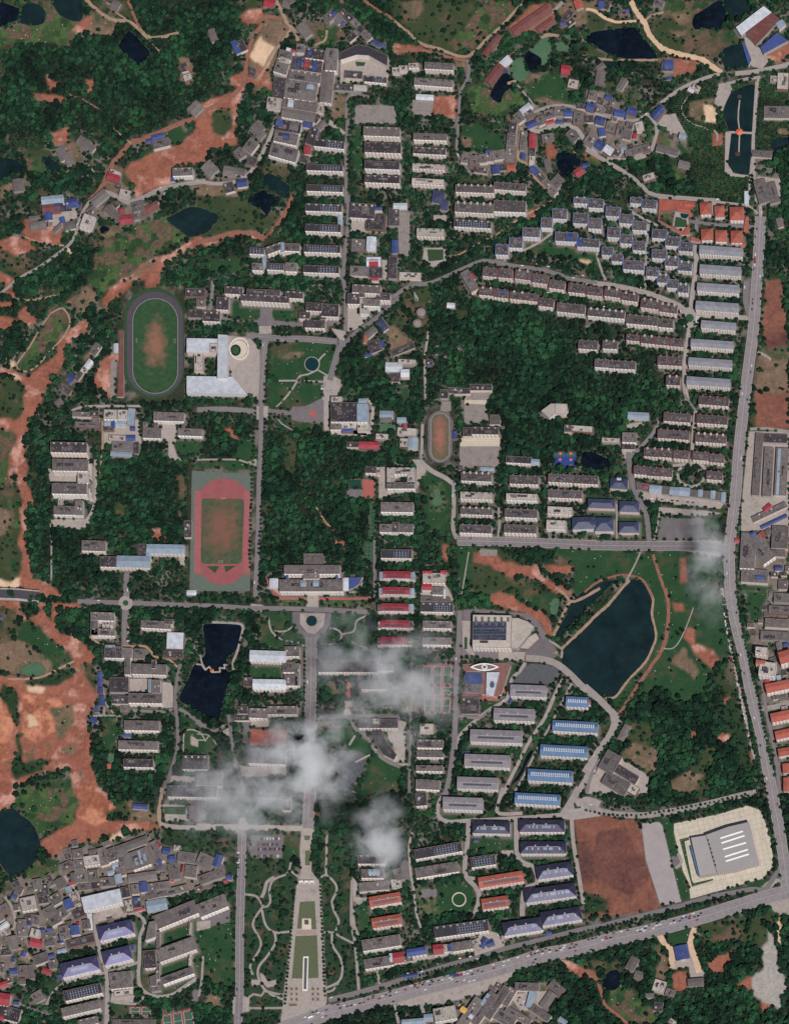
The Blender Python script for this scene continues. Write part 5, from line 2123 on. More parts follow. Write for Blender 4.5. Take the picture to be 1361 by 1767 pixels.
for i, (ty, p) in enumerate(sheets):
    z = .2 + .012 * (i % 30); q = sheet_poly(p, z); m = MB((q[0][0], q[0][1], 0)); m.top(q, z)
    o = m.build(SHN[ty], MATS['sportred' if ty == 'bcourts' else ty]); tag(o, kind='structure', label={'pave': 'pale concrete paving', 'lot': 'grey asphalt yard', 'court': 'worn grey concrete sports ground'}.get(ty, SHN[ty].replace('_', ' ') + ' surface'))
    if ty == 'bcourts':           # marked ball courts in two colours
        w4 = sheet_poly(p, z)[:4] if len(p) == 4 else None
        if w4:
            pw = PG([x for x, _ in p], [y for _, y in p], z); Q = [tuple(a) for a in pw]
            W_ = math.dist(Q[0], Q[1]); H_ = math.dist(Q[0], Q[3]); nx = max(2, round(W_ / 17)); ny = max(1, round(H_ / 30))
            for a in range(nx):
                for b in range(ny):
                    u0, u1, v0, v1 = (a + .12) / nx, (a + .88) / nx, (b + .08) / ny, (b + .92) / ny
                    c4 = [bil(Q, u0, v1), bil(Q, u1, v1), bil(Q, u1, v0), bil(Q, u0, v0)]
                    g = MB((q[0][0], q[0][1], 0)); g.top(ccw(c4), z + .04); g.build('court_panel', MATS['courtgreen'], o)
                    l = MB((q[0][0], q[0][1], 0)); zz = z + .08
                    for e in range(4): strip(l, c4[e], c4[(e + 1) % 4], .35, zz)
                    strip(l, bil(Q, u0, (v0 + v1) / 2), bil(Q, u1, (v0 + v1) / 2), .35, zz)
                    for vv in (v0 + .04, v1 - .04): 
                        cc = bil(Q, (u0 + u1) / 2, vv); l.face([(cc[0] + 2 * math.cos(t * math.pi / 4), cc[1] + 2 * math.sin(t * math.pi / 4), zz) for t in range(8)], None, 1)
                    l.build('court_line', [MATS['white_line'], MATS['sportred']], o)
    if ty == 'bcourt':
        pw = PG([x for x, _ in p], [y for _, y in p], z); Q = [tuple(a) for a in pw]
        for a in range(2):
            for b, mt in ((.08, 'circle_orange'), (.5, 'circle_orange'), (.92, 'circle_orange')):
                cc = bil(Q, .25 + .5 * a, b); g = MB((q[0][0], q[0][1], 0)); rr = 2.6
                g.face([(cc[0] + rr * math.cos(t * math.pi / 5), cc[1] + rr * math.sin(t * math.pi / 5), z + .08) for t in range(10)]); g.build('court_circle', MATS[mt], o)
            g = MB((q[0][0], q[0][1], 0)); g.top(ccw([bil(Q, .04 + .5 * a, .03), bil(Q, .46 + .5 * a, .03), bil(Q, .46 + .5 * a, .3), bil(Q, .04 + .5 * a, .3)]), z + .04); g.build('court_panel', MATS['courtgreen'], o)
    if ty in ('plaza', 'slab', 'panel', 'turf', 'court'):     # paving joints and pitch lines
        xs = [a for a, _ in p]; ys = [b for _, b in p]; st_ = {'plaza': 3.4, 'slab': 9.0, 'panel': 8.0, 'turf': 7.0, 'court': 14.0}[ty]; l = MB((q[0][0], q[0][1], 0)); n_ = 0
        th = math.radians({'plaza': 0, 'slab': 12, 'panel': 30, 'turf': 0, 'court': 2}[ty]); cxm, cym = sum(xs) / len(xs), sum(ys) / len(ys); R_ = max(max(xs) - min(xs), max(ys) - min(ys))
        for dirn in ((1, 0), (0, 1)):
            for kk in np.arange(-R_ / 2, R_ / 2, st_):
                t_ = np.linspace(-R_ * .8, R_ * .8, 160); lx = t_ * dirn[0] + kk * dirn[1]; ly = t_ * dirn[1] + kk * dirn[0]
                X_ = cxm + lx * math.cos(th) + ly * math.sin(th); Y_ = cym - lx * math.sin(th) + ly * math.cos(th); ins = inpoly(X_, Y_, p); a = None
                for e in range(160):
                    if ins[e] and a is None: a = e
                    if a is not None and (not ins[e] or e == 159):
                        if e - a > 2:
                            g = PG([X_[a], X_[e - 1]], [Y_[a], Y_[e - 1]], z + .05); strip(l, tuple(g[0]), tuple(g[1]), .35 if ty != 'turf' else .25, z + .05 + .003 * dirn[0]); n_ += 1
                        a = None
        if n_: l.build('paving_joint', MATS['dark_joint'] if ty not in ('turf', 'panel') else mat('joint_' + ty, C8(*((112, 130, 108) if ty == 'turf' else (104, 106, 108)))) if ty != 'court' else mat('court_mark', C8(142, 134, 126)), o)
# ------------------------------------------------------------------ roads
mat('asph', C8(112, 105, 104), noise=.1, scale=.06, fine=.05, var=.08); mat('hwy', C8(126, 118, 116), noise=.08, scale=.05, fine=.05, stain=C8(112, 104, 103)); mat('pale', C8(142, 132, 124), noise=.14, scale=.1, fine=.08, var=.08)
mat('dirt', C8(150, 122, 98), noise=.18, scale=.15, fine=.1, stain=C8(112, 100, 76)); mat('red', C8(134, 86, 68), noise=.18, scale=.1, fine=.1, stain=C8(120, 90, 70)); mat('sandr', C8(192, 158, 124), noise=.14, scale=.1, fine=.08); mat('sandor_r', C8(188, 120, 82), noise=.14, scale=.1, fine=.08)
RM = dict(asph='asph', hwy='hwy', pale='pale', dirt='dirt', red='red', sand='sandr', sandor='sandor_r', brickr='brick')
for i, (ty, w, p) in enumerate(roads):
    nat_ = ty in ('dirt', 'red', 'sand', 'sandor'); z = (.62 if not nat_ else .58) + .011 * (i % 36) + (.45 if ty == 'hwy' else 0) + (.1 if ty == 'asph' else 0)
    c = catmull(p, 5.0); t = np.gradient(c, axis=0); t /= np.linalg.norm(t, axis=1)[:, None] + 1e-9; nn = np.stack([-t[:, 1], t[:, 0]], 1)
    jl = 1 + (RNG.uniform(-.25, .25, len(c)) if nat_ else 0); jr = 1 + (RNG.uniform(-.25, .25, len(c)) if nat_ else 0)
    L_ = c + nn * (w / 2 * jl)[:, None] if nat_ else c + nn * w / 2; R_ = c - nn * (w / 2 * jr)[:, None] if nat_ else c - nn * w / 2
    lw = PG(L_[:, 0], L_[:, 1], z); rw = PG(R_[:, 0], R_[:, 1], z); m = MB((lw[0][0], lw[0][1], 0)); 
    for a in range(len(c) - 1): m.face([(*lw[a], z), (*lw[a + 1], z), (*rw[a + 1], z), (*rw[a], z)])
    nm = 'dirt_road' if nat_ and w >= 4.5 else 'footpath' if w <= 4.5 else 'road'
    o = m.build(nm, MATS[RM[ty]]); tag(o, {'dirt': 'worn tan dirt track', 'red': 'red earth track', 'sand': 'pale sandy track', 'sandor': 'orange earth track', 'pale': 'pale concrete lane', 'asph': 'grey asphalt campus road', 'hwy': 'wide multi-lane grey main road', 'brickr': 'red brick walk'}[ty], kind='structure')
    # kerbs and painted lines on the wide roads
    if w >= 10 and ty in ('asph', 'hwy'):
        l = MB((lw[0][0], lw[0][1], 0)); offs = [0.0] if w < 14 else [-.02 * w, .02 * w] + [s_ * f_2 * w for s_ in (-1, 1) for f_2 in ((.24, .46) if w < 20 else (.17, .32, .46))]
        for k_, of in enumerate(offs):
            dash = w >= 14 and .1 < abs(of) / w < .4
            cc = c + nn * of; cw = PG(cc[:, 0], cc[:, 1], z + .05)
            for a in range(len(c) - 1):
                if dash and a % 2: continue
                strip(l, tuple(cw[a]), tuple(cw[a + 1]), .22, z + .05)
        l.build('lane_marking', mat('lane_paint', C8(178, 172, 166), noise=.15), o)
    if w >= 10:
        for A in (lw, rw):
            l = MB((lw[0][0], lw[0][1], 0))
            for a in range(len(c) - 1): strip(l, tuple(A[a]), tuple(A[a + 1]), .5, z + .14)
            l.build('kerb', mat('kerb_stone', C8(146, 137, 128), noise=.15), o)
for k, p, r in discs:
    z = 1.3 if k == 'D' else 1.25
    def disc(r_, z_, nm, mt, par=None, org=None):
        a = np.linspace(0, 2 * math.pi, 41)[:-1]; w = PG(p[0] + r_ * np.cos(a), p[1] + r_ * np.sin(a), z_); q = ccw([tuple(x) for x in w]); m = MB(org or (q[0][0], q[0][1], 0)); m.prism(q, z_ - .5, z_); return m.build(nm, mt, par), m.o
    if k == 'D':
        o, og = disc(r, z, 'roundabout', MATS['pale']); tag(o, 'round junction paving', kind='structure'); disc(r * .38, z + .3, 'planted_island', mat('island_green', C8(44, 74, 42), noise=.3, scale=.4), o, og)
    elif k == 'O':
        a = np.linspace(0, 2 * math.pi, 41)[:-1]; w = PG(p[0] + r * np.cos(a), p[1] + r * np.sin(a), 1.0); w2 = PG(p[0] + r * .87 * np.cos(a), p[1] + r * .87 * np.sin(a), 1.0); m = MB((w[0][0], w[0][1], 0)); q = ccw([tuple(x) for x in w]); q2 = ccw([tuple(x) for x in w2]); m.ring(q, q2, 2.6); m.sides(q, 0, 2.6); m.sides(q2, 0, 2.6, flip=True)
        o = m.build('ring_pergola', MATS['pave2']); tag(o, 'pale ring-shaped pergola round a lawn between the orange-roofed blocks', 'pergola')
    else:
        o, og = disc(r + 1.2, 1.0, 'round_pool', MATS['pave']); w_, _ = disc(r, 1.06, 'pool_water', mat('water_pool', (.008, .03, .035), rough=.15, spec=.3), o, og)
        tag(o, {'C': 'round dark pool with stone rim', 'C2': 'small blue pool in the orange kindergarten yard'}[k] + (' in the circular plaza' if p[1] > 900 else ' on the campus lawn' if k == 'C' else ''), 'pool')
# ------------------------------------------------------------------ buildings
wallmat('wall_cream', C8(218, 204, 188)); wallmat('wall_white', C8(224, 220, 216)); wallmat('wall_grey', C8(172, 162, 152)); wallmat('wall_pink', C8(222, 200, 184)); wallmat('wall_brick', C8(140, 100, 84))
mat('r_conc', C8(97, 89, 85), noise=.26, scale=.13, fine=.12, var=.24, stain=C8(84, 78, 75)); mat('r_dark', C8(58, 53, 56), noise=.24, scale=.12, fine=.1, var=.22, stain=C8(98, 90, 86))
mat('r_light', C8(160, 150, 138), noise=.16, scale=.13, fine=.1, var=.14, stain=C8(132, 122, 112)); mat('r_apart', C8(80, 72, 70), noise=.24, scale=.15, fine=.14, var=.2, stain=C8(76, 70, 70))
mat('brick_deck', C8(122, 84, 76), noise=.2, scale=.2, fine=.1); mat('r_slate', C8(52, 50, 55), noise=.2, scale=.12, fine=.1, var=.15)
ribmat('t_white', C8(172, 176, 180), rough=.55, amt=.06); ribmat('t_blue', C8(44, 62, 116), var=.25, rough=.6); ribmat('t_pale', C8(122, 138, 150), var=.14, amt=.08, rough=.6); ribmat('t_red', C8(152, 44, 52), var=.12, amt=.08)
ribmat('t_orange', C8(160, 78, 60), rough=.7, spec=.2, var=.1); ribmat('t_maroon', C8(112, 66, 60), rough=.8, spec=.1, var=.15); ribmat('t_tile', C8(100, 92, 88), rough=.85, spec=.1, var=.2, period=.9)
ribmat('t_navy', C8(54, 60, 88), rough=.4, spec=.5, var=.1); ribmat('t_purple', C8(84, 80, 114), rough=.36, spec=.6, metal=.55, var=.06, period=1.5, amt=.06); ribmat('t_corr', C8(122, 122, 128), rough=.5, spec=.4, var=.08, period=2.2)
ribmat('t_grey', C8(120, 114, 116), rough=.55, spec=.3, var=.05, period=2.0); ribmat('t_sky', C8(66, 100, 136), rough=.55, spec=.5, var=.07, period=2.4); ribmat('t_yellow', C8(200, 150, 60))
ribmat('t_navy2', C8(66, 64, 84), rough=.36, spec=.6, metal=.55, var=.06, period=1.5, amt=.06); ribmat('t_redtile', C8(140, 48, 54), rough=.6, spec=.2, var=.06)
mat('par_blue', C8(92, 122, 166), noise=.1); mat('par_red', C8(118, 62, 60), noise=.12); mat('solar', C8(42, 46, 62), rough=.25, noise=.15, scale=.8, spec=.6); mat('solar_d', C8(46, 48, 58), rough=.3, noise=.15, spec=.5)
mat('steel', C8(186, 188, 190), rough=.35, noise=.08, spec=.5); mat('heater', C8(134, 132, 134), rough=.4, noise=.3, scale=.6); mat('balc', C8(218, 208, 196), noise=.12, scale=.4, var=.1); mat('glass_roof', C8(70, 86, 100), rough=.12, spec=.8, noise=.3, scale=.1)
R_FLAT = dict(f='r_conc', d='r_dark', l='r_light', a='r_apart', e='r_apart', q='r_apart', s='r_slate', w='r_light', p2='t_maroon', brickb='brick_deck', q2='r_conc', b='t_blue', c='t_pale', r='t_red', o='t_orange')
R_PITCH = dict(g='t_tile', m='t_maroon', b='t_blue', c='t_pale', r='t_red', w='t_white', o='t_orange', t='t_corr', v='t_grey', k='t_sky', u='t_redtile', i='t_orange', y='t_yellow')
R_HIP = dict(n='t_navy', h='t_navy', z='t_purple', z2='t_navy2', o2='t_orange')
DESC = dict(f='grey flat-roofed', d='dark flat-roofed', l='pale flat-roofed', a='brown-grey flat-roofed', e='blue-trimmed', q='red-trimmed', s='solar-roofed', w='white-roofed', p2='maroon-roofed', brickb='brick-decked', q2='grey', b='blue tin-roofed', c='pale blue-roofed', r='red-roofed', o='orange-roofed',
            g='grey gabled', m='brown tile-roofed', t='corrugated-roofed', v='grey pitched-roofed', k='sky-blue-roofed', u='crimson-roofed', i='terracotta-roofed', y='yellow-roofed', n='navy hip-roofed', h='dark hip-roofed', z='violet hip-roofed', z2='dark violet-roofed', o2='orange hip-roofed')
APART = set('aeqtuvkisz') | {'z2'}
def build_part(e, root, org, first):
    """walls, roof and roof gear of one wing; e['poly'] is its roof outline"""
    code, h = e['code'], e['h']; rr = random.Random(int(e['cen'][0] * 13 + e['cen'][1] * 7))
    wp = [tuple(a) for a in PG([x for x, _ in e['poly']], [y for _, y in e['poly']], h)]; P = ccw(wp)
    campus = h >= 11
    wm = {'e': 'wall_white', 'q': 'wall_pink', 't': 'wall_cream', 'v': 'wall_white', 'k': 'wall_cream', 'z': 'wall_white', 'z2': 'wall_white', 's': 'wall_cream', 'm': 'wall_brick'}.get(code) or rr.choice(['wall_cream', 'wall_pink', 'wall_white'] if campus else ['wall_grey', 'wall_pink', 'wall_cream', 'wall_brick', 'wall_grey'])
    rect = 'c' in e
    if rect:
        def U(u, v): return P1(e['c'][0] + e['ax'][0] * e['w'] * (u - .5) + e['ay'][0] * e['d'] * (v - .5), e['c'][1] + e['ax'][1] * e['w'] * (u - .5) + e['ay'][1] * e['d'] * (v - .5), h)
        w, d = e['w'], e['d']
        def bx(m, u0, u1, v0, v1, z0, z1, mi=0): m.prism(ccw([U(u0, v0), U(u1, v0), U(u1, v1), U(u0, v1)]), z0, z1, mi)
    pitched = rect and (code in R_PITCH) and not (code in 'wc' and d > 22)
    hip = rect and code in R_HIP
    if pitched or hip:
        m = MB(org); m.sides(P, 0, h); longu = w >= d; S = (w if longu else d); T = (d if longu else w); pit = {'t': .16, 'v': .16, 'k': .3, 'z': .42, 'z2': .42, 'n': .5, 'o2': .5, 'u': .3, 'i': .34}.get(code, .24); rise = T / 2 * pit; ov = .5
        W2 = (lambda s, t: U(s, t)) if longu else (lambda s, t: U(t, s))
        eo, to = ov / S, ov / T; zr = h + rise; ze = h - .12; hs = (T / 2 / S if hip else 0.0); hs = min(hs, .42)
        A = [W2(-eo, -to), W2(1 + eo, -to), W2(1 + eo, 1 + to), W2(-eo, 1 + to)]; B = [W2(hs - (0 if hip else eo), .5), W2(1 - hs + (0 if hip else eo), .5)]
        if not hip:
            for s_ in (0, 1): m.face([(*W2(s_, 0), h), (*W2(s_, 1), h), (*W2(s_, .5), zr - .1)], [(0, 0)] * 3)
        wo_ = m.build('wall', MATS[wm], root)
        rf = MB(org); X = lambda q, z: (*q, z)
        rf.face([X(A[0], ze), X(A[1], ze), X(B[1], zr), X(B[0], zr)], [(0, 0), (S, 0), (S, T / 2), (0, T / 2)]); rf.face([X(A[2], ze), X(A[3], ze), X(B[0], zr), X(B[1], zr)], [(S, 0), (0, 0), (0, T / 2), (S, T / 2)])
        if hip: rf.face([X(A[1], ze), X(A[2], ze), X(B[1], zr)], [(0, 0), (T, 0), (T / 2, T / 2)]); rf.face([X(A[3], ze), X(A[0], ze), X(B[0], zr)], [(0, 0), (T, 0), (T / 2, T / 2)])
        else: rf.face([X(q, ze - .25) for q in (A[0], A[3], A[2], A[1])])
        ro = rf.build('roof', MATS[R_HIP[code] if hip else R_PITCH[code]], root)
        def slope(t): return ze + (zr - ze) * (1 - abs(t - .5) / .5)
        if code in 'vkuiz' or code == 'z2':          # panels, ventilators and dormers on the sunny slope
            sp = MB(org); nb = max(4, int(S / 4.2))
            lo, hi = {'v': (.15, .85), 'k': (.06, .94), 'u': (.1, .8), 'i': (.1, .9), 'z': (.25, .7), 'z2': (.12, .88)}[code]
            for a in range(nb):
                s0 = lo + (hi - lo) * (a + .12) / nb; s1 = lo + (hi - lo) * (a + .88) / nb; v0, v1 = {'v': (.58, .74), 'k': (.2, .34), 'u': (.62, .86), 'i': (.56, .84), 'z': (.6, .8), 'z2': (.56, .74)}[code]
                if code == 'z2' and rr.random() < .5: continue
                if code == 'k': s0, s1 = (s0 + s1) / 2 - .9 / S, (s0 + s1) / 2 + .9 / S; v0, v1 = .3, .62
                q = [W2(s0, v0), W2(s1, v0), W2(s1, v1), W2(s0, v1)]; zz = [slope(v0) + .25, slope(v0) + .25, slope(v1) + .25, slope(v1) + .25]
                if code == 'k': zz = [zr + .5, zr + .5, slope(v1) + .3, slope(v1) + .3]
                sp.face([(*q[k2], zz[k2]) for k2 in range(4)]);
                for k2 in range(4):
                    k3 = (k2 + 1) % 4; sp.face([(*q[k2], zz[k2] - .3), (*q[k3], zz[k3] - .3), (*q[k3], zz[k3]), (*q[k2], zz[k2])])
            so = sp.build({'k': 'roof_vent'}.get(code, 'solar_panel'), MATS[{'k': 'steel', 'v': 'solar_d', 'z': 't_pale', 'z2': 't_pale'}.get(code, 'solar_d')], ro); so['kind'] = 'stuff'
        if code in ('z', 'z2', 'v', 'i') and S > 25:
            rg = MB(org); q = [B[0], B[1]]; strip(rg, W2(hs + .02, .5), W2(1 - hs - .02, .5), .8, zr + .12); bx_u = (.33, .6)
            for bu in bx_u: bx(rg, bu - 1.3 / S, bu + 1.3 / S, .36, .5, h, zr + .9) if longu else None
            rg.build('roof_ridge', mat('ridge_grey', C8(150, 144, 146)), ro)['kind'] = 'stuff'
        if code == 't':
            st_ = MB(org); nb = max(3, int(S / 9))
            for a in range(nb): bx(st_, (a + .42) / nb, (a + .58) / nb, .9, 1.06, h - 2, h + .7)
            st_.build('stair_head', MATS['r_light'], ro)['kind'] = 'stuff'
    else:
        par = .8; pm = {'e': 'par_blue', 'q': 'par_red'}.get(code); metal = code in ('p2', 'b', 'c', 'r', 'o') or (code == 'w')
        I = inset(P, .45 if e['area'] > 60 else .25)
        m = MB(org); m.sides(P, 0, h - (par if pm else 0))
        if not pm and not metal: m.ring(P, I, h, 1); m.sides(I, h - par, h, 1, flip=True)
        wo_ = m.build('wall', [MATS[wm], mat('coping', C8(118, 108, 101), noise=.2, scale=.3, var=.15)], root)
        if pm:
            O_ = inset(P, -.3); g = MB(org); g.sides(O_, h - par, h); g.ring(O_, I, h); g.sides(I, h - par, h, flip=True); g.ring(P, O_, h - par)
        t = MB(org); t.top(P if metal else I, h + .02 if metal else h - par); ro = t.build('roof', MATS['t_white' if code == 'w' else R_FLAT[code]], root)
        if pm: g.build('parapet', MATS[pm], ro)
    if rect and not pitched and not hip and code not in 'wbcro':
        zr = h - .8; g = MB(org); n_ = 0
        if code in APART or (w > 30 and code in 'fdl' and h > 12):
            nb = max(2, round(w / 11.5))
            for a in range(nb):
                hw = 1.7 / w
                bx(g, (a + .5) / nb - hw, (a + .5) / nb + hw, -.07 if code in 'aeq' else .08, .2, zr if code not in 'aeq' else 0.2, h + 1.9 - (0 if a % 2 else .3)); n_ += 1
        elif e['area'] > 55:
            for a in range(1 if e['area'] < 300 else 2):
                u0, v0 = rr.uniform(.08, .75), rr.uniform(.06, .6); bx(g, u0, u0 + 3.2 / w, v0, v0 + 3.0 / d, zr, h + rr.uniform(1.4, 2.6)); n_ += 1
        if n_: g.build('stair_head', MATS[rr.choice(['r_light', 'r_conc', 'r_conc'])], ro)['kind'] = 'stuff'
        if code == 's':
            g = MB(org); lo, hi = (.42, .9) if rr.random() < .7 else (.1, .9); nb = int(w * (hi - lo) / 4.4); bx(g, lo, hi, .16, .88, zr + .1, zr + .3, 1)
            for a in range(nb):
                for b in range(3): bx(g, lo + (hi - lo) * (a + .1) / nb, lo + (hi - lo) * (a + .9) / nb, .18 + .235 * b, .18 + .235 * b + .2, zr + .35, zr + .6)
            o = g.build('solar_panel', [MATS['solar'], mat('panel_frame', C8(132, 134, 142), rough=.4, noise=.1, spec=.4)], ro); o['kind'] = 'stuff'
        elif code in 'aeqfdl' and e['area'] > 70:
            g = MB(org); k = min(26, int(e['area'] / (16 if code in 'eq' else 22 if code == 'a' else 55)))
            for a in range(k):
                u0, v0 = rr.uniform(.06, .9), rr.uniform(.25, .85); s_ = rr.uniform(.8, 1.7); bx(g, u0, u0 + s_ / w, v0, v0 + s_ * .8 / d, zr, zr + rr.uniform(.3, 1.3), rr.choice([0, 0, 1, 2]))
            for a in range(rr.randint(1, 3)):
                u0, v0 = rr.uniform(.05, .6), rr.uniform(.1, .5); bx(g, u0, u0 + rr.uniform(.12, .32), v0, v0 + rr.uniform(.2, .4), zr, zr + .1 + .03 * a, rr.choice([3, 4, 3]))
            o = g.build('roof_gear', [MATS['heater'], MATS['solar'], MATS['r_conc'], MATS['r_dark'], MATS['r_conc']], ro); o['kind'] = 'stuff'
    if rect and h > 11 and w > 18 and code not in 'nh':       # stacked balconies down the sunny front
        g = MB(org); nb = max(3, round(w / (6.2 if code != 't' else 4.5))); top = h - 1.2
        for a in range(nb):
            hw = (1.5 if code not in 'sf' else 2.2) / w; dp = 1.1 / d
            bx(g, (a + .5) / nb - hw, (a + .5) / nb + hw, 1.0 - .01, 1.0 + dp, .4, top)
        o = g.build('balcony', MATS['balc'], wo_); o['kind'] = 'stuff'
groups = {}
for b in blds:
    root_px = b['base_px']; cxm = sum(x for x, _ in root_px) / len(root_px); cym = sum(y for _, y in root_px) / len(root_px)
    x0, y0 = P1(cxm, cym, 0); A = b['area'] + sum(e['area'] for e in b['wings'])
    ratio = max(b['w'], b['d']) / min(b['w'], b['d']) if 'c' in b else 1
    if b['code'] in APART and b['h'] > 11: nm = 'apartment_block' if b['code'] in 'aeqt' else 'dormitory_block'
    elif b['h'] < 5.2 and b['code'] in 'bcwdrf': nm = 'shed'
    elif A < 330 and b['h'] < 12.5: nm = 'house'
    else: nm = 'building'
    root = empty(nm, (x0, y0, 0)); org = (x0, y0, 0)
    for k, e in enumerate([b] + b['wings']): build_part(e, root, org, k == 0)
    for s in b['sheds']:
        g = MB(org); wp = ccw([tuple(a) for a in PG([x for x, _ in s['poly']], [y for _, y in s['poly']], s['h'])]); z0 = s['on']['h'] - .9
        if 'c' in s:
            def U(u, v, e=s): return P1(e['c'][0] + e['ax'][0] * e['w'] * (u - .5) + e['ay'][0] * e['d'] * (v - .5), e['c'][1] + e['ax'][1] * e['w'] * (u - .5) + e['ay'][1] * e['d'] * (v - .5), s['h'])
            g.sides(wp, z0, s['h'] - .3); zt = s['h'] + .5; L_ = s['w']
            g.face([(*U(0, 0), s['h'] - .3), (*U(1, 0), s['h'] - .3), (*U(1, .5), zt), (*U(0, .5), zt)], [(0, 0), (L_, 0), (L_, 4), (0, 4)]); g.face([(*U(1, 1), s['h'] - .3), (*U(0, 1), s['h'] - .3), (*U(0, .5), zt), (*U(1, .5), zt)], [(L_, 0), (0, 0), (0, 4), (L_, 4)])
        else: g.prism(wp, z0, s['h'])
        g.build('roof_shed', MATS[R_PITCH.get(s['code'], R_FLAT.get(s['code'], 'r_conc'))], root)
    size = 'long' if ratio > 3.2 else 'small' if A < 130 else 'large' if A > 520 else 'mid-sized'
    noun = nm.replace('_', ' '); key = (b['dist'], f"{size} {DESC[b['code']]} {noun}"); root['category'] = noun; root['group'] = noun + 's ' + b['dist']
    groups.setdefault(key, []).append((b, root))
for (ds, de), it in groups.items():
    if len(it) == 1: it[0][1]['label'] = f'{de} {ds}'; continue
    if len(it) > 9:
        it.sort(key=lambda q: q[0]['cen'][0]); h_ = len(it) // 2; halves = [('leftward', it[:h_]), ('rightward', it[h_:])]
    else: halves = [(None, it)]
    for nm, sub in halves:
        sub.sort(key=lambda q: q[0]['cen'][1])
        for k, (b, r) in enumerate(sub):
            lab = f'{de} {ds}, ' + (f'{ordw(k + 1)} from top' if nm is None else f'{ordw(k + 1)} from top {nm}')
            w_ = lab.split(); r['label'] = lab
# ------------------------------------------------------------------ particular structures
T = lambda ox, oy, *pp: [(ox + x * 350 / 1361, oy + y * 350 / 1361) for x, y in pp]
def stadium(x0, y0, x1, y1, n=20):
    r = (x1 - x0) / 2; cx = (x0 + x1) / 2; a = np.linspace(0, math.pi, n)
    return [(cx + r * math.cos(t), y0 + r - r * math.sin(t)) for t in a] + [(cx - r * math.cos(t), y1 - r + r * math.sin(t)) for t in a]
def flat(name, p, z, m, parent=None, org=None):
    w = ccw([tuple(a) for a in PG([x for x, _ in p], [y for _, y in p], z)]); g = MB(org or (w[0][0], w[0][1], 0)); g.top(w, z); return g.build(name, m, parent), g.o
def track(label, outer, inner, tm, fm, z, bare=None, lines=3):
    o, og = flat('running_track', outer, z, tm); tag(o, label, 'running track')
    flat('infield', inner, z + .06, fm, o, og)
    wl = [tuple(a) for a in PG([x for x, _ in outer], [y for _, y in outer], z)]; wi = [tuple(a) for a in PG([x for x, _ in inner], [y for _, y in inner], z)]
    if len(wl) == len(wi):
        for k in range(lines + 1):
            f = k / lines; l = MB(og); q = [lerp(wi[i], wl[i], .04 + .9 * f) for i in range(len(wl))]
            for i in range(len(q)): strip(l, q[i], q[(i + 1) % len(q)], .3, z + .1)
            l.build('lane_line', MATS['white_line'] if k == 0 else mat('faint_line', tuple(c * 1.15 for c in tm['rgb'])), o)
    return o, og
def infield_mat(name, g1, g2, soilc, cx, cy, rx, ry):
    """playing field: turf worn to bare earth in the middle where it is used most"""
    m = mat(name, C8(*g1), noise=.25, scale=.12, fine=.12); n = m.node_tree; b = [x for x in n.nodes if x.type == 'BSDF_PRINCIPLED'][0]; src = b.inputs['Base Color'].links[0].from_socket
    wx_, wy_ = P1(cx, cy); geo = n.nodes.new('ShaderNodeNewGeometry'); sb = n.nodes.new('ShaderNodeVectorMath'); sb.operation = 'SUBTRACT'; sb.inputs[1].default_value = (wx_, wy_, 0); n.links.new(geo.outputs['Position'], sb.inputs[0])
    dv = n.nodes.new('ShaderNodeVectorMath'); dv.operation = 'MULTIPLY'; dv.inputs[1].default_value = (1 / rx, 1 / ry, 0); n.links.new(sb.outputs[0], dv.inputs[0]); ln = n.nodes.new('ShaderNodeVectorMath'); ln.operation = 'LENGTH'; n.links.new(dv.outputs[0], ln.inputs[0])
    tn = n.nodes.new('ShaderNodeTexNoise'); tn.inputs['Scale'].default_value = .07; tn.inputs['Detail'].default_value = 6; n.links.new(geo.outputs['Position'], tn.inputs['Vector'])
    ad = n.nodes.new('ShaderNodeMath'); ad.operation = 'MULTIPLY_ADD'; ad.inputs[1].default_value = 1.7; n.links.new(tn.outputs[0], ad.inputs[0]); n.links.new(ln.outputs['Value'], ad.inputs[2])
    mr = n.nodes.new('ShaderNodeMapRange'); mr.inputs[1].default_value = 1.1; mr.inputs[2].default_value = 2.0; mr.inputs[3].default_value = .95; mr.inputs[4].default_value = 0; n.links.new(ad.outputs[0], mr.inputs[0])
    mx = n.nodes.new('ShaderNodeMix'); mx.data_type = 'RGBA'; n.links.new(mr.outputs[0], mx.inputs['Factor']); n.links.new(src, mx.inputs['A']); mx.inputs['B'].default_value = (*C8(*soilc), 1); n.links.new(mx.outputs['Result'], b.inputs['Base Color']); return m
tm1 = mat('track_grey', C8(74, 67, 73), noise=.12, scale=.1); tm1['rgb'] = C8(74, 67, 73); tm2 = mat('track_red', C8(144, 76, 76), noise=.1, scale=.08, fine=.05); tm2['rgb'] = C8(158, 80, 80); tm3 = mat('track_worn', C8(100, 95, 94), noise=.12); tm3['rgb'] = C8(112, 106, 106)
lawnm = mat('field_rim', C8(42, 70, 42), noise=.2, scale=.2)
o, _ = flat('grass_surround', stadium(213, 496, 318, 688), 1.06, lawnm); tag(o, 'mown grass round the dark running track', kind='structure')
track('dark grey oval running track with a worn grass infield', stadium(219, 503, 315.5, 683), stadium(229.5, 515.5, 306.5, 678.5), tm1, infield_mat('field_a', (42, 74, 42), None, (136, 90, 70), 268, 595, 22, 50), 1.15, lines=2)
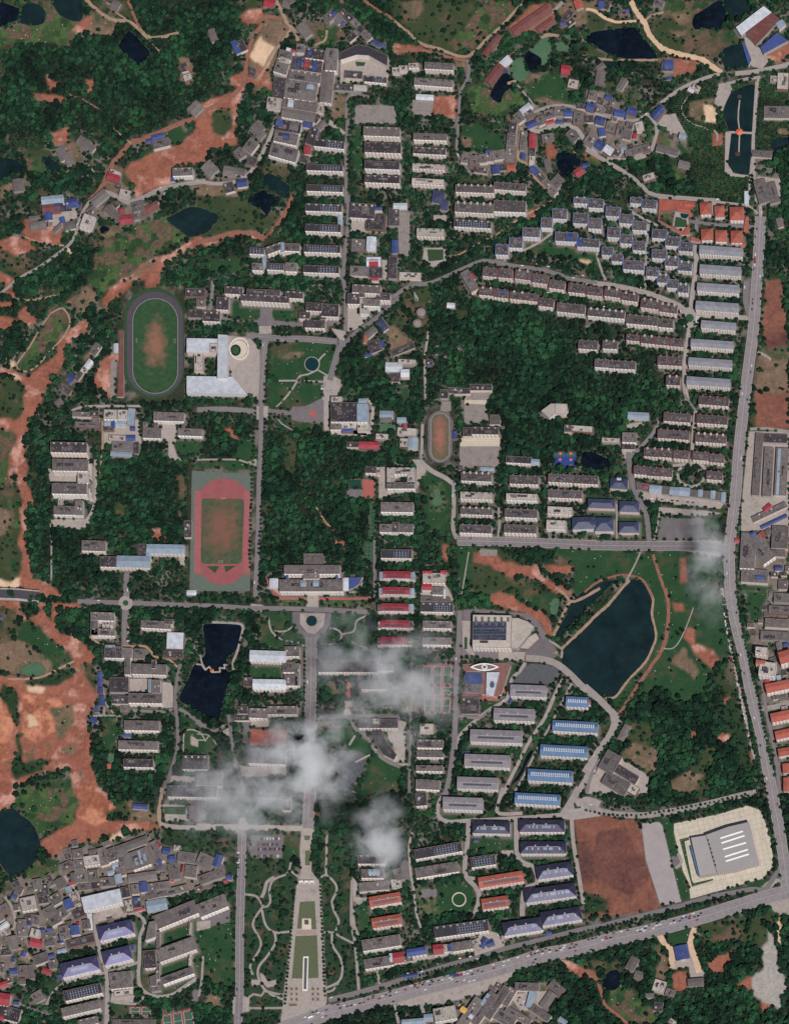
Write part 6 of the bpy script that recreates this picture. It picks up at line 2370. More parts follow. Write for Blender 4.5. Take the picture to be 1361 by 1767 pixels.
# red track in its green court
o, og = flat('track_court', [(331, 812), (437, 818), (431, 1020), (327, 1020)], 1.06, MATS['sportgreen']); tag(o, 'grey-green sports court round the red track', kind='structure')
red_o = [(386 + 47 * math.cos(t), 872 - 47 * math.sin(t)) for t in np.linspace(.5, math.pi - .5, 24)] + [(341, 845), (336, 845), (335, 990), (343, 992)] + [(384 - 44 * math.cos(t), 965 + 44 * math.sin(t)) for t in np.linspace(.6, math.pi - .6, 24)] + [(424, 992), (431, 992), (433.5, 846), (428, 845)]
red_i = [(350, 860), (418, 861), (421, 868), (417, 968), (414, 973), (350, 973), (346.5, 968), (348, 866)]
o, og = track('red running track with a brown worn football field', red_o, red_i, tm2, infield_mat('field_b', (66, 78, 52), None, (120, 78, 62), 382, 912, 34, 56), 1.15)
for q in ([(356, 977), (378, 977), (371, 989)], [(387, 977), (408, 976), (389, 988)]): flat('grass_segment', q, 1.22, lawnm, o, og)
l = MB(og)
for k in range(8):
    f = (k + .5) / 8
    for a, b in (((335.5 + 11 * f, 848), (334.8 + 11 * f, 988)), ((422 + 10.5 * f, 848), (420 + 11 * f, 988))):
        g = PG([a[0], b[0]], [a[1], b[1]], 1.25); strip(l, tuple(g[0]), tuple(g[1]), .22, 1.25)
l.build('lane_line', mat('faint_line2', C8(186, 120, 116)), o)
track('small oval school track with a bare red infield', stadium(738, 708.5, 780.5, 799), stadium(743.5, 713, 775, 795), tm3, infield_mat('field_c', (92, 84, 62), None, (148, 92, 74), 759, 752, 12, 40), 1.15, lines=2)
for x0, y0, x1, y1 in ((346, 865, 418, 970), (229.5, 560, 306.5, 640)):
    pass
def goal(px, py, rot, label):
    x, y = P1(px, py); g = MB((x, y, 0))
    for a, b in (((-3.6, 0, 0), (-3.6, 0, 2.4)), ((3.6, 0, 0), (3.6, 0, 2.4)), ((-3.6, 0, 2.4), (3.6, 0, 2.4)), ((-3.6, 2, 0), (-3.6, 0, 2.4)), ((3.6, 2, 0), (3.6, 0, 2.4)), ((-3.6, 2, .1), (3.6, 2, .1))):
        A, B = Vector(a), Vector(b); d = (B - A).normalized(); s = d.cross(Vector((.3, .9, .1))).normalized() * .12; t = d.cross(s)
        for k in range(4):
            c1 = s * math.cos(k * math.pi / 2) + t * math.sin(k * math.pi / 2) * 1; c2 = s * math.cos((k + 1) * math.pi / 2) + t * math.sin((k + 1) * math.pi / 2)
            g.face([tuple(Vector((x, y, 1.2)) + rv) for rv in (A + c1, B + c1, B + c2, A + c2)])
    o = g.build('football_goal', MATS['white_line']); o.rotation_euler.z = rot; tag(o, label, 'goal', 'football goals on the tracks')
goal(386, 862, 0, 'white football goal at the top of the red track field'); goal(381, 969, math.pi, 'white football goal at the bottom of the red track field'); goal(237, 588, math.pi / 2, 'white football goal on the left of the dark track field'); goal(301, 589, -math.pi / 2, 'white football goal on the right of the dark track field')

def polyb(name, label, cat, parts):
    """a building made of outlined volumes: (part name, outline in plan metres at roof height, z0, z1, material)"""
    c = parts[0][1]; x0, y0 = P1(sum(a for a, _ in c) / len(c), sum(b for _, b in c) / len(c), 0); root = tag(empty(name, (x0, y0, 0)), label, cat); org = (x0, y0, 0)
    for nm, p, z0, z1, m in parts:
        w = ccw([tuple(a) for a in PG([x for x, _ in p], [y for _, y in p], z1)]); g = MB(org)
        if nm == 'wall': g.sides(w, z0, z1)
        elif nm == 'roof': g.top(w, z1)
        else: g.prism(w, z0, z1)
        g.build(nm, m, root)
    return root, org
WM = MATS
hallW = T(1011, 1360, (703, 335), (805, 318), (877, 570), (762, 590)); hallE = T(1011, 1360, (803, 316), (950, 262), (1095, 228), (1160, 500), (1010, 545), (878, 568))
gr1 = mat('hall_grey', C8(150, 143, 138), rough=.5, noise=.05, scale=.05, spec=.3); gr2 = mat('hall_grey2', C8(144, 138, 134), rough=.45, noise=.05, scale=.05, spec=.3)
strips_ = [((900, 338), (1052, 290)), ((908, 370), (1062, 320)), ((918, 412), (1073, 367)), ((930, 462), (1085, 413)), ((937, 492), (1092, 444))]
pr = [('wall', hallW, 0, 14, WM['wall_grey']), ('roof', hallW, 14, 14.02, gr1), ('wall', hallE, 0, 18, WM['wall_grey']), ('roof', hallE, 18, 18.02, gr2)]
for a, b in strips_:
    pr.append(('skylight', T(1011, 1360, (a[0] - 2, a[1] - 4), (b[0] - 2, b[1] - 4), (b[0] + 2, b[1] + 5), (a[0] + 2, a[1] + 5)), 18, 18.6, mat('skylight_w', C8(226, 224, 218), noise=.04)))
pr.append(('glass_front', T(1011, 1360, (697, 395), (709, 392), (760, 582), (748, 585)), 0, 9, MATS['t_sky']))
for k in range(7): pr.append(('roof_vent', T(1011, 1360, (815 + k * 8, 345 + k * 28), (821 + k * 8, 343 + k * 28), (824 + k * 8, 356 + k * 28), (818 + k * 8, 358 + k * 28)), 14, 20, WM['r_dark']))
polyb('exhibition_hall', 'big grey curved-roof hall with white skylight strips on a pale apron', 'hall', pr)
# oval forecourt ring of the library
ov = lambda cx, cy, rx, ry, n=36: [(cx + rx * math.cos(t), cy + ry * math.sin(t)) for t in np.linspace(0, 2 * math.pi, n + 1)[:-1]]
cx, cy = T(340, 340, (282, 1015))[0]; o1 = ov(cx, cy, 17.5, 19.5); o2 = ov(cx, cy, 15.3, 17); x0, y0 = P1(cx, cy, 0); root = tag(empty('ring_colonnade', (x0, y0, 0)), 'oval cream colonnade round a circular fountain court', 'colonnade'); g = MB((x0, y0, 0))
w1 = ccw([tuple(a) for a in PG([a for a, _ in o1], [b for _, b in o1], 5)]); w2 = ccw([tuple(a) for a in PG([a for a, _ in o2], [b for _, b in o2], 5)]); g.ring(w1, w2, 5); g.sides(w1, 0, 5); g.sides(w2, 0, 5, flip=True); g.build('ring_wall', WM['wall_cream'], root)
flat('court_floor', ov(cx, cy + 3, 15, 16.5), 1.0, MATS['plaza'], root, (x0, y0, 0)); flat('pool_water', ov(cx - 6, cy + 3, 9, 10), 1.1, mat('water_pool', (.008, .03, .035)), root, (x0, y0, 0)); flat('pool_basin', ov(cx - 6, cy + 3, 6, 7), 1.2, mat('island_green', C8(44, 74, 42)), root, (x0, y0, 0))
# domes
def dome(p, r, hc, label, m):
    x, y = p; g = MB((x, y, 0)); n, k = 24, 7; rings = [(r, 0), (r, hc)] + [(r * math.cos(a), hc + r * .45 * math.sin(a)) for a in np.linspace(0, math.pi / 2 * .97, k)[1:]]
    for i in range(len(rings) - 1):
        for j in range(n):
            a, b = 2 * math.pi * j / n, 2 * math.pi * (j + 1) / n; (ra, za), (rb, zb) = rings[i], rings[i + 1]
            g.face([(x + ra * math.cos(a), y + ra * math.sin(a), za), (x + ra * math.cos(b), y + ra * math.sin(b), za), (x + rb * math.cos(b), y + rb * math.sin(b), zb), (x + rb * math.cos(a), y + rb * math.sin(a), zb)])
    root = tag(empty('storage_dome', (x, y, 0)), label, 'storage dome', 'round storage domes in the wood'); g.build('dome_shell', m, root)
    g = MB((x, y, 0)); zt = hc + r * .45; g.prism([(x + 1.2 * math.cos(t), y + 1.2 * math.sin(t)) for t in np.linspace(0, 2 * math.pi, 9)[:-1]], zt - .4, zt + 1.0); g.build('dome_cap', MATS['r_light'], root)
dm = mat('dome_grey', C8(128, 114, 108), noise=.15, scale=.2); dd = mat('dome_dark', C8(82, 72, 76), noise=.3, scale=.15)
for (zx, zy), r, hc, lb, m in [((180, 775), 8.5, 10, 'larger grey-brown domed tank in the clearing', dm), ((155, 848), 7.8, 9, 'smaller grey-brown domed tank below its larger twin', dm), ((290, 1010), 6, 2, 'dark mound-like dome, topmost left of five in the wood', dd), ((360, 1025), 6, 2, 'dark mound-like dome, middle of five in the wood', dd), ((435, 1025), 9, 2, 'widest dark mound-like dome, rightmost of five in the wood', dd), ((285, 1065), 8, 2, 'dark mound-like dome, lowest left of five in the wood', dd), ((345, 1080), 6, 2, 'dark mound-like dome, lowest right of five in the wood', dd)]:
    q = T(680, 340, (zx, zy))[0]; dome(P1(q[0], q[1], hc * .7), r, hc, lb, m)
# lattice mast
x, y = P1(*T(680, 340, (150, 690))[0]); root = tag(empty('lattice_mast', (x, y, 0)), 'tall pale lattice mast above the domed tanks', 'mast'); 
def bar(g, a, b, r):
    A, B = Vector(a), Vector(b); d = (B - A).normalized(); s = d.orthogonal().normalized() * r; t = d.cross(s)
    for k in range(4):
        f1, f2 = k * math.pi / 2, (k + 1) * math.pi / 2; c1 = s * math.cos(f1) + t * math.sin(f1); c2 = s * math.cos(f2) + t * math.sin(f2); g.face([tuple(A + c1), tuple(B + c1), tuple(B + c2), tuple(A + c2)])
for sx, sy in ((-1, -1), (1, -1), (1, 1), (-1, 1)):
    g = MB((x, y, 0)); bar(g, (x + 3 * sx, y + 3 * sy, 0), (x + .3 * sx, y + .3 * sy, 34), .22); g.build('leg', MATS['steel'], root)
g = MB((x, y, 0))
for k in range(9):
    z0, z1 = k * 3.6, (k + 1) * 3.6; r0, r1 = 3 - 2.7 * z0 / 34, 3 - 2.7 * z1 / 34; cs = ((-1, -1), (1, -1), (1, 1), (-1, 1))
    for i in range(4): a, b = cs[i], cs[(i + 1) % 4]; bar(g, (x + a[0] * r0, y + a[1] * r0, z0), (x + b[0] * r1, y + b[1] * r1, z1), .12); bar(g, (x + a[0] * r1, y + a[1] * r1, z1), (x + b[0] * r1, y + b[1] * r1, z1), .1)
g.build('bracing', MATS['steel'], root)
# lens-shaped white canopy
q = T(680, 1020, (605, 510))[0]; L_ = 25.0; lens = lambda k, s: [(q[0] + L_ * t * s, q[1] - k * (1 - t * t)) for t in np.linspace(-1, 1, 19)] + [(q[0] + L_ * t * s, q[1] + k * (1 - t * t)) for t in np.linspace(1, -1, 19)[1:-1]]
x0, y0 = P1(q[0], q[1], 0); root = tag(empty('lens_canopy_building', (x0, y0, 0)), 'white eye-shaped roof canopy of the museum annex', 'building'); a = [tuple(v) for v in PG(*zip(*lens(6.6, 1)), 15)]; b = [tuple(v) for v in PG(*zip(*lens(4.6, .82)), 15)]; a2, b2 = ccw(a), ccw(b)
wl = mat('canopy_white', C8(216, 210, 200), noise=.05); g = MB((x0, y0, 0)); g.ring(a2, b2, 15); g.sides(a2, 13.8, 15); g.sides(b2, 13.8, 15, flip=True); g.build('canopy_ring', wl, root); g = MB((x0, y0, 0)); g.prism(b2, 0, 12.5); g.build('hall_core', MATS['r_conc'], root)
g = MB((x0, y0, 0)); c1 = ccw([tuple(v) for v in PG(*zip(*ov(q[0], q[1], 5, 4.3)), 15.1)]); c2 = ccw([tuple(v) for v in PG(*zip(*ov(q[0], q[1], 3.2, 2.8)), 15.1)]); g.ring(c1, c2, 15.1); g.sides(c1, 12.5, 15.1); g.build('centre_ring', wl, root)
# cut-outs and skylights of the museum roof
o, og = flat('roof_light', T(680, 1020, (640, 625), (650, 605), (662, 605), (672, 622), (670, 645), (655, 652), (643, 645)), 12.9, MATS['glass_roof']); tag(o, 'dark oval skylight on the white wedge roof', 'skylight')
x, y = P1(*T(680, 1020, (640, 268))[0], 19.8); gl = [T(680, 1020, (535, 206 + k * 20), (750, 204 + k * 20), (748, 215 + k * 20), (533, 217 + k * 20)) for k in range(6)]
for k, p in enumerate(gl):
    w = ccw([tuple(a) for a in PG([a for a, _ in p], [b for _, b in p], 19.9 + .1 * k)]); g = MB((w[0][0], w[0][1], 0)); g.prism(w, 18.4, 19.6 + (k % 3) * .3); o = g.build('roof_light', MATS['t_navy' if k % 2 else 'glass_roof']); tag(o, f'long glazed roof strip of the science museum, {ORD[k]} from top', 'skylight', 'roof strips of the museum')
# flyover deck
p = [(-40, 1015), (30, 1017), (68, 1020.5), (67, 1037), (30, 1033), (-40, 1031)]; pr = [('deck', p, 6, 8, mat('deck_dark', C8(70, 64, 70), noise=.12))]
pr += [('barrier', [(-40, 1013.5), (30, 1015.5), (68, 1019), (68, 1021), (30, 1017.5), (-40, 1015.5)], 6, 9.2, MATS['r_light']), ('barrier', [(-40, 1030.5), (30, 1032.5), (67, 1036.5), (67, 1040), (30, 1036), (-40, 1034)], 6, 9.0, MATS['r_light'])]
for px in (-20, 20, 58): pr.append(('pier', [(px - 2, 1020), (px + 2, 1020), (px + 2, 1034), (px - 2, 1034)], 0, 6, MATS['r_conc']))
polyb('flyover', 'unfinished dark flyover deck with pale barriers at the left edge', 'flyover', pr)
# zigzag bridge and pavilions
def causeway(pp, w, z, label, nm='footbridge'):
    root = None
    for i in range(len(pp) - 1):
        A, B = P1(*pp[i], z), P1(*pp[i + 1], z)
        if root is None: root = tag(empty(nm, (*A, 0)), label, 'footbridge'); org = (*A, 0)
        d = Vector((B[0] - A[0], B[1] - A[1])); L2 = d.length; d.normalize(); n_ = Vector((-d.y, d.x)) * w / 2; e_ = d * .4
        g = MB(org); g.prism([(A[0] - n_.x - e_.x, A[1] - n_.y - e_.y), (B[0] - n_.x + e_.x, B[1] - n_.y + e_.y), (B[0] + n_.x + e_.x, B[1] + n_.y + e_.y), (A[0] + n_.x - e_.x, A[1] + n_.y - e_.y)], z - .8, z + .011 * i); g.build('deck', MATS['pave'], root)
causeway(T(340, 1020, (-5, 490), (30, 495), (55, 530), (82, 508), (105, 545), (155, 542), (150, 515), (188, 520), (180, 494), (202, 498)), 2.6, 2.0, 'pale zigzag footbridge across the dark lake')
causeway(T(1011, 0, (1030, 670), (1022, 740), (1020, 800), (1030, 880), (1027, 950), (1025, 1015)), 2.4, 1.8, 'thin pale causeway running down the rectangular fish pond')
causeway(T(1011, 0, (960, 884), (1030, 886), (1110, 890)), 4.0, 1.6, 'short pale causeway crossing the rectangular fish pond')
def pavilion(p, r, label, n=8):
    x, y = P1(*p, 3); root = tag(empty('pavilion', (x, y, 0)), label, 'pavilion'); P_ = [(x + r * math.cos(2 * math.pi * k / n), y + r * math.sin(2 * math.pi * k / n)) for k in range(n)]; g = MB((x, y, 0)); Q_ = [(x + (a - x) * 1.15, y + (b - y) * 1.15) for a, b in P_]; R2 = [(x + (a - x) * .45, y + (b - y) * .45) for a, b in P_]
    for i in range(n):
        j = (i + 1) % n; g.face([(*Q_[i], 4), (*Q_[j], 4), (*R2[j], 5.6), (*R2[i], 5.6)]); g.face([(*R2[i], 6.2), (*R2[j], 6.2), (x, y, 8)]); g.face([(*R2[i], 5.6), (*R2[j], 5.6), (*R2[j], 6.2), (*R2[i], 6.2)])
    g.build('roof', mat('pav_orange', C8(206, 104, 62), noise=.15, scale=.5), root); g = MB((x, y, 0)); g.prism(P_, .5, 1.6); g.build('platform', MATS['pave'], root)
    for k in range(0, n, 2):
        a = P_[k]; g = MB((x, y, 0)); g.prism([(a[0] * .9 + x * .1 + .2 * u, a[1] * .9 + y * .1 + .2 * v) for u, v in ((-1, -1), (1, -1), (1, 1), (-1, 1))], 1.6, 4.2); g.build('column', MATS['wall_brick'], root)
pavilion(T(1011, 0, (1028, 883))[0], 5.6, 'orange octagonal pavilion in the middle of the rectangular fish pond'); pavilion(T(340, 1020, (100, 536))[0], 3.2, 'small orange pavilion on the zigzag lake bridge')
for (zx, zy), lb in (((1030, 645), 'dark shrubby islet at the upper end of the fish pond'), ((1018, 1030), 'dark shrubby islet at the lower end of the fish pond')):
    x, y = P1(*T(1011, 0, (zx, zy))[0]); g = MB((x, y, 0)); rr = random.Random(zy); n = 14; R0 = [5 * rr.uniform(.75, 1.1) for _ in range(n)]
    P_ = [(x + R0[k] * math.cos(2 * math.pi * k / n), y + R0[k] * math.sin(2 * math.pi * k / n)) for k in range(n)]; Q_ = [(x + (a - x) * .6, y + (b - y) * .6) for a, b in P_]
    for k in range(n): j = (k + 1) % n; g.face([(*P_[k], .1), (*P_[j], .1), (*Q_[j], .8), (*Q_[k], .8)])
    g.top(Q_, .8); o = g.build('islet', mat('islet_earth', C8(70, 54, 40), noise=.4, scale=.5)); tag(o, lb, 'islet')
# boulevard monuments
wht = mat('stone_white', C8(214, 206, 192), noise=.06); zq = lambda *pp: T(340, 1360, *pp)
polyb('long_basin', 'long white-rimmed basin on the boulevard lawn', 'basin', [('rim', zq((712, 1132), (747, 1132), (740, 1362), (707, 1362)), .6, 2.0, wht), ('basin_floor', zq((719, 1142), (740, 1142), (733, 1352), (714, 1352)), 2.0, 2.05, MATS['dlot'])])
polyb('monument', 'square stone monument on its pale base in the boulevard', 'monument', [('base', zq((704, 878), (764, 878), (764, 950), (704, 950)), .6, 1.4, MATS['pave2']), ('step', zq((718, 885), (750, 885), (750, 918), (718, 918)), 1.4, 2.2, MATS['r_light']), ('block', zq((724, 890), (745, 890), (745, 912), (724, 912)), 2.2, 6, MATS['r_apart'])])
for k, zx in enumerate((698, 734, 769)):
    polyb('gateway', f'white gateway arch across the boulevard, {ORD[k]} of three from the left', 'gateway', [('lintel', zq((zx - 15, 622), (zx + 15, 622), (zx + 15, 634), (zx - 15, 634)), 5, 7, wht), ('pillar', zq((zx - 15, 624), (zx - 10, 624), (zx - 10, 640), (zx - 15, 640)), 0, 5, wht), ('pillar', zq((zx + 10, 624), (zx + 15, 624), (zx + 15, 640), (zx + 10, 640)), 0, 5, wht)])
pb = mat('planter_soil', C8(104, 74, 60), noise=.3, scale=.6)
k = 0
for cxs, side in (((634, 668), 'left'), ((777, 811), 'right')):
    for j, yy in enumerate((1350, 1386, 1421)):
        for i, xx in enumerate(cxs):
            polyb('planter', f"square stone planter on the {side} of the boulevard plaza, row {['one', 'two', 'three'][j]} {['outer', 'inner'][i] if side == 'left' else ['inner', 'outer'][i]} one", 'planter', [('rim', zq((xx - 10, yy - 11), (xx + 10, yy - 11), (xx + 10, yy + 11), (xx - 10, yy + 11)), .6, 1.6, MATS['r_light']), ('planting', zq((xx - 7, yy - 8), (xx + 7, yy - 8), (xx + 7, yy + 8), (xx - 7, yy + 8)), 1.6, 1.9, pb)])
polyb('planter', 'long reddish planter at the lower left of the boulevard plaza', 'planter', [('rim', zq((614, 1450), (674, 1448), (674, 1468), (614, 1470)), .6, 1.6, MATS['r_light']), ('planting', zq((618, 1454), (670, 1452), (670, 1464), (618, 1466)), 1.6, 1.9, pb)])
CLOUDS = [(695, 1185, 160, 140, 30, .06, 'broad thin white cloud over the long grey building'), (605, 1125, 150, 110, 26, .034, 'faint veil of cloud below the circular plaza'), (546, 1315, 95, 135, 34, .09, 'thick bright cloud over the middle of the boulevard'),
          (415, 1375, 170, 130, 30, .06, 'wide ragged cloud over the lower teaching blocks'), (490, 1285, 110, 90, 24, .06, 'small ragged cloud over the red tennis courts'), (655, 1448, 65, 100, 34, .11, 'compact bright cloud right of the boulevard'), (1222, 965, 60, 160, 24, .055, 'narrow thin cloud beside the right main road')]
# ------------------------------------------------------------------ trees
def icosa():
    t = (1 + 5 ** .5) / 2; v = np.array([(-1, t, 0), (1, t, 0), (-1, -t, 0), (1, -t, 0), (0, -1, t), (0, 1, t), (0, -1, -t), (0, 1, -t), (t, 0, -1), (t, 0, 1), (-t, 0, -1), (-t, 0, 1)], float); v /= np.linalg.norm(v[0])
    f = [(0, 11, 5), (0, 5, 1), (0, 1, 7), (0, 7, 10), (0, 10, 11), (1, 5, 9), (5, 11, 4), (11, 10, 2), (10, 7, 6), (7, 1, 8), (3, 9, 4), (3, 4, 2), (3, 2, 6), (3, 6, 8), (3, 8, 9), (4, 9, 5), (2, 4, 11), (6, 2, 10), (8, 6, 7), (9, 8, 1)]; return v, f
IV, IF = icosa()
def leafmat():
    m = bpy.data.materials.new('foliage'); m.use_nodes = True; n = m.node_tree; n.nodes.clear(); out = n.nodes.new('ShaderNodeOutputMaterial'); b = n.nodes.new('ShaderNodeBsdfPrincipled'); n.links.new(b.outputs[0], out.inputs[0]); b.inputs['Roughness'].default_value = .7; b.inputs['Specular IOR Level'].default_value = .12
    at = n.nodes.new('ShaderNodeAttribute'); at.attribute_type = 'INSTANCER'; at.attribute_name = 'tint'; oi = n.nodes.new('ShaderNodeObjectInfo'); geo = n.nodes.new('ShaderNodeNewGeometry')
    tn = n.nodes.new('ShaderNodeTexNoise'); tn.inputs['Scale'].default_value = .014; tn.inputs['Detail'].default_value = 4; n.links.new(geo.outputs['Position'], tn.inputs['Vector'])
    ad = n.nodes.new('ShaderNodeMath'); ad.operation = 'MULTIPLY_ADD'; ad.inputs[1].default_value = .5; n.links.new(oi.outputs['Random'], ad.inputs[0]); n.links.new(tn.outputs[0], ad.inputs[2])
    cr = n.nodes.new('ShaderNodeValToRGB'); e = cr.color_ramp.elements; e[0].position = .36; e[0].color = (.004, .010, .007, 1); e[1].position = 1.08; e[1].color = (.023, .078, .032, 1); x = e.new(.58); x.color = (.006, .018, .011, 1); x = e.new(.8); x.color = (.0105, .036, .018, 1); x = e.new(.96); x.color = (.018, .060, .026, 1)
    n.links.new(ad.outputs[0], cr.inputs[0])
    t2 = n.nodes.new('ShaderNodeTexNoise'); t2.inputs['Scale'].default_value = .8; n.links.new(geo.outputs['Position'], t2.inputs['Vector']); mr = n.nodes.new('ShaderNodeMapRange'); mr.inputs[1].default_value = .3; mr.inputs[2].default_value = .7; mr.inputs[3].default_value = .65; mr.inputs[4].default_value = 1.4; n.links.new(t2.outputs[0], mr.inputs[0])
    vm = n.nodes.new('ShaderNodeVectorMath'); vm.operation = 'SCALE'; n.links.new(cr.outputs[0], vm.inputs[0]); n.links.new(mr.outputs[0], vm.inputs['Scale']); n.links.new(vm.outputs[0], b.inputs['Base Color']); return m
LEAF = leafmat(); BARK = mat('bark', C8(84, 70, 58))
def crown_mesh(seed, nc=24, cs=.42):
    """unit crown (radius 1): leaf clumps of uneven size spread through a flattened ball, gaps between them"""
    r = np.random.RandomState(seed); vs_, fs_ = [], []
    for k in range(nc):
        d = r.normal(size=3); d /= np.linalg.norm(d); d[2] = abs(d[2]) * .9 - .15; rad = r.uniform(.45, .85) if k else 0
        c = d * rad * np.array([1, 1, .8]); s = cs * r.uniform(.6, 1.1)
        q = IV * s * (1 + r.uniform(-.3, .3, (12, 1))) * np.array([1, 1, .75]) + c; i = len(vs_) * 12; vs_.append(q); fs_ += [tuple(x + i for x in f) for f in IF]
    v = np.concatenate(vs_); v[:, 2] += .9
    me = bpy.data.meshes.new('crown'); me.from_pydata(v.tolist(), [], fs_); me.materials.append(LEAF); return me
CROWNS = [crown_mesh(s) for s in range(6)]
def trunk_mesh():
    g = MB(); n = 6; prof = [(.16, 0), (.11, .5), (.07, 1.0)]
    for (ra, za), (rb, zb) in zip(prof, prof[1:]):
        for j in range(n): a, b = 2 * math.pi * j / n, 2 * math.pi * (j + 1) / n; g.face([(ra * math.cos(a), ra * math.sin(a), za), (ra * math.cos(b), ra * math.sin(b), za), (rb * math.cos(b), rb * math.sin(b), zb), (rb * math.cos(a), rb * math.sin(a), zb)])
    for k in range(4):
        a = k * 1.6; g.face([(0, .03, .6), (0, -.03, .6), (.5 * math.cos(a), .5 * math.sin(a), 1.1)])
    o = g.build('trunk', BARK); me = o.data; bpy.data.objects.remove(o); return me
TRUNK = trunk_mesh()
def tree(px, py, r, label, group):
    x, y = P1(px, py); ro = tag(empty('tree', (x, y, 0)), label, 'tree', group); ro.rotation_euler.z = random.uniform(0, 6.28)
    for nm, me in (('trunk', TRUNK), ('crown', random.choice(CROWNS))):
        o = bpy.data.objects.new(nm, me); COL.objects.link(o); o.parent = ro; o.scale = (r, r, r * random.uniform(1.1, 1.4))
rows = [([(440.5, 706), (437, 790), (434, 868), (431, 985)], 7.2, 2.8, 'green street tree left of the red track avenue', 'street trees beside the red track'), ([(458, 725), (455, 800), (452, 868), (447, 960)], 7.2, 2.6, 'green street tree right of the red track avenue', 'street trees right of the red track avenue'),
        ([(1249, 1035), (1262, 1110), (1276, 1170), (1290, 1230), (1310, 1330)], 7.0, 3.5, 'dark tree on the left verge of the right main road', 'trees on the main road left verge'), ([(1272, 1025), (1286, 1105), (1304, 1185), (1318, 1250), (1332, 1320)], 7.0, 3.5, 'dark tree on the right verge of the right main road', 'trees on the main road right verge'),
        ([(508, 1545), (500, 1640), (492, 1735)], 6.5, 2.3, 'small tree in the left row of the lower boulevard plaza', 'left plaza tree row'), ([(553, 1525), (557, 1620), (561, 1725)], 6.5, 2.3, 'small tree in the right row of the lower boulevard plaza', 'right plaza tree row'),
        ([(1011, 1400), (1050, 1407), (1100, 1408), (1200, 1392), (1290, 1372)], 8, 2.3, 'small street tree above the empty red-brown field', 'trees along the lower ring road'), ([(526, 1105), (526, 1180), (524, 1250)], 7.5, 2.5, 'street tree left of the central boulevard carriageway', 'boulevard left trees'), ([(549, 1110), (549, 1180), (547, 1250)], 7.5, 2.5, 'street tree right of the central boulevard carriageway', 'boulevard right trees'),
        ([(704, 1690), (790, 1668), (830, 1657)], 7, 2.6, 'roadside tree on the strip above the lower highway', 'lower highway verge trees'), ([(860, 1650), (940, 1628), (1010, 1610), (1100, 1588)], 7, 2.6, 'verge tree between the lower highway and its service lane', 'lower highway median trees')]
trees_px = []
for p, sp, r, lb, gp in rows:
    c = catmull(p, 1.0); s = np.concatenate([[0], np.cumsum(np.linalg.norm(np.diff(c, axis=0), axis=1))])
    for kk, d in enumerate(np.arange(0, s[-1], sp)):
        x = np.interp(d, s, c[:, 0]) + random.uniform(-.7, .7); y = np.interp(d, s, c[:, 1]) + random.uniform(-.7, .7); tree(x, y, r * random.uniform(.8, 1.2), f"{lb}, {ordw(kk + 1)} from {'top' if abs(p[-1][1] - p[0][1]) > abs(p[-1][0] - p[0][0]) else 'left'}", gp); trees_px.append((x, y))
# woods and scattered trees: more than anybody could count
S_ = 5.2; tx, ty = np.meshgrid(np.arange(-90, PW + 90, S_), np.arange(-90, PH + 90, S_)); tx = (tx + RNG.uniform(-.45, .45, tx.shape) * S_).ravel(); ty = (ty + RNG.uniform(-.45, .45, ty.shape) * S_).ravel()
ii = np.clip(((ty + MG) / GS).round().astype(int), 0, HH - 1); jj = np.clip(((tx + MG) / GS).round().astype(int), 0, WW - 1)
dn = dens[ii, jj]; ok = (~blocked[ii, jj]) & (RNG.rand(len(tx)) < dn * .92)
for x, y in trees_px: ok &= ~((np.abs(tx - x) < 4) & (np.abs(ty - y) < 4))
tx, ty, dn = tx[ok], ty[ok], dn[ok]
big = fbm(tx, ty, 40, 77); sc = (2.5 + 2.9 * np.clip(big * 1.9 - .45, 0, 1) * RNG.uniform(.5, 1.35, len(tx))) * np.exp(RNG.normal(0, .2, len(tx))); sc = np.clip(sc, 1.3, 7.5); sc = np.where(dn < .5, sc * .72, sc)
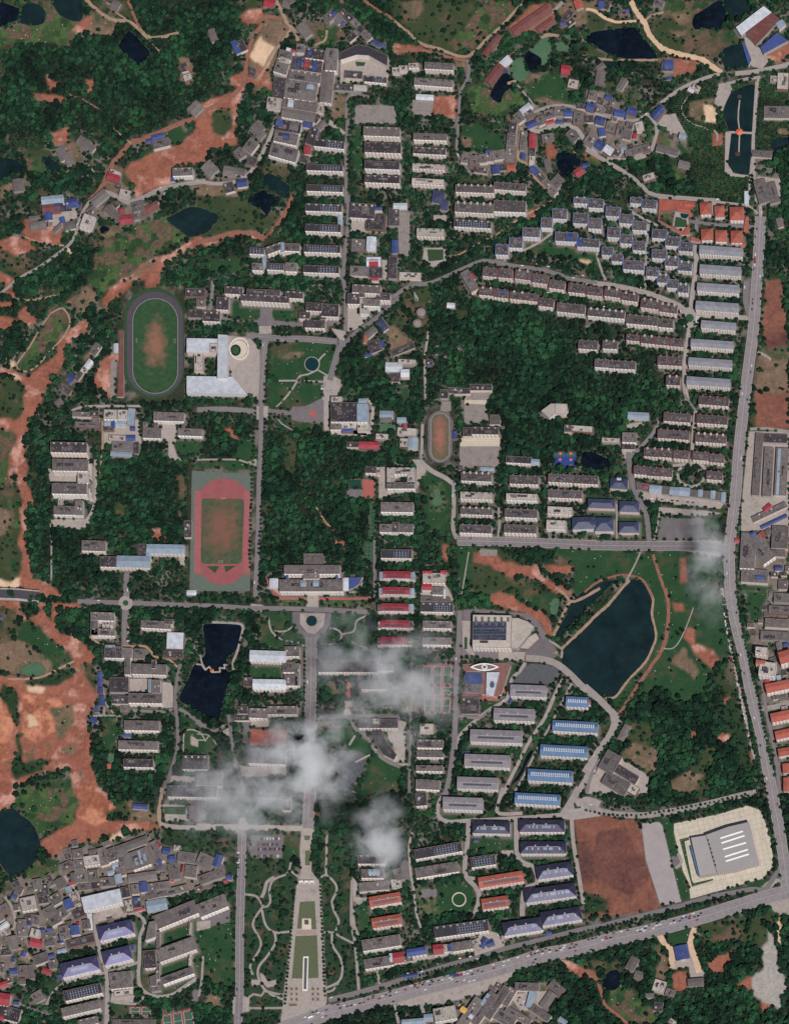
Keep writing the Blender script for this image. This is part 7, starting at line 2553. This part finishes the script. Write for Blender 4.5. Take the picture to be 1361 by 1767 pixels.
# trees right beside roads, walls and water are smaller
near = np.zeros(len(tx), bool)
for di, dj in ((1, 0), (-1, 0), (0, 1), (0, -1), (2, 0), (-2, 0), (0, 2), (0, -2)): near |= blocked[np.clip(np.clip(((ty + MG) / GS).round().astype(int), 0, HH - 1) + di, 0, HH - 1), np.clip(np.clip(((tx + MG) / GS).round().astype(int), 0, WW - 1) + dj, 0, WW - 1)]
sc = np.where(near, np.minimum(sc, 3.0), sc)
protos = bpy.data.collections.new('crown_kinds')
for k, me in enumerate(CROWNS): o = bpy.data.objects.new('crown_kind', me); protos.objects.link(o)
def scatter(name, label, cat, px, py, scale, zs=1.25):
    w = PG(px, py, 0); me = bpy.data.meshes.new(name); me.vertices.add(len(px)); me.vertices.foreach_set('co', np.stack([w[:, 0], w[:, 1], np.zeros(len(px))], 1).astype(np.float32).ravel())
    a = me.attributes.new('scl', 'FLOAT_VECTOR', 'POINT'); a.data.foreach_set('vector', np.stack([scale, scale, scale * zs * RNG.uniform(.8, 1.25, len(px))], 1).astype(np.float32).ravel())
    a = me.attributes.new('rot', 'FLOAT_VECTOR', 'POINT'); a.data.foreach_set('vector', np.stack([RNG.uniform(-.15, .15, len(px)), RNG.uniform(-.15, .15, len(px)), RNG.uniform(0, 6.28, len(px))], 1).astype(np.float32).ravel())
    o = bpy.data.objects.new(name, me); COL.objects.link(o); tag(o, label, cat, kind='stuff')
    ng = bpy.data.node_groups.get('plant_crowns')
    if ng is None:
        ng = bpy.data.node_groups.new('plant_crowns', 'GeometryNodeTree'); ng.interface.new_socket('Geometry', in_out='INPUT', socket_type='NodeSocketGeometry'); ng.interface.new_socket('Geometry', in_out='OUTPUT', socket_type='NodeSocketGeometry')
        N = ng.nodes; gi = N.new('NodeGroupInput'); gout = N.new('NodeGroupOutput'); ip = N.new('GeometryNodeInstanceOnPoints'); ci = N.new('GeometryNodeCollectionInfo'); ci.inputs['Collection'].default_value = protos; ci.inputs['Separate Children'].default_value = True; ci.inputs['Reset Children'].default_value = True
        n1_ = N.new('GeometryNodeInputNamedAttribute'); n1_.data_type = 'FLOAT_VECTOR'; n1_.inputs['Name'].default_value = 'scl'; n2_ = N.new('GeometryNodeInputNamedAttribute'); n2_.data_type = 'FLOAT_VECTOR'; n2_.inputs['Name'].default_value = 'rot'
        rv = N.new('FunctionNodeRandomValue'); rv.data_type = 'INT'; rv.inputs[4].default_value = 0; rv.inputs[5].default_value = 5
        e2 = N.new('FunctionNodeEulerToRotation'); L = ng.links
        L.new(gi.outputs[0], ip.inputs['Points']); L.new(ci.outputs[0], ip.inputs['Instance']); ip.inputs['Pick Instance'].default_value = True; L.new(rv.outputs[2], ip.inputs['Instance Index']); L.new(n2_.outputs[0], e2.inputs[0]); L.new(e2.outputs[0], ip.inputs['Rotation']); L.new(n1_.outputs[0], ip.inputs['Scale']); L.new(ip.outputs[0], gout.inputs[0])
    md = o.modifiers.new('crowns', 'NODES'); md.node_group = ng; return o
WOODS = [(140, 120, 'dense dark woods on the upper left hills'), (620, 60, 'green woods behind the old market town'), (880, 150, 'scattered trees round the upper centre fields'), (1180, 150, 'trees round the upper right ponds'), (180, 420, 'woods along the red earth road at the upper left'), (560, 380, 'leafy planting between the upper dormitory rows'), (780, 420, 'trees between the upper centre flats'), (1090, 420, 'planting between the blue-trimmed and red-trimmed flats'), (860, 610, 'dense wooded hill in the middle right of the campus'), (1060, 680, 'wood on the right slope of the wooded hill'), (230, 830, 'dark wood left of the red running track'), (540, 850, 'dense dark wood right of the red running track'), (860, 880, 'hedges and trees between the staff apartment rows'), (520, 640, 'trees on the central campus lawns'), (150, 1180, 'tree belt right of the red earthworks'), (400, 1150, 'tree belt round the dark lake'), (650, 1150, 'trees under the drifting clouds'), (1200, 1270, 'dark wood below the big pond'), (900, 1250, 'planting between the blue-roofed dormitories'), (130, 1560, 'trees in the crowded lower left village'), (480, 1580, 'shrubs and trees of the boulevard gardens'), (800, 1520, 'trees between the terracotta-roofed blocks'), (1200, 1680, 'woods below the lower highway'), (1310, 700, 'trees along the right edge of the map')]
cent = np.array([(a, b) for a, b, _ in WOODS], float); near_i = np.argmin((tx[:, None] - cent[:, 0]) ** 2 + (ty[:, None] - cent[:, 1]) ** 2, 1)
for k, (a, b, lb) in enumerate(WOODS):
    s = near_i == k
    if s.any(): scatter('woods', lb, 'woods', tx[s], ty[s], sc[s])
# white plastic sheeting and rubbish among the vegetable plots and rubble
ty_, tx_ = np.nonzero((dens > 0) & (dens < .06) & ~blocked & ~vill); g = MB(); rp = random.Random(9)
for _ in range(420):
    k = rp.randrange(len(tx_)); x, y = P1(float(GX[ty_[k], tx_[k]]), float(GY[ty_[k], tx_[k]])); a = rp.uniform(0, 3.1); l_, w_ = rp.uniform(.5, 2.6), rp.uniform(.4, 1.1); c, s = math.cos(a), math.sin(a)
    g.prism([(x + c * u * l_ - s * v * w_, y + s * u * l_ + c * v * w_) for u, v in ((-.5, -.5), (.5, -.5), (.5, .5), (-.5, .5))], 0, rp.uniform(.3, .8))
tag(g.build('garden_debris', mat('white_plastic', C8(178, 174, 168), noise=.3, scale=.8)), 'white plastic sheets and rubbish scattered over plots and rubble', 'debris', kind='stuff')
# orchard and tea rows: low round bushes in contour lines
oy, ox = np.nonzero(orch & ~blocked); 
if len(ox):
    X_, Y_ = np.meshgrid(np.arange(1130, 1375, 2.2), np.arange(110, 380, 3.5)); Y_ = Y_ + 6 * np.sin(X_ / 26) + 5 * np.sin(X_ / 55 + 1); X_ = X_.ravel(); Y_ = Y_.ravel(); i2 = np.clip(((Y_ + MG) / GS).round().astype(int), 0, HH - 1); j2 = np.clip(((X_ + MG) / GS).round().astype(int), 0, WW - 1)
    k2 = orch[i2, j2] & ~blocked[i2, j2] & (RNG.rand(len(X_)) < .9); scatter('orchard_bushes', 'rows of low dark green orchard bushes round the fish pond', 'bushes', X_[k2], Y_[k2], RNG.uniform(1.4, 2.1, k2.sum()), .8)
# ------------------------------------------------------------------ cars
def car_mesh(name, cm, L=4.5, W=1.85, H=1.5, van=False):
    g = MB(); prof = [(-.5, .25), (-.5, .62), (-.34, .66), (-.22, 1), (.12, 1), (.26, .68), (.5, .58), (.5, .25)] if not van else [(-.5, .2), (-.5, 1), (.34, 1), (.46, .6), (.5, .5), (.5, .2)]
    pts = [(x * L, z * H) for x, z in prof]; n = len(pts)
    for i in range(n):
        a, b = pts[i], pts[(i + 1) % n]; gl = (not van and i in (2, 4)) or (van and i == 2); g.face([(a[0], -W / 2, a[1]), (a[0], W / 2, a[1]), (b[0], W / 2, b[1]), (b[0], -W / 2, b[1])], None, 1 if gl else 0)
    for s in (-1, 1): g.face([(a, s * W / 2, b) for a, b in (pts if s < 0 else pts[::-1])], None, 0)
    for s in (-1, 1):
        for wx_ in (-.3, .32): g.face([(wx_ * L + .34 * math.cos(t * math.pi / 4), s * (W / 2 + .02), .34 + .34 * math.sin(t * math.pi / 4)) for t in range(8)], None, 2)
    o = g.build(name, [cm, mat('car_glass', (.02, .024, .03), rough=.15, spec=.6), mat('tyre', (.02, .02, .02))]); me = o.data; bpy.data.objects.remove(o); return me
CARC = [('white', C8(226, 226, 224)), ('white', C8(214, 214, 214)), ('black', C8(30, 30, 34)), ('silver', C8(160, 162, 166)), ('red', C8(160, 40, 42)), ('blue', C8(60, 80, 120)), ('black', C8(44, 42, 46)), ('white', C8(220, 218, 212))]
CMESH = [(nm, car_mesh('car', mat('paint_%d' % i, c, rough=.3, noise=.02, spec=.6))) for i, (nm, c) in enumerate(CARC)]; TRUCK = [(nm, car_mesh('truck', MATS['paint_%d' % i], 10.5, 2.5, 3.2, True)) for i, nm in ((0, 'white'), (5, 'blue'), (4, 'red'))]
CARS = []
def car(px, py, ang, where, grp, z=1.2, big=False):
    nm, me = random.choice(TRUCK) if big else random.choice(CMESH); x, y = P1(px, py, z); o = bpy.data.objects.new('bus' if big else 'parked_car' if 'parked' in where else 'car', me); COL.objects.link(o); o.location = (x, y, z); o.rotation_euler.z = ang; CARS.append((o, nm + (' bus' if big else ' car'), where, grp, px, py)); o['category'] = 'bus' if big else 'car'; o['group'] = grp
LANE_N = {}
def lane(p, n, off, where, grp, spread=1.2, bigp=.05, z=1.3):
    c = catmull(p, 2.0); s = np.concatenate([[0], np.cumsum(np.linalg.norm(np.diff(c, axis=0), axis=1))]); t = np.gradient(c, axis=0); t /= np.linalg.norm(t, axis=1)[:, None]
    ds = np.sort(RNG.uniform(0, s[-1], n)); 
    for i in range(1, n): ds[i] = max(ds[i], ds[i - 1] + 6.5)
    for d in ds:
        if d > s[-1]: break
        x, y, a, b = (np.interp(d, s, v) for v in (c[:, 0], c[:, 1], t[:, 0], t[:, 1])); car(x - b * off, y + a * off, math.atan2(-b, a), where, grp, z, random.random() < bigp)
hw = [(520, 1765), (571, 1748), (623, 1735), (675, 1722), (731, 1706), (783, 1693), (834, 1680), (886, 1665), (937, 1649), (989, 1639), (1062, 1620), (1114, 1609), (1217, 1581)]
for off, n in ((-9.5, 42), (-6.2, 46), (-3, 40), (3.5, 9), (8, 6)): lane(hw, n, off, 'in the traffic of the lower diagonal highway', 'traffic on the lower highway')
rd = [(1311, 390), (1305, 494), (1299, 571), (1289, 650), (1278, 744), (1273, 796), (1268, 860), (1262, 911), (1259, 1000), (1268, 1071), (1284, 1136), (1296, 1200), (1312, 1264), (1327, 1341), (1345, 1437)]
for off, n in ((-5, 14), (5, 14)): lane(rd, n, off, 'on the right main road', 'traffic on the right main road')
lane([(1245, 1020), (1252, 1080), (1265, 1150), (1282, 1230), (1297, 1300)], 40, 0, 'parked on the right main road kerb', 'cars parked on the right main road', 1, 0, .9)
lane([(1302, 395), (1303, 440), (1300, 470)], 5, 0, 'parked beside the orange kindergarten road', 'cars parked by the kindergarten', 1, .3, 1.3); lane([(1322, 395), (1320, 450), (1313, 510)], 5, 0, 'parked on the right kerb near the upper right corner', 'cars parked at the upper right', 1, .3, 1.3)
lane([(760, 1643), (850, 1662 - 20)], 0, 0, '', '')
lane([(870, 455), (930, 462), (990, 477), (1030, 487), (1120, 505)], 20, -5.5, 'parked on the upper terrace road', 'cars parked on the terrace road', 1, 0, 1.2)
lane([(835, 488), (930, 500), (1000, 522), (1060, 530)], 20, 1, 'parked between the red-trimmed rows', 'cars parked between terraces', 1, 0, .5)
for y_, n in ((1448, 8), (1458, 10), (1466, 10), (1478, 12)):
    for k in range(n): 
        if random.random() < .75: car(444 + 40 * (k + .5) / n, y_, math.pi / 2, 'parked in the looped car park', 'cars in the looped car park', 1.0)
for (x0, y0, x1, y1, n, wh, g) in ((411, 1470, 411, 1500, 7, 'parked at the kerb of the lower avenue', 'cars on the lower avenue kerb'), (1173, 535, 1183, 570, 7, 'parked round the little roundabout', 'cars round the roundabout'), (1203, 545, 1200, 560, 4, 'parked round the little roundabout', 'cars round the roundabout'), (555, 665, 557, 685, 5, 'parked left of the dark-roofed theatre', 'cars at the theatre'), (222, 1060, 221, 1110, 7, 'parked on the teaching quarter lane', 'cars on the teaching lane'), (720, 118, 790, 120, 8, 'parked between the two pale upper flats', 'cars at the pale upper flats'), (1120, 860, 1200, 868, 9, 'parked before the market strip roof', 'cars at the market strip')):
    for k in range(n): f = (k + .5) / n; car(x0 + (x1 - x0) * f, y0 + (y1 - y0) * f, random.choice([0, math.pi / 2]) if x0 != x1 else 0 if abs(x1 - x0) > 3 else random.uniform(-.2, .2), wh, g, .9)
for x, y in T(680, 1360, (880, 1370), (840, 1410), (850, 1460), (870, 1435), (830, 1430), (700, 990), (715, 1010), (730, 1040), (690, 980), (560, 1150), (550, 1160)): car(x, y, random.uniform(0, 3), 'parked in the market yard at the bottom edge', 'cars in the bottom market yard', .9)
lane([(690, 1685), (760, 1662), (820, 1650)], 9, 0, 'on the service lane above the lower highway', 'cars on the service lane', 1, 0, 1.3)
bc = np.array([b['cen'] for b in blds])
for ty, w, p in roads:                                  # a thin traffic on the inner streets
    if ty not in ('asph', 'pale') or w < 5: continue
    L_ = sum(math.dist(p[i], p[i + 1]) for i in range(len(p) - 1)); n = int(L_ / 190 + random.random())
    for _ in range(n):
        k = random.randrange(len(p) - 1); f = random.random(); x = p[k][0] + (p[k + 1][0] - p[k][0]) * f; y = p[k][1] + (p[k + 1][1] - p[k][1]) * f; d = (p[k + 1][0] - p[k][0], p[k + 1][1] - p[k][1]); l_ = math.hypot(*d) + 1e-6; o_ = random.choice([-1, 1]) * w * .3
        if not (0 < x < PW and 0 < y < PH): continue
        nb = blds[int(np.argmin((bc[:, 0] - x) ** 2 + (bc[:, 1] - y) ** 2))]; car(x - d[1] / l_ * o_, y + d[0] / l_ * o_, math.atan2(-d[1], d[0]), 'on a lane ' + nb['dist'], 'cars on lanes ' + nb['dist'], 1.15)
cg = {}
for t_ in CARS: cg.setdefault((t_[1], t_[2]), []).append(t_)
for (cn, wh), it in cg.items():
    ver = max(q[5] for q in it) - min(q[5] for q in it) > max(q[4] for q in it) - min(q[4] for q in it); it.sort(key=lambda q: q[5] if ver else q[4])
    for k, q in enumerate(it): q[0]['label'] = f'{cn} {wh}' + (f", {ordw(k + 1)} from {'top' if ver else 'left'}" if len(it) > 1 else '')
# ------------------------------------------------------------------ low clouds
def cloudmat():
    m = bpy.data.materials.new('cloud_vapour'); m.use_nodes = True; n = m.node_tree; n.nodes.clear(); out = n.nodes.new('ShaderNodeOutputMaterial'); v = n.nodes.new('ShaderNodeVolumePrincipled'); v.inputs['Color'].default_value = (.99, .99, .99, 1); v.inputs['Anisotropy'].default_value = .0
    tc = n.nodes.new('ShaderNodeTexCoord'); ln = n.nodes.new('ShaderNodeVectorMath'); ln.operation = 'LENGTH'; n.links.new(tc.outputs['Object'], ln.inputs[0])
    geo = n.nodes.new('ShaderNodeNewGeometry'); tn = n.nodes.new('ShaderNodeTexNoise'); tn.inputs['Scale'].default_value = .021; tn.inputs['Detail'].default_value = 7; tn.inputs['Roughness'].default_value = .64; tn.inputs['Distortion'].default_value = .25; n.links.new(geo.outputs['Position'], tn.inputs['Vector'])
    fo = n.nodes.new('ShaderNodeMapRange'); fo.inputs[1].default_value = .0; fo.inputs[2].default_value = 1.0; fo.inputs[3].default_value = 1; fo.inputs[4].default_value = 0; fo.interpolation_type = 'SMOOTHSTEP'; n.links.new(ln.outputs['Value'], fo.inputs[0])
    su = n.nodes.new('ShaderNodeMath'); su.operation = 'MULTIPLY_ADD'; su.inputs[1].default_value = .16; n.links.new(fo.outputs[0], su.inputs[0]); n.links.new(tn.outputs[0], su.inputs[2])
    mr = n.nodes.new('ShaderNodeMapRange'); mr.inputs[1].default_value = .5; mr.inputs[2].default_value = .76; mr.inputs[3].default_value = 0; mr.inputs[4].default_value = 1; n.links.new(su.outputs[0], mr.inputs[0])
    ml = n.nodes.new('ShaderNodeMath'); ml.operation = 'MULTIPLY'; n.links.new(mr.outputs[0], ml.inputs[0]); n.links.new(fo.outputs[0], ml.inputs[1])
    oc = n.nodes.new('ShaderNodeAttribute'); oc.attribute_type = 'OBJECT'; oc.attribute_name = 'thickness'; m2 = n.nodes.new('ShaderNodeMath'); m2.operation = 'MULTIPLY'; n.links.new(ml.outputs[0], m2.inputs[0]); n.links.new(oc.outputs['Fac'], m2.inputs[1]); n.links.new(m2.outputs[0], v.inputs['Density']); n.links.new(v.outputs[0], out.inputs['Volume']); return m
CM = cloudmat()
def sphere_mesh():
    import bmesh; bm = bmesh.new(); bmesh.ops.create_icosphere(bm, subdivisions=3, radius=1); me = bpy.data.meshes.new('cloud'); bm.to_mesh(me); bm.free(); me.materials.append(CM); return me
SPH = sphere_mesh()
for px, py, rx, ry, rz, th, lb in CLOUDS:
    z = 85; x, y = P1(px, py, z); o = bpy.data.objects.new('cloud', SPH); COL.objects.link(o); o.location = (x, y, z); o.scale = (rx, ry, rz); o['thickness'] = th; tag(o, lb, 'cloud', 'low drifting clouds')
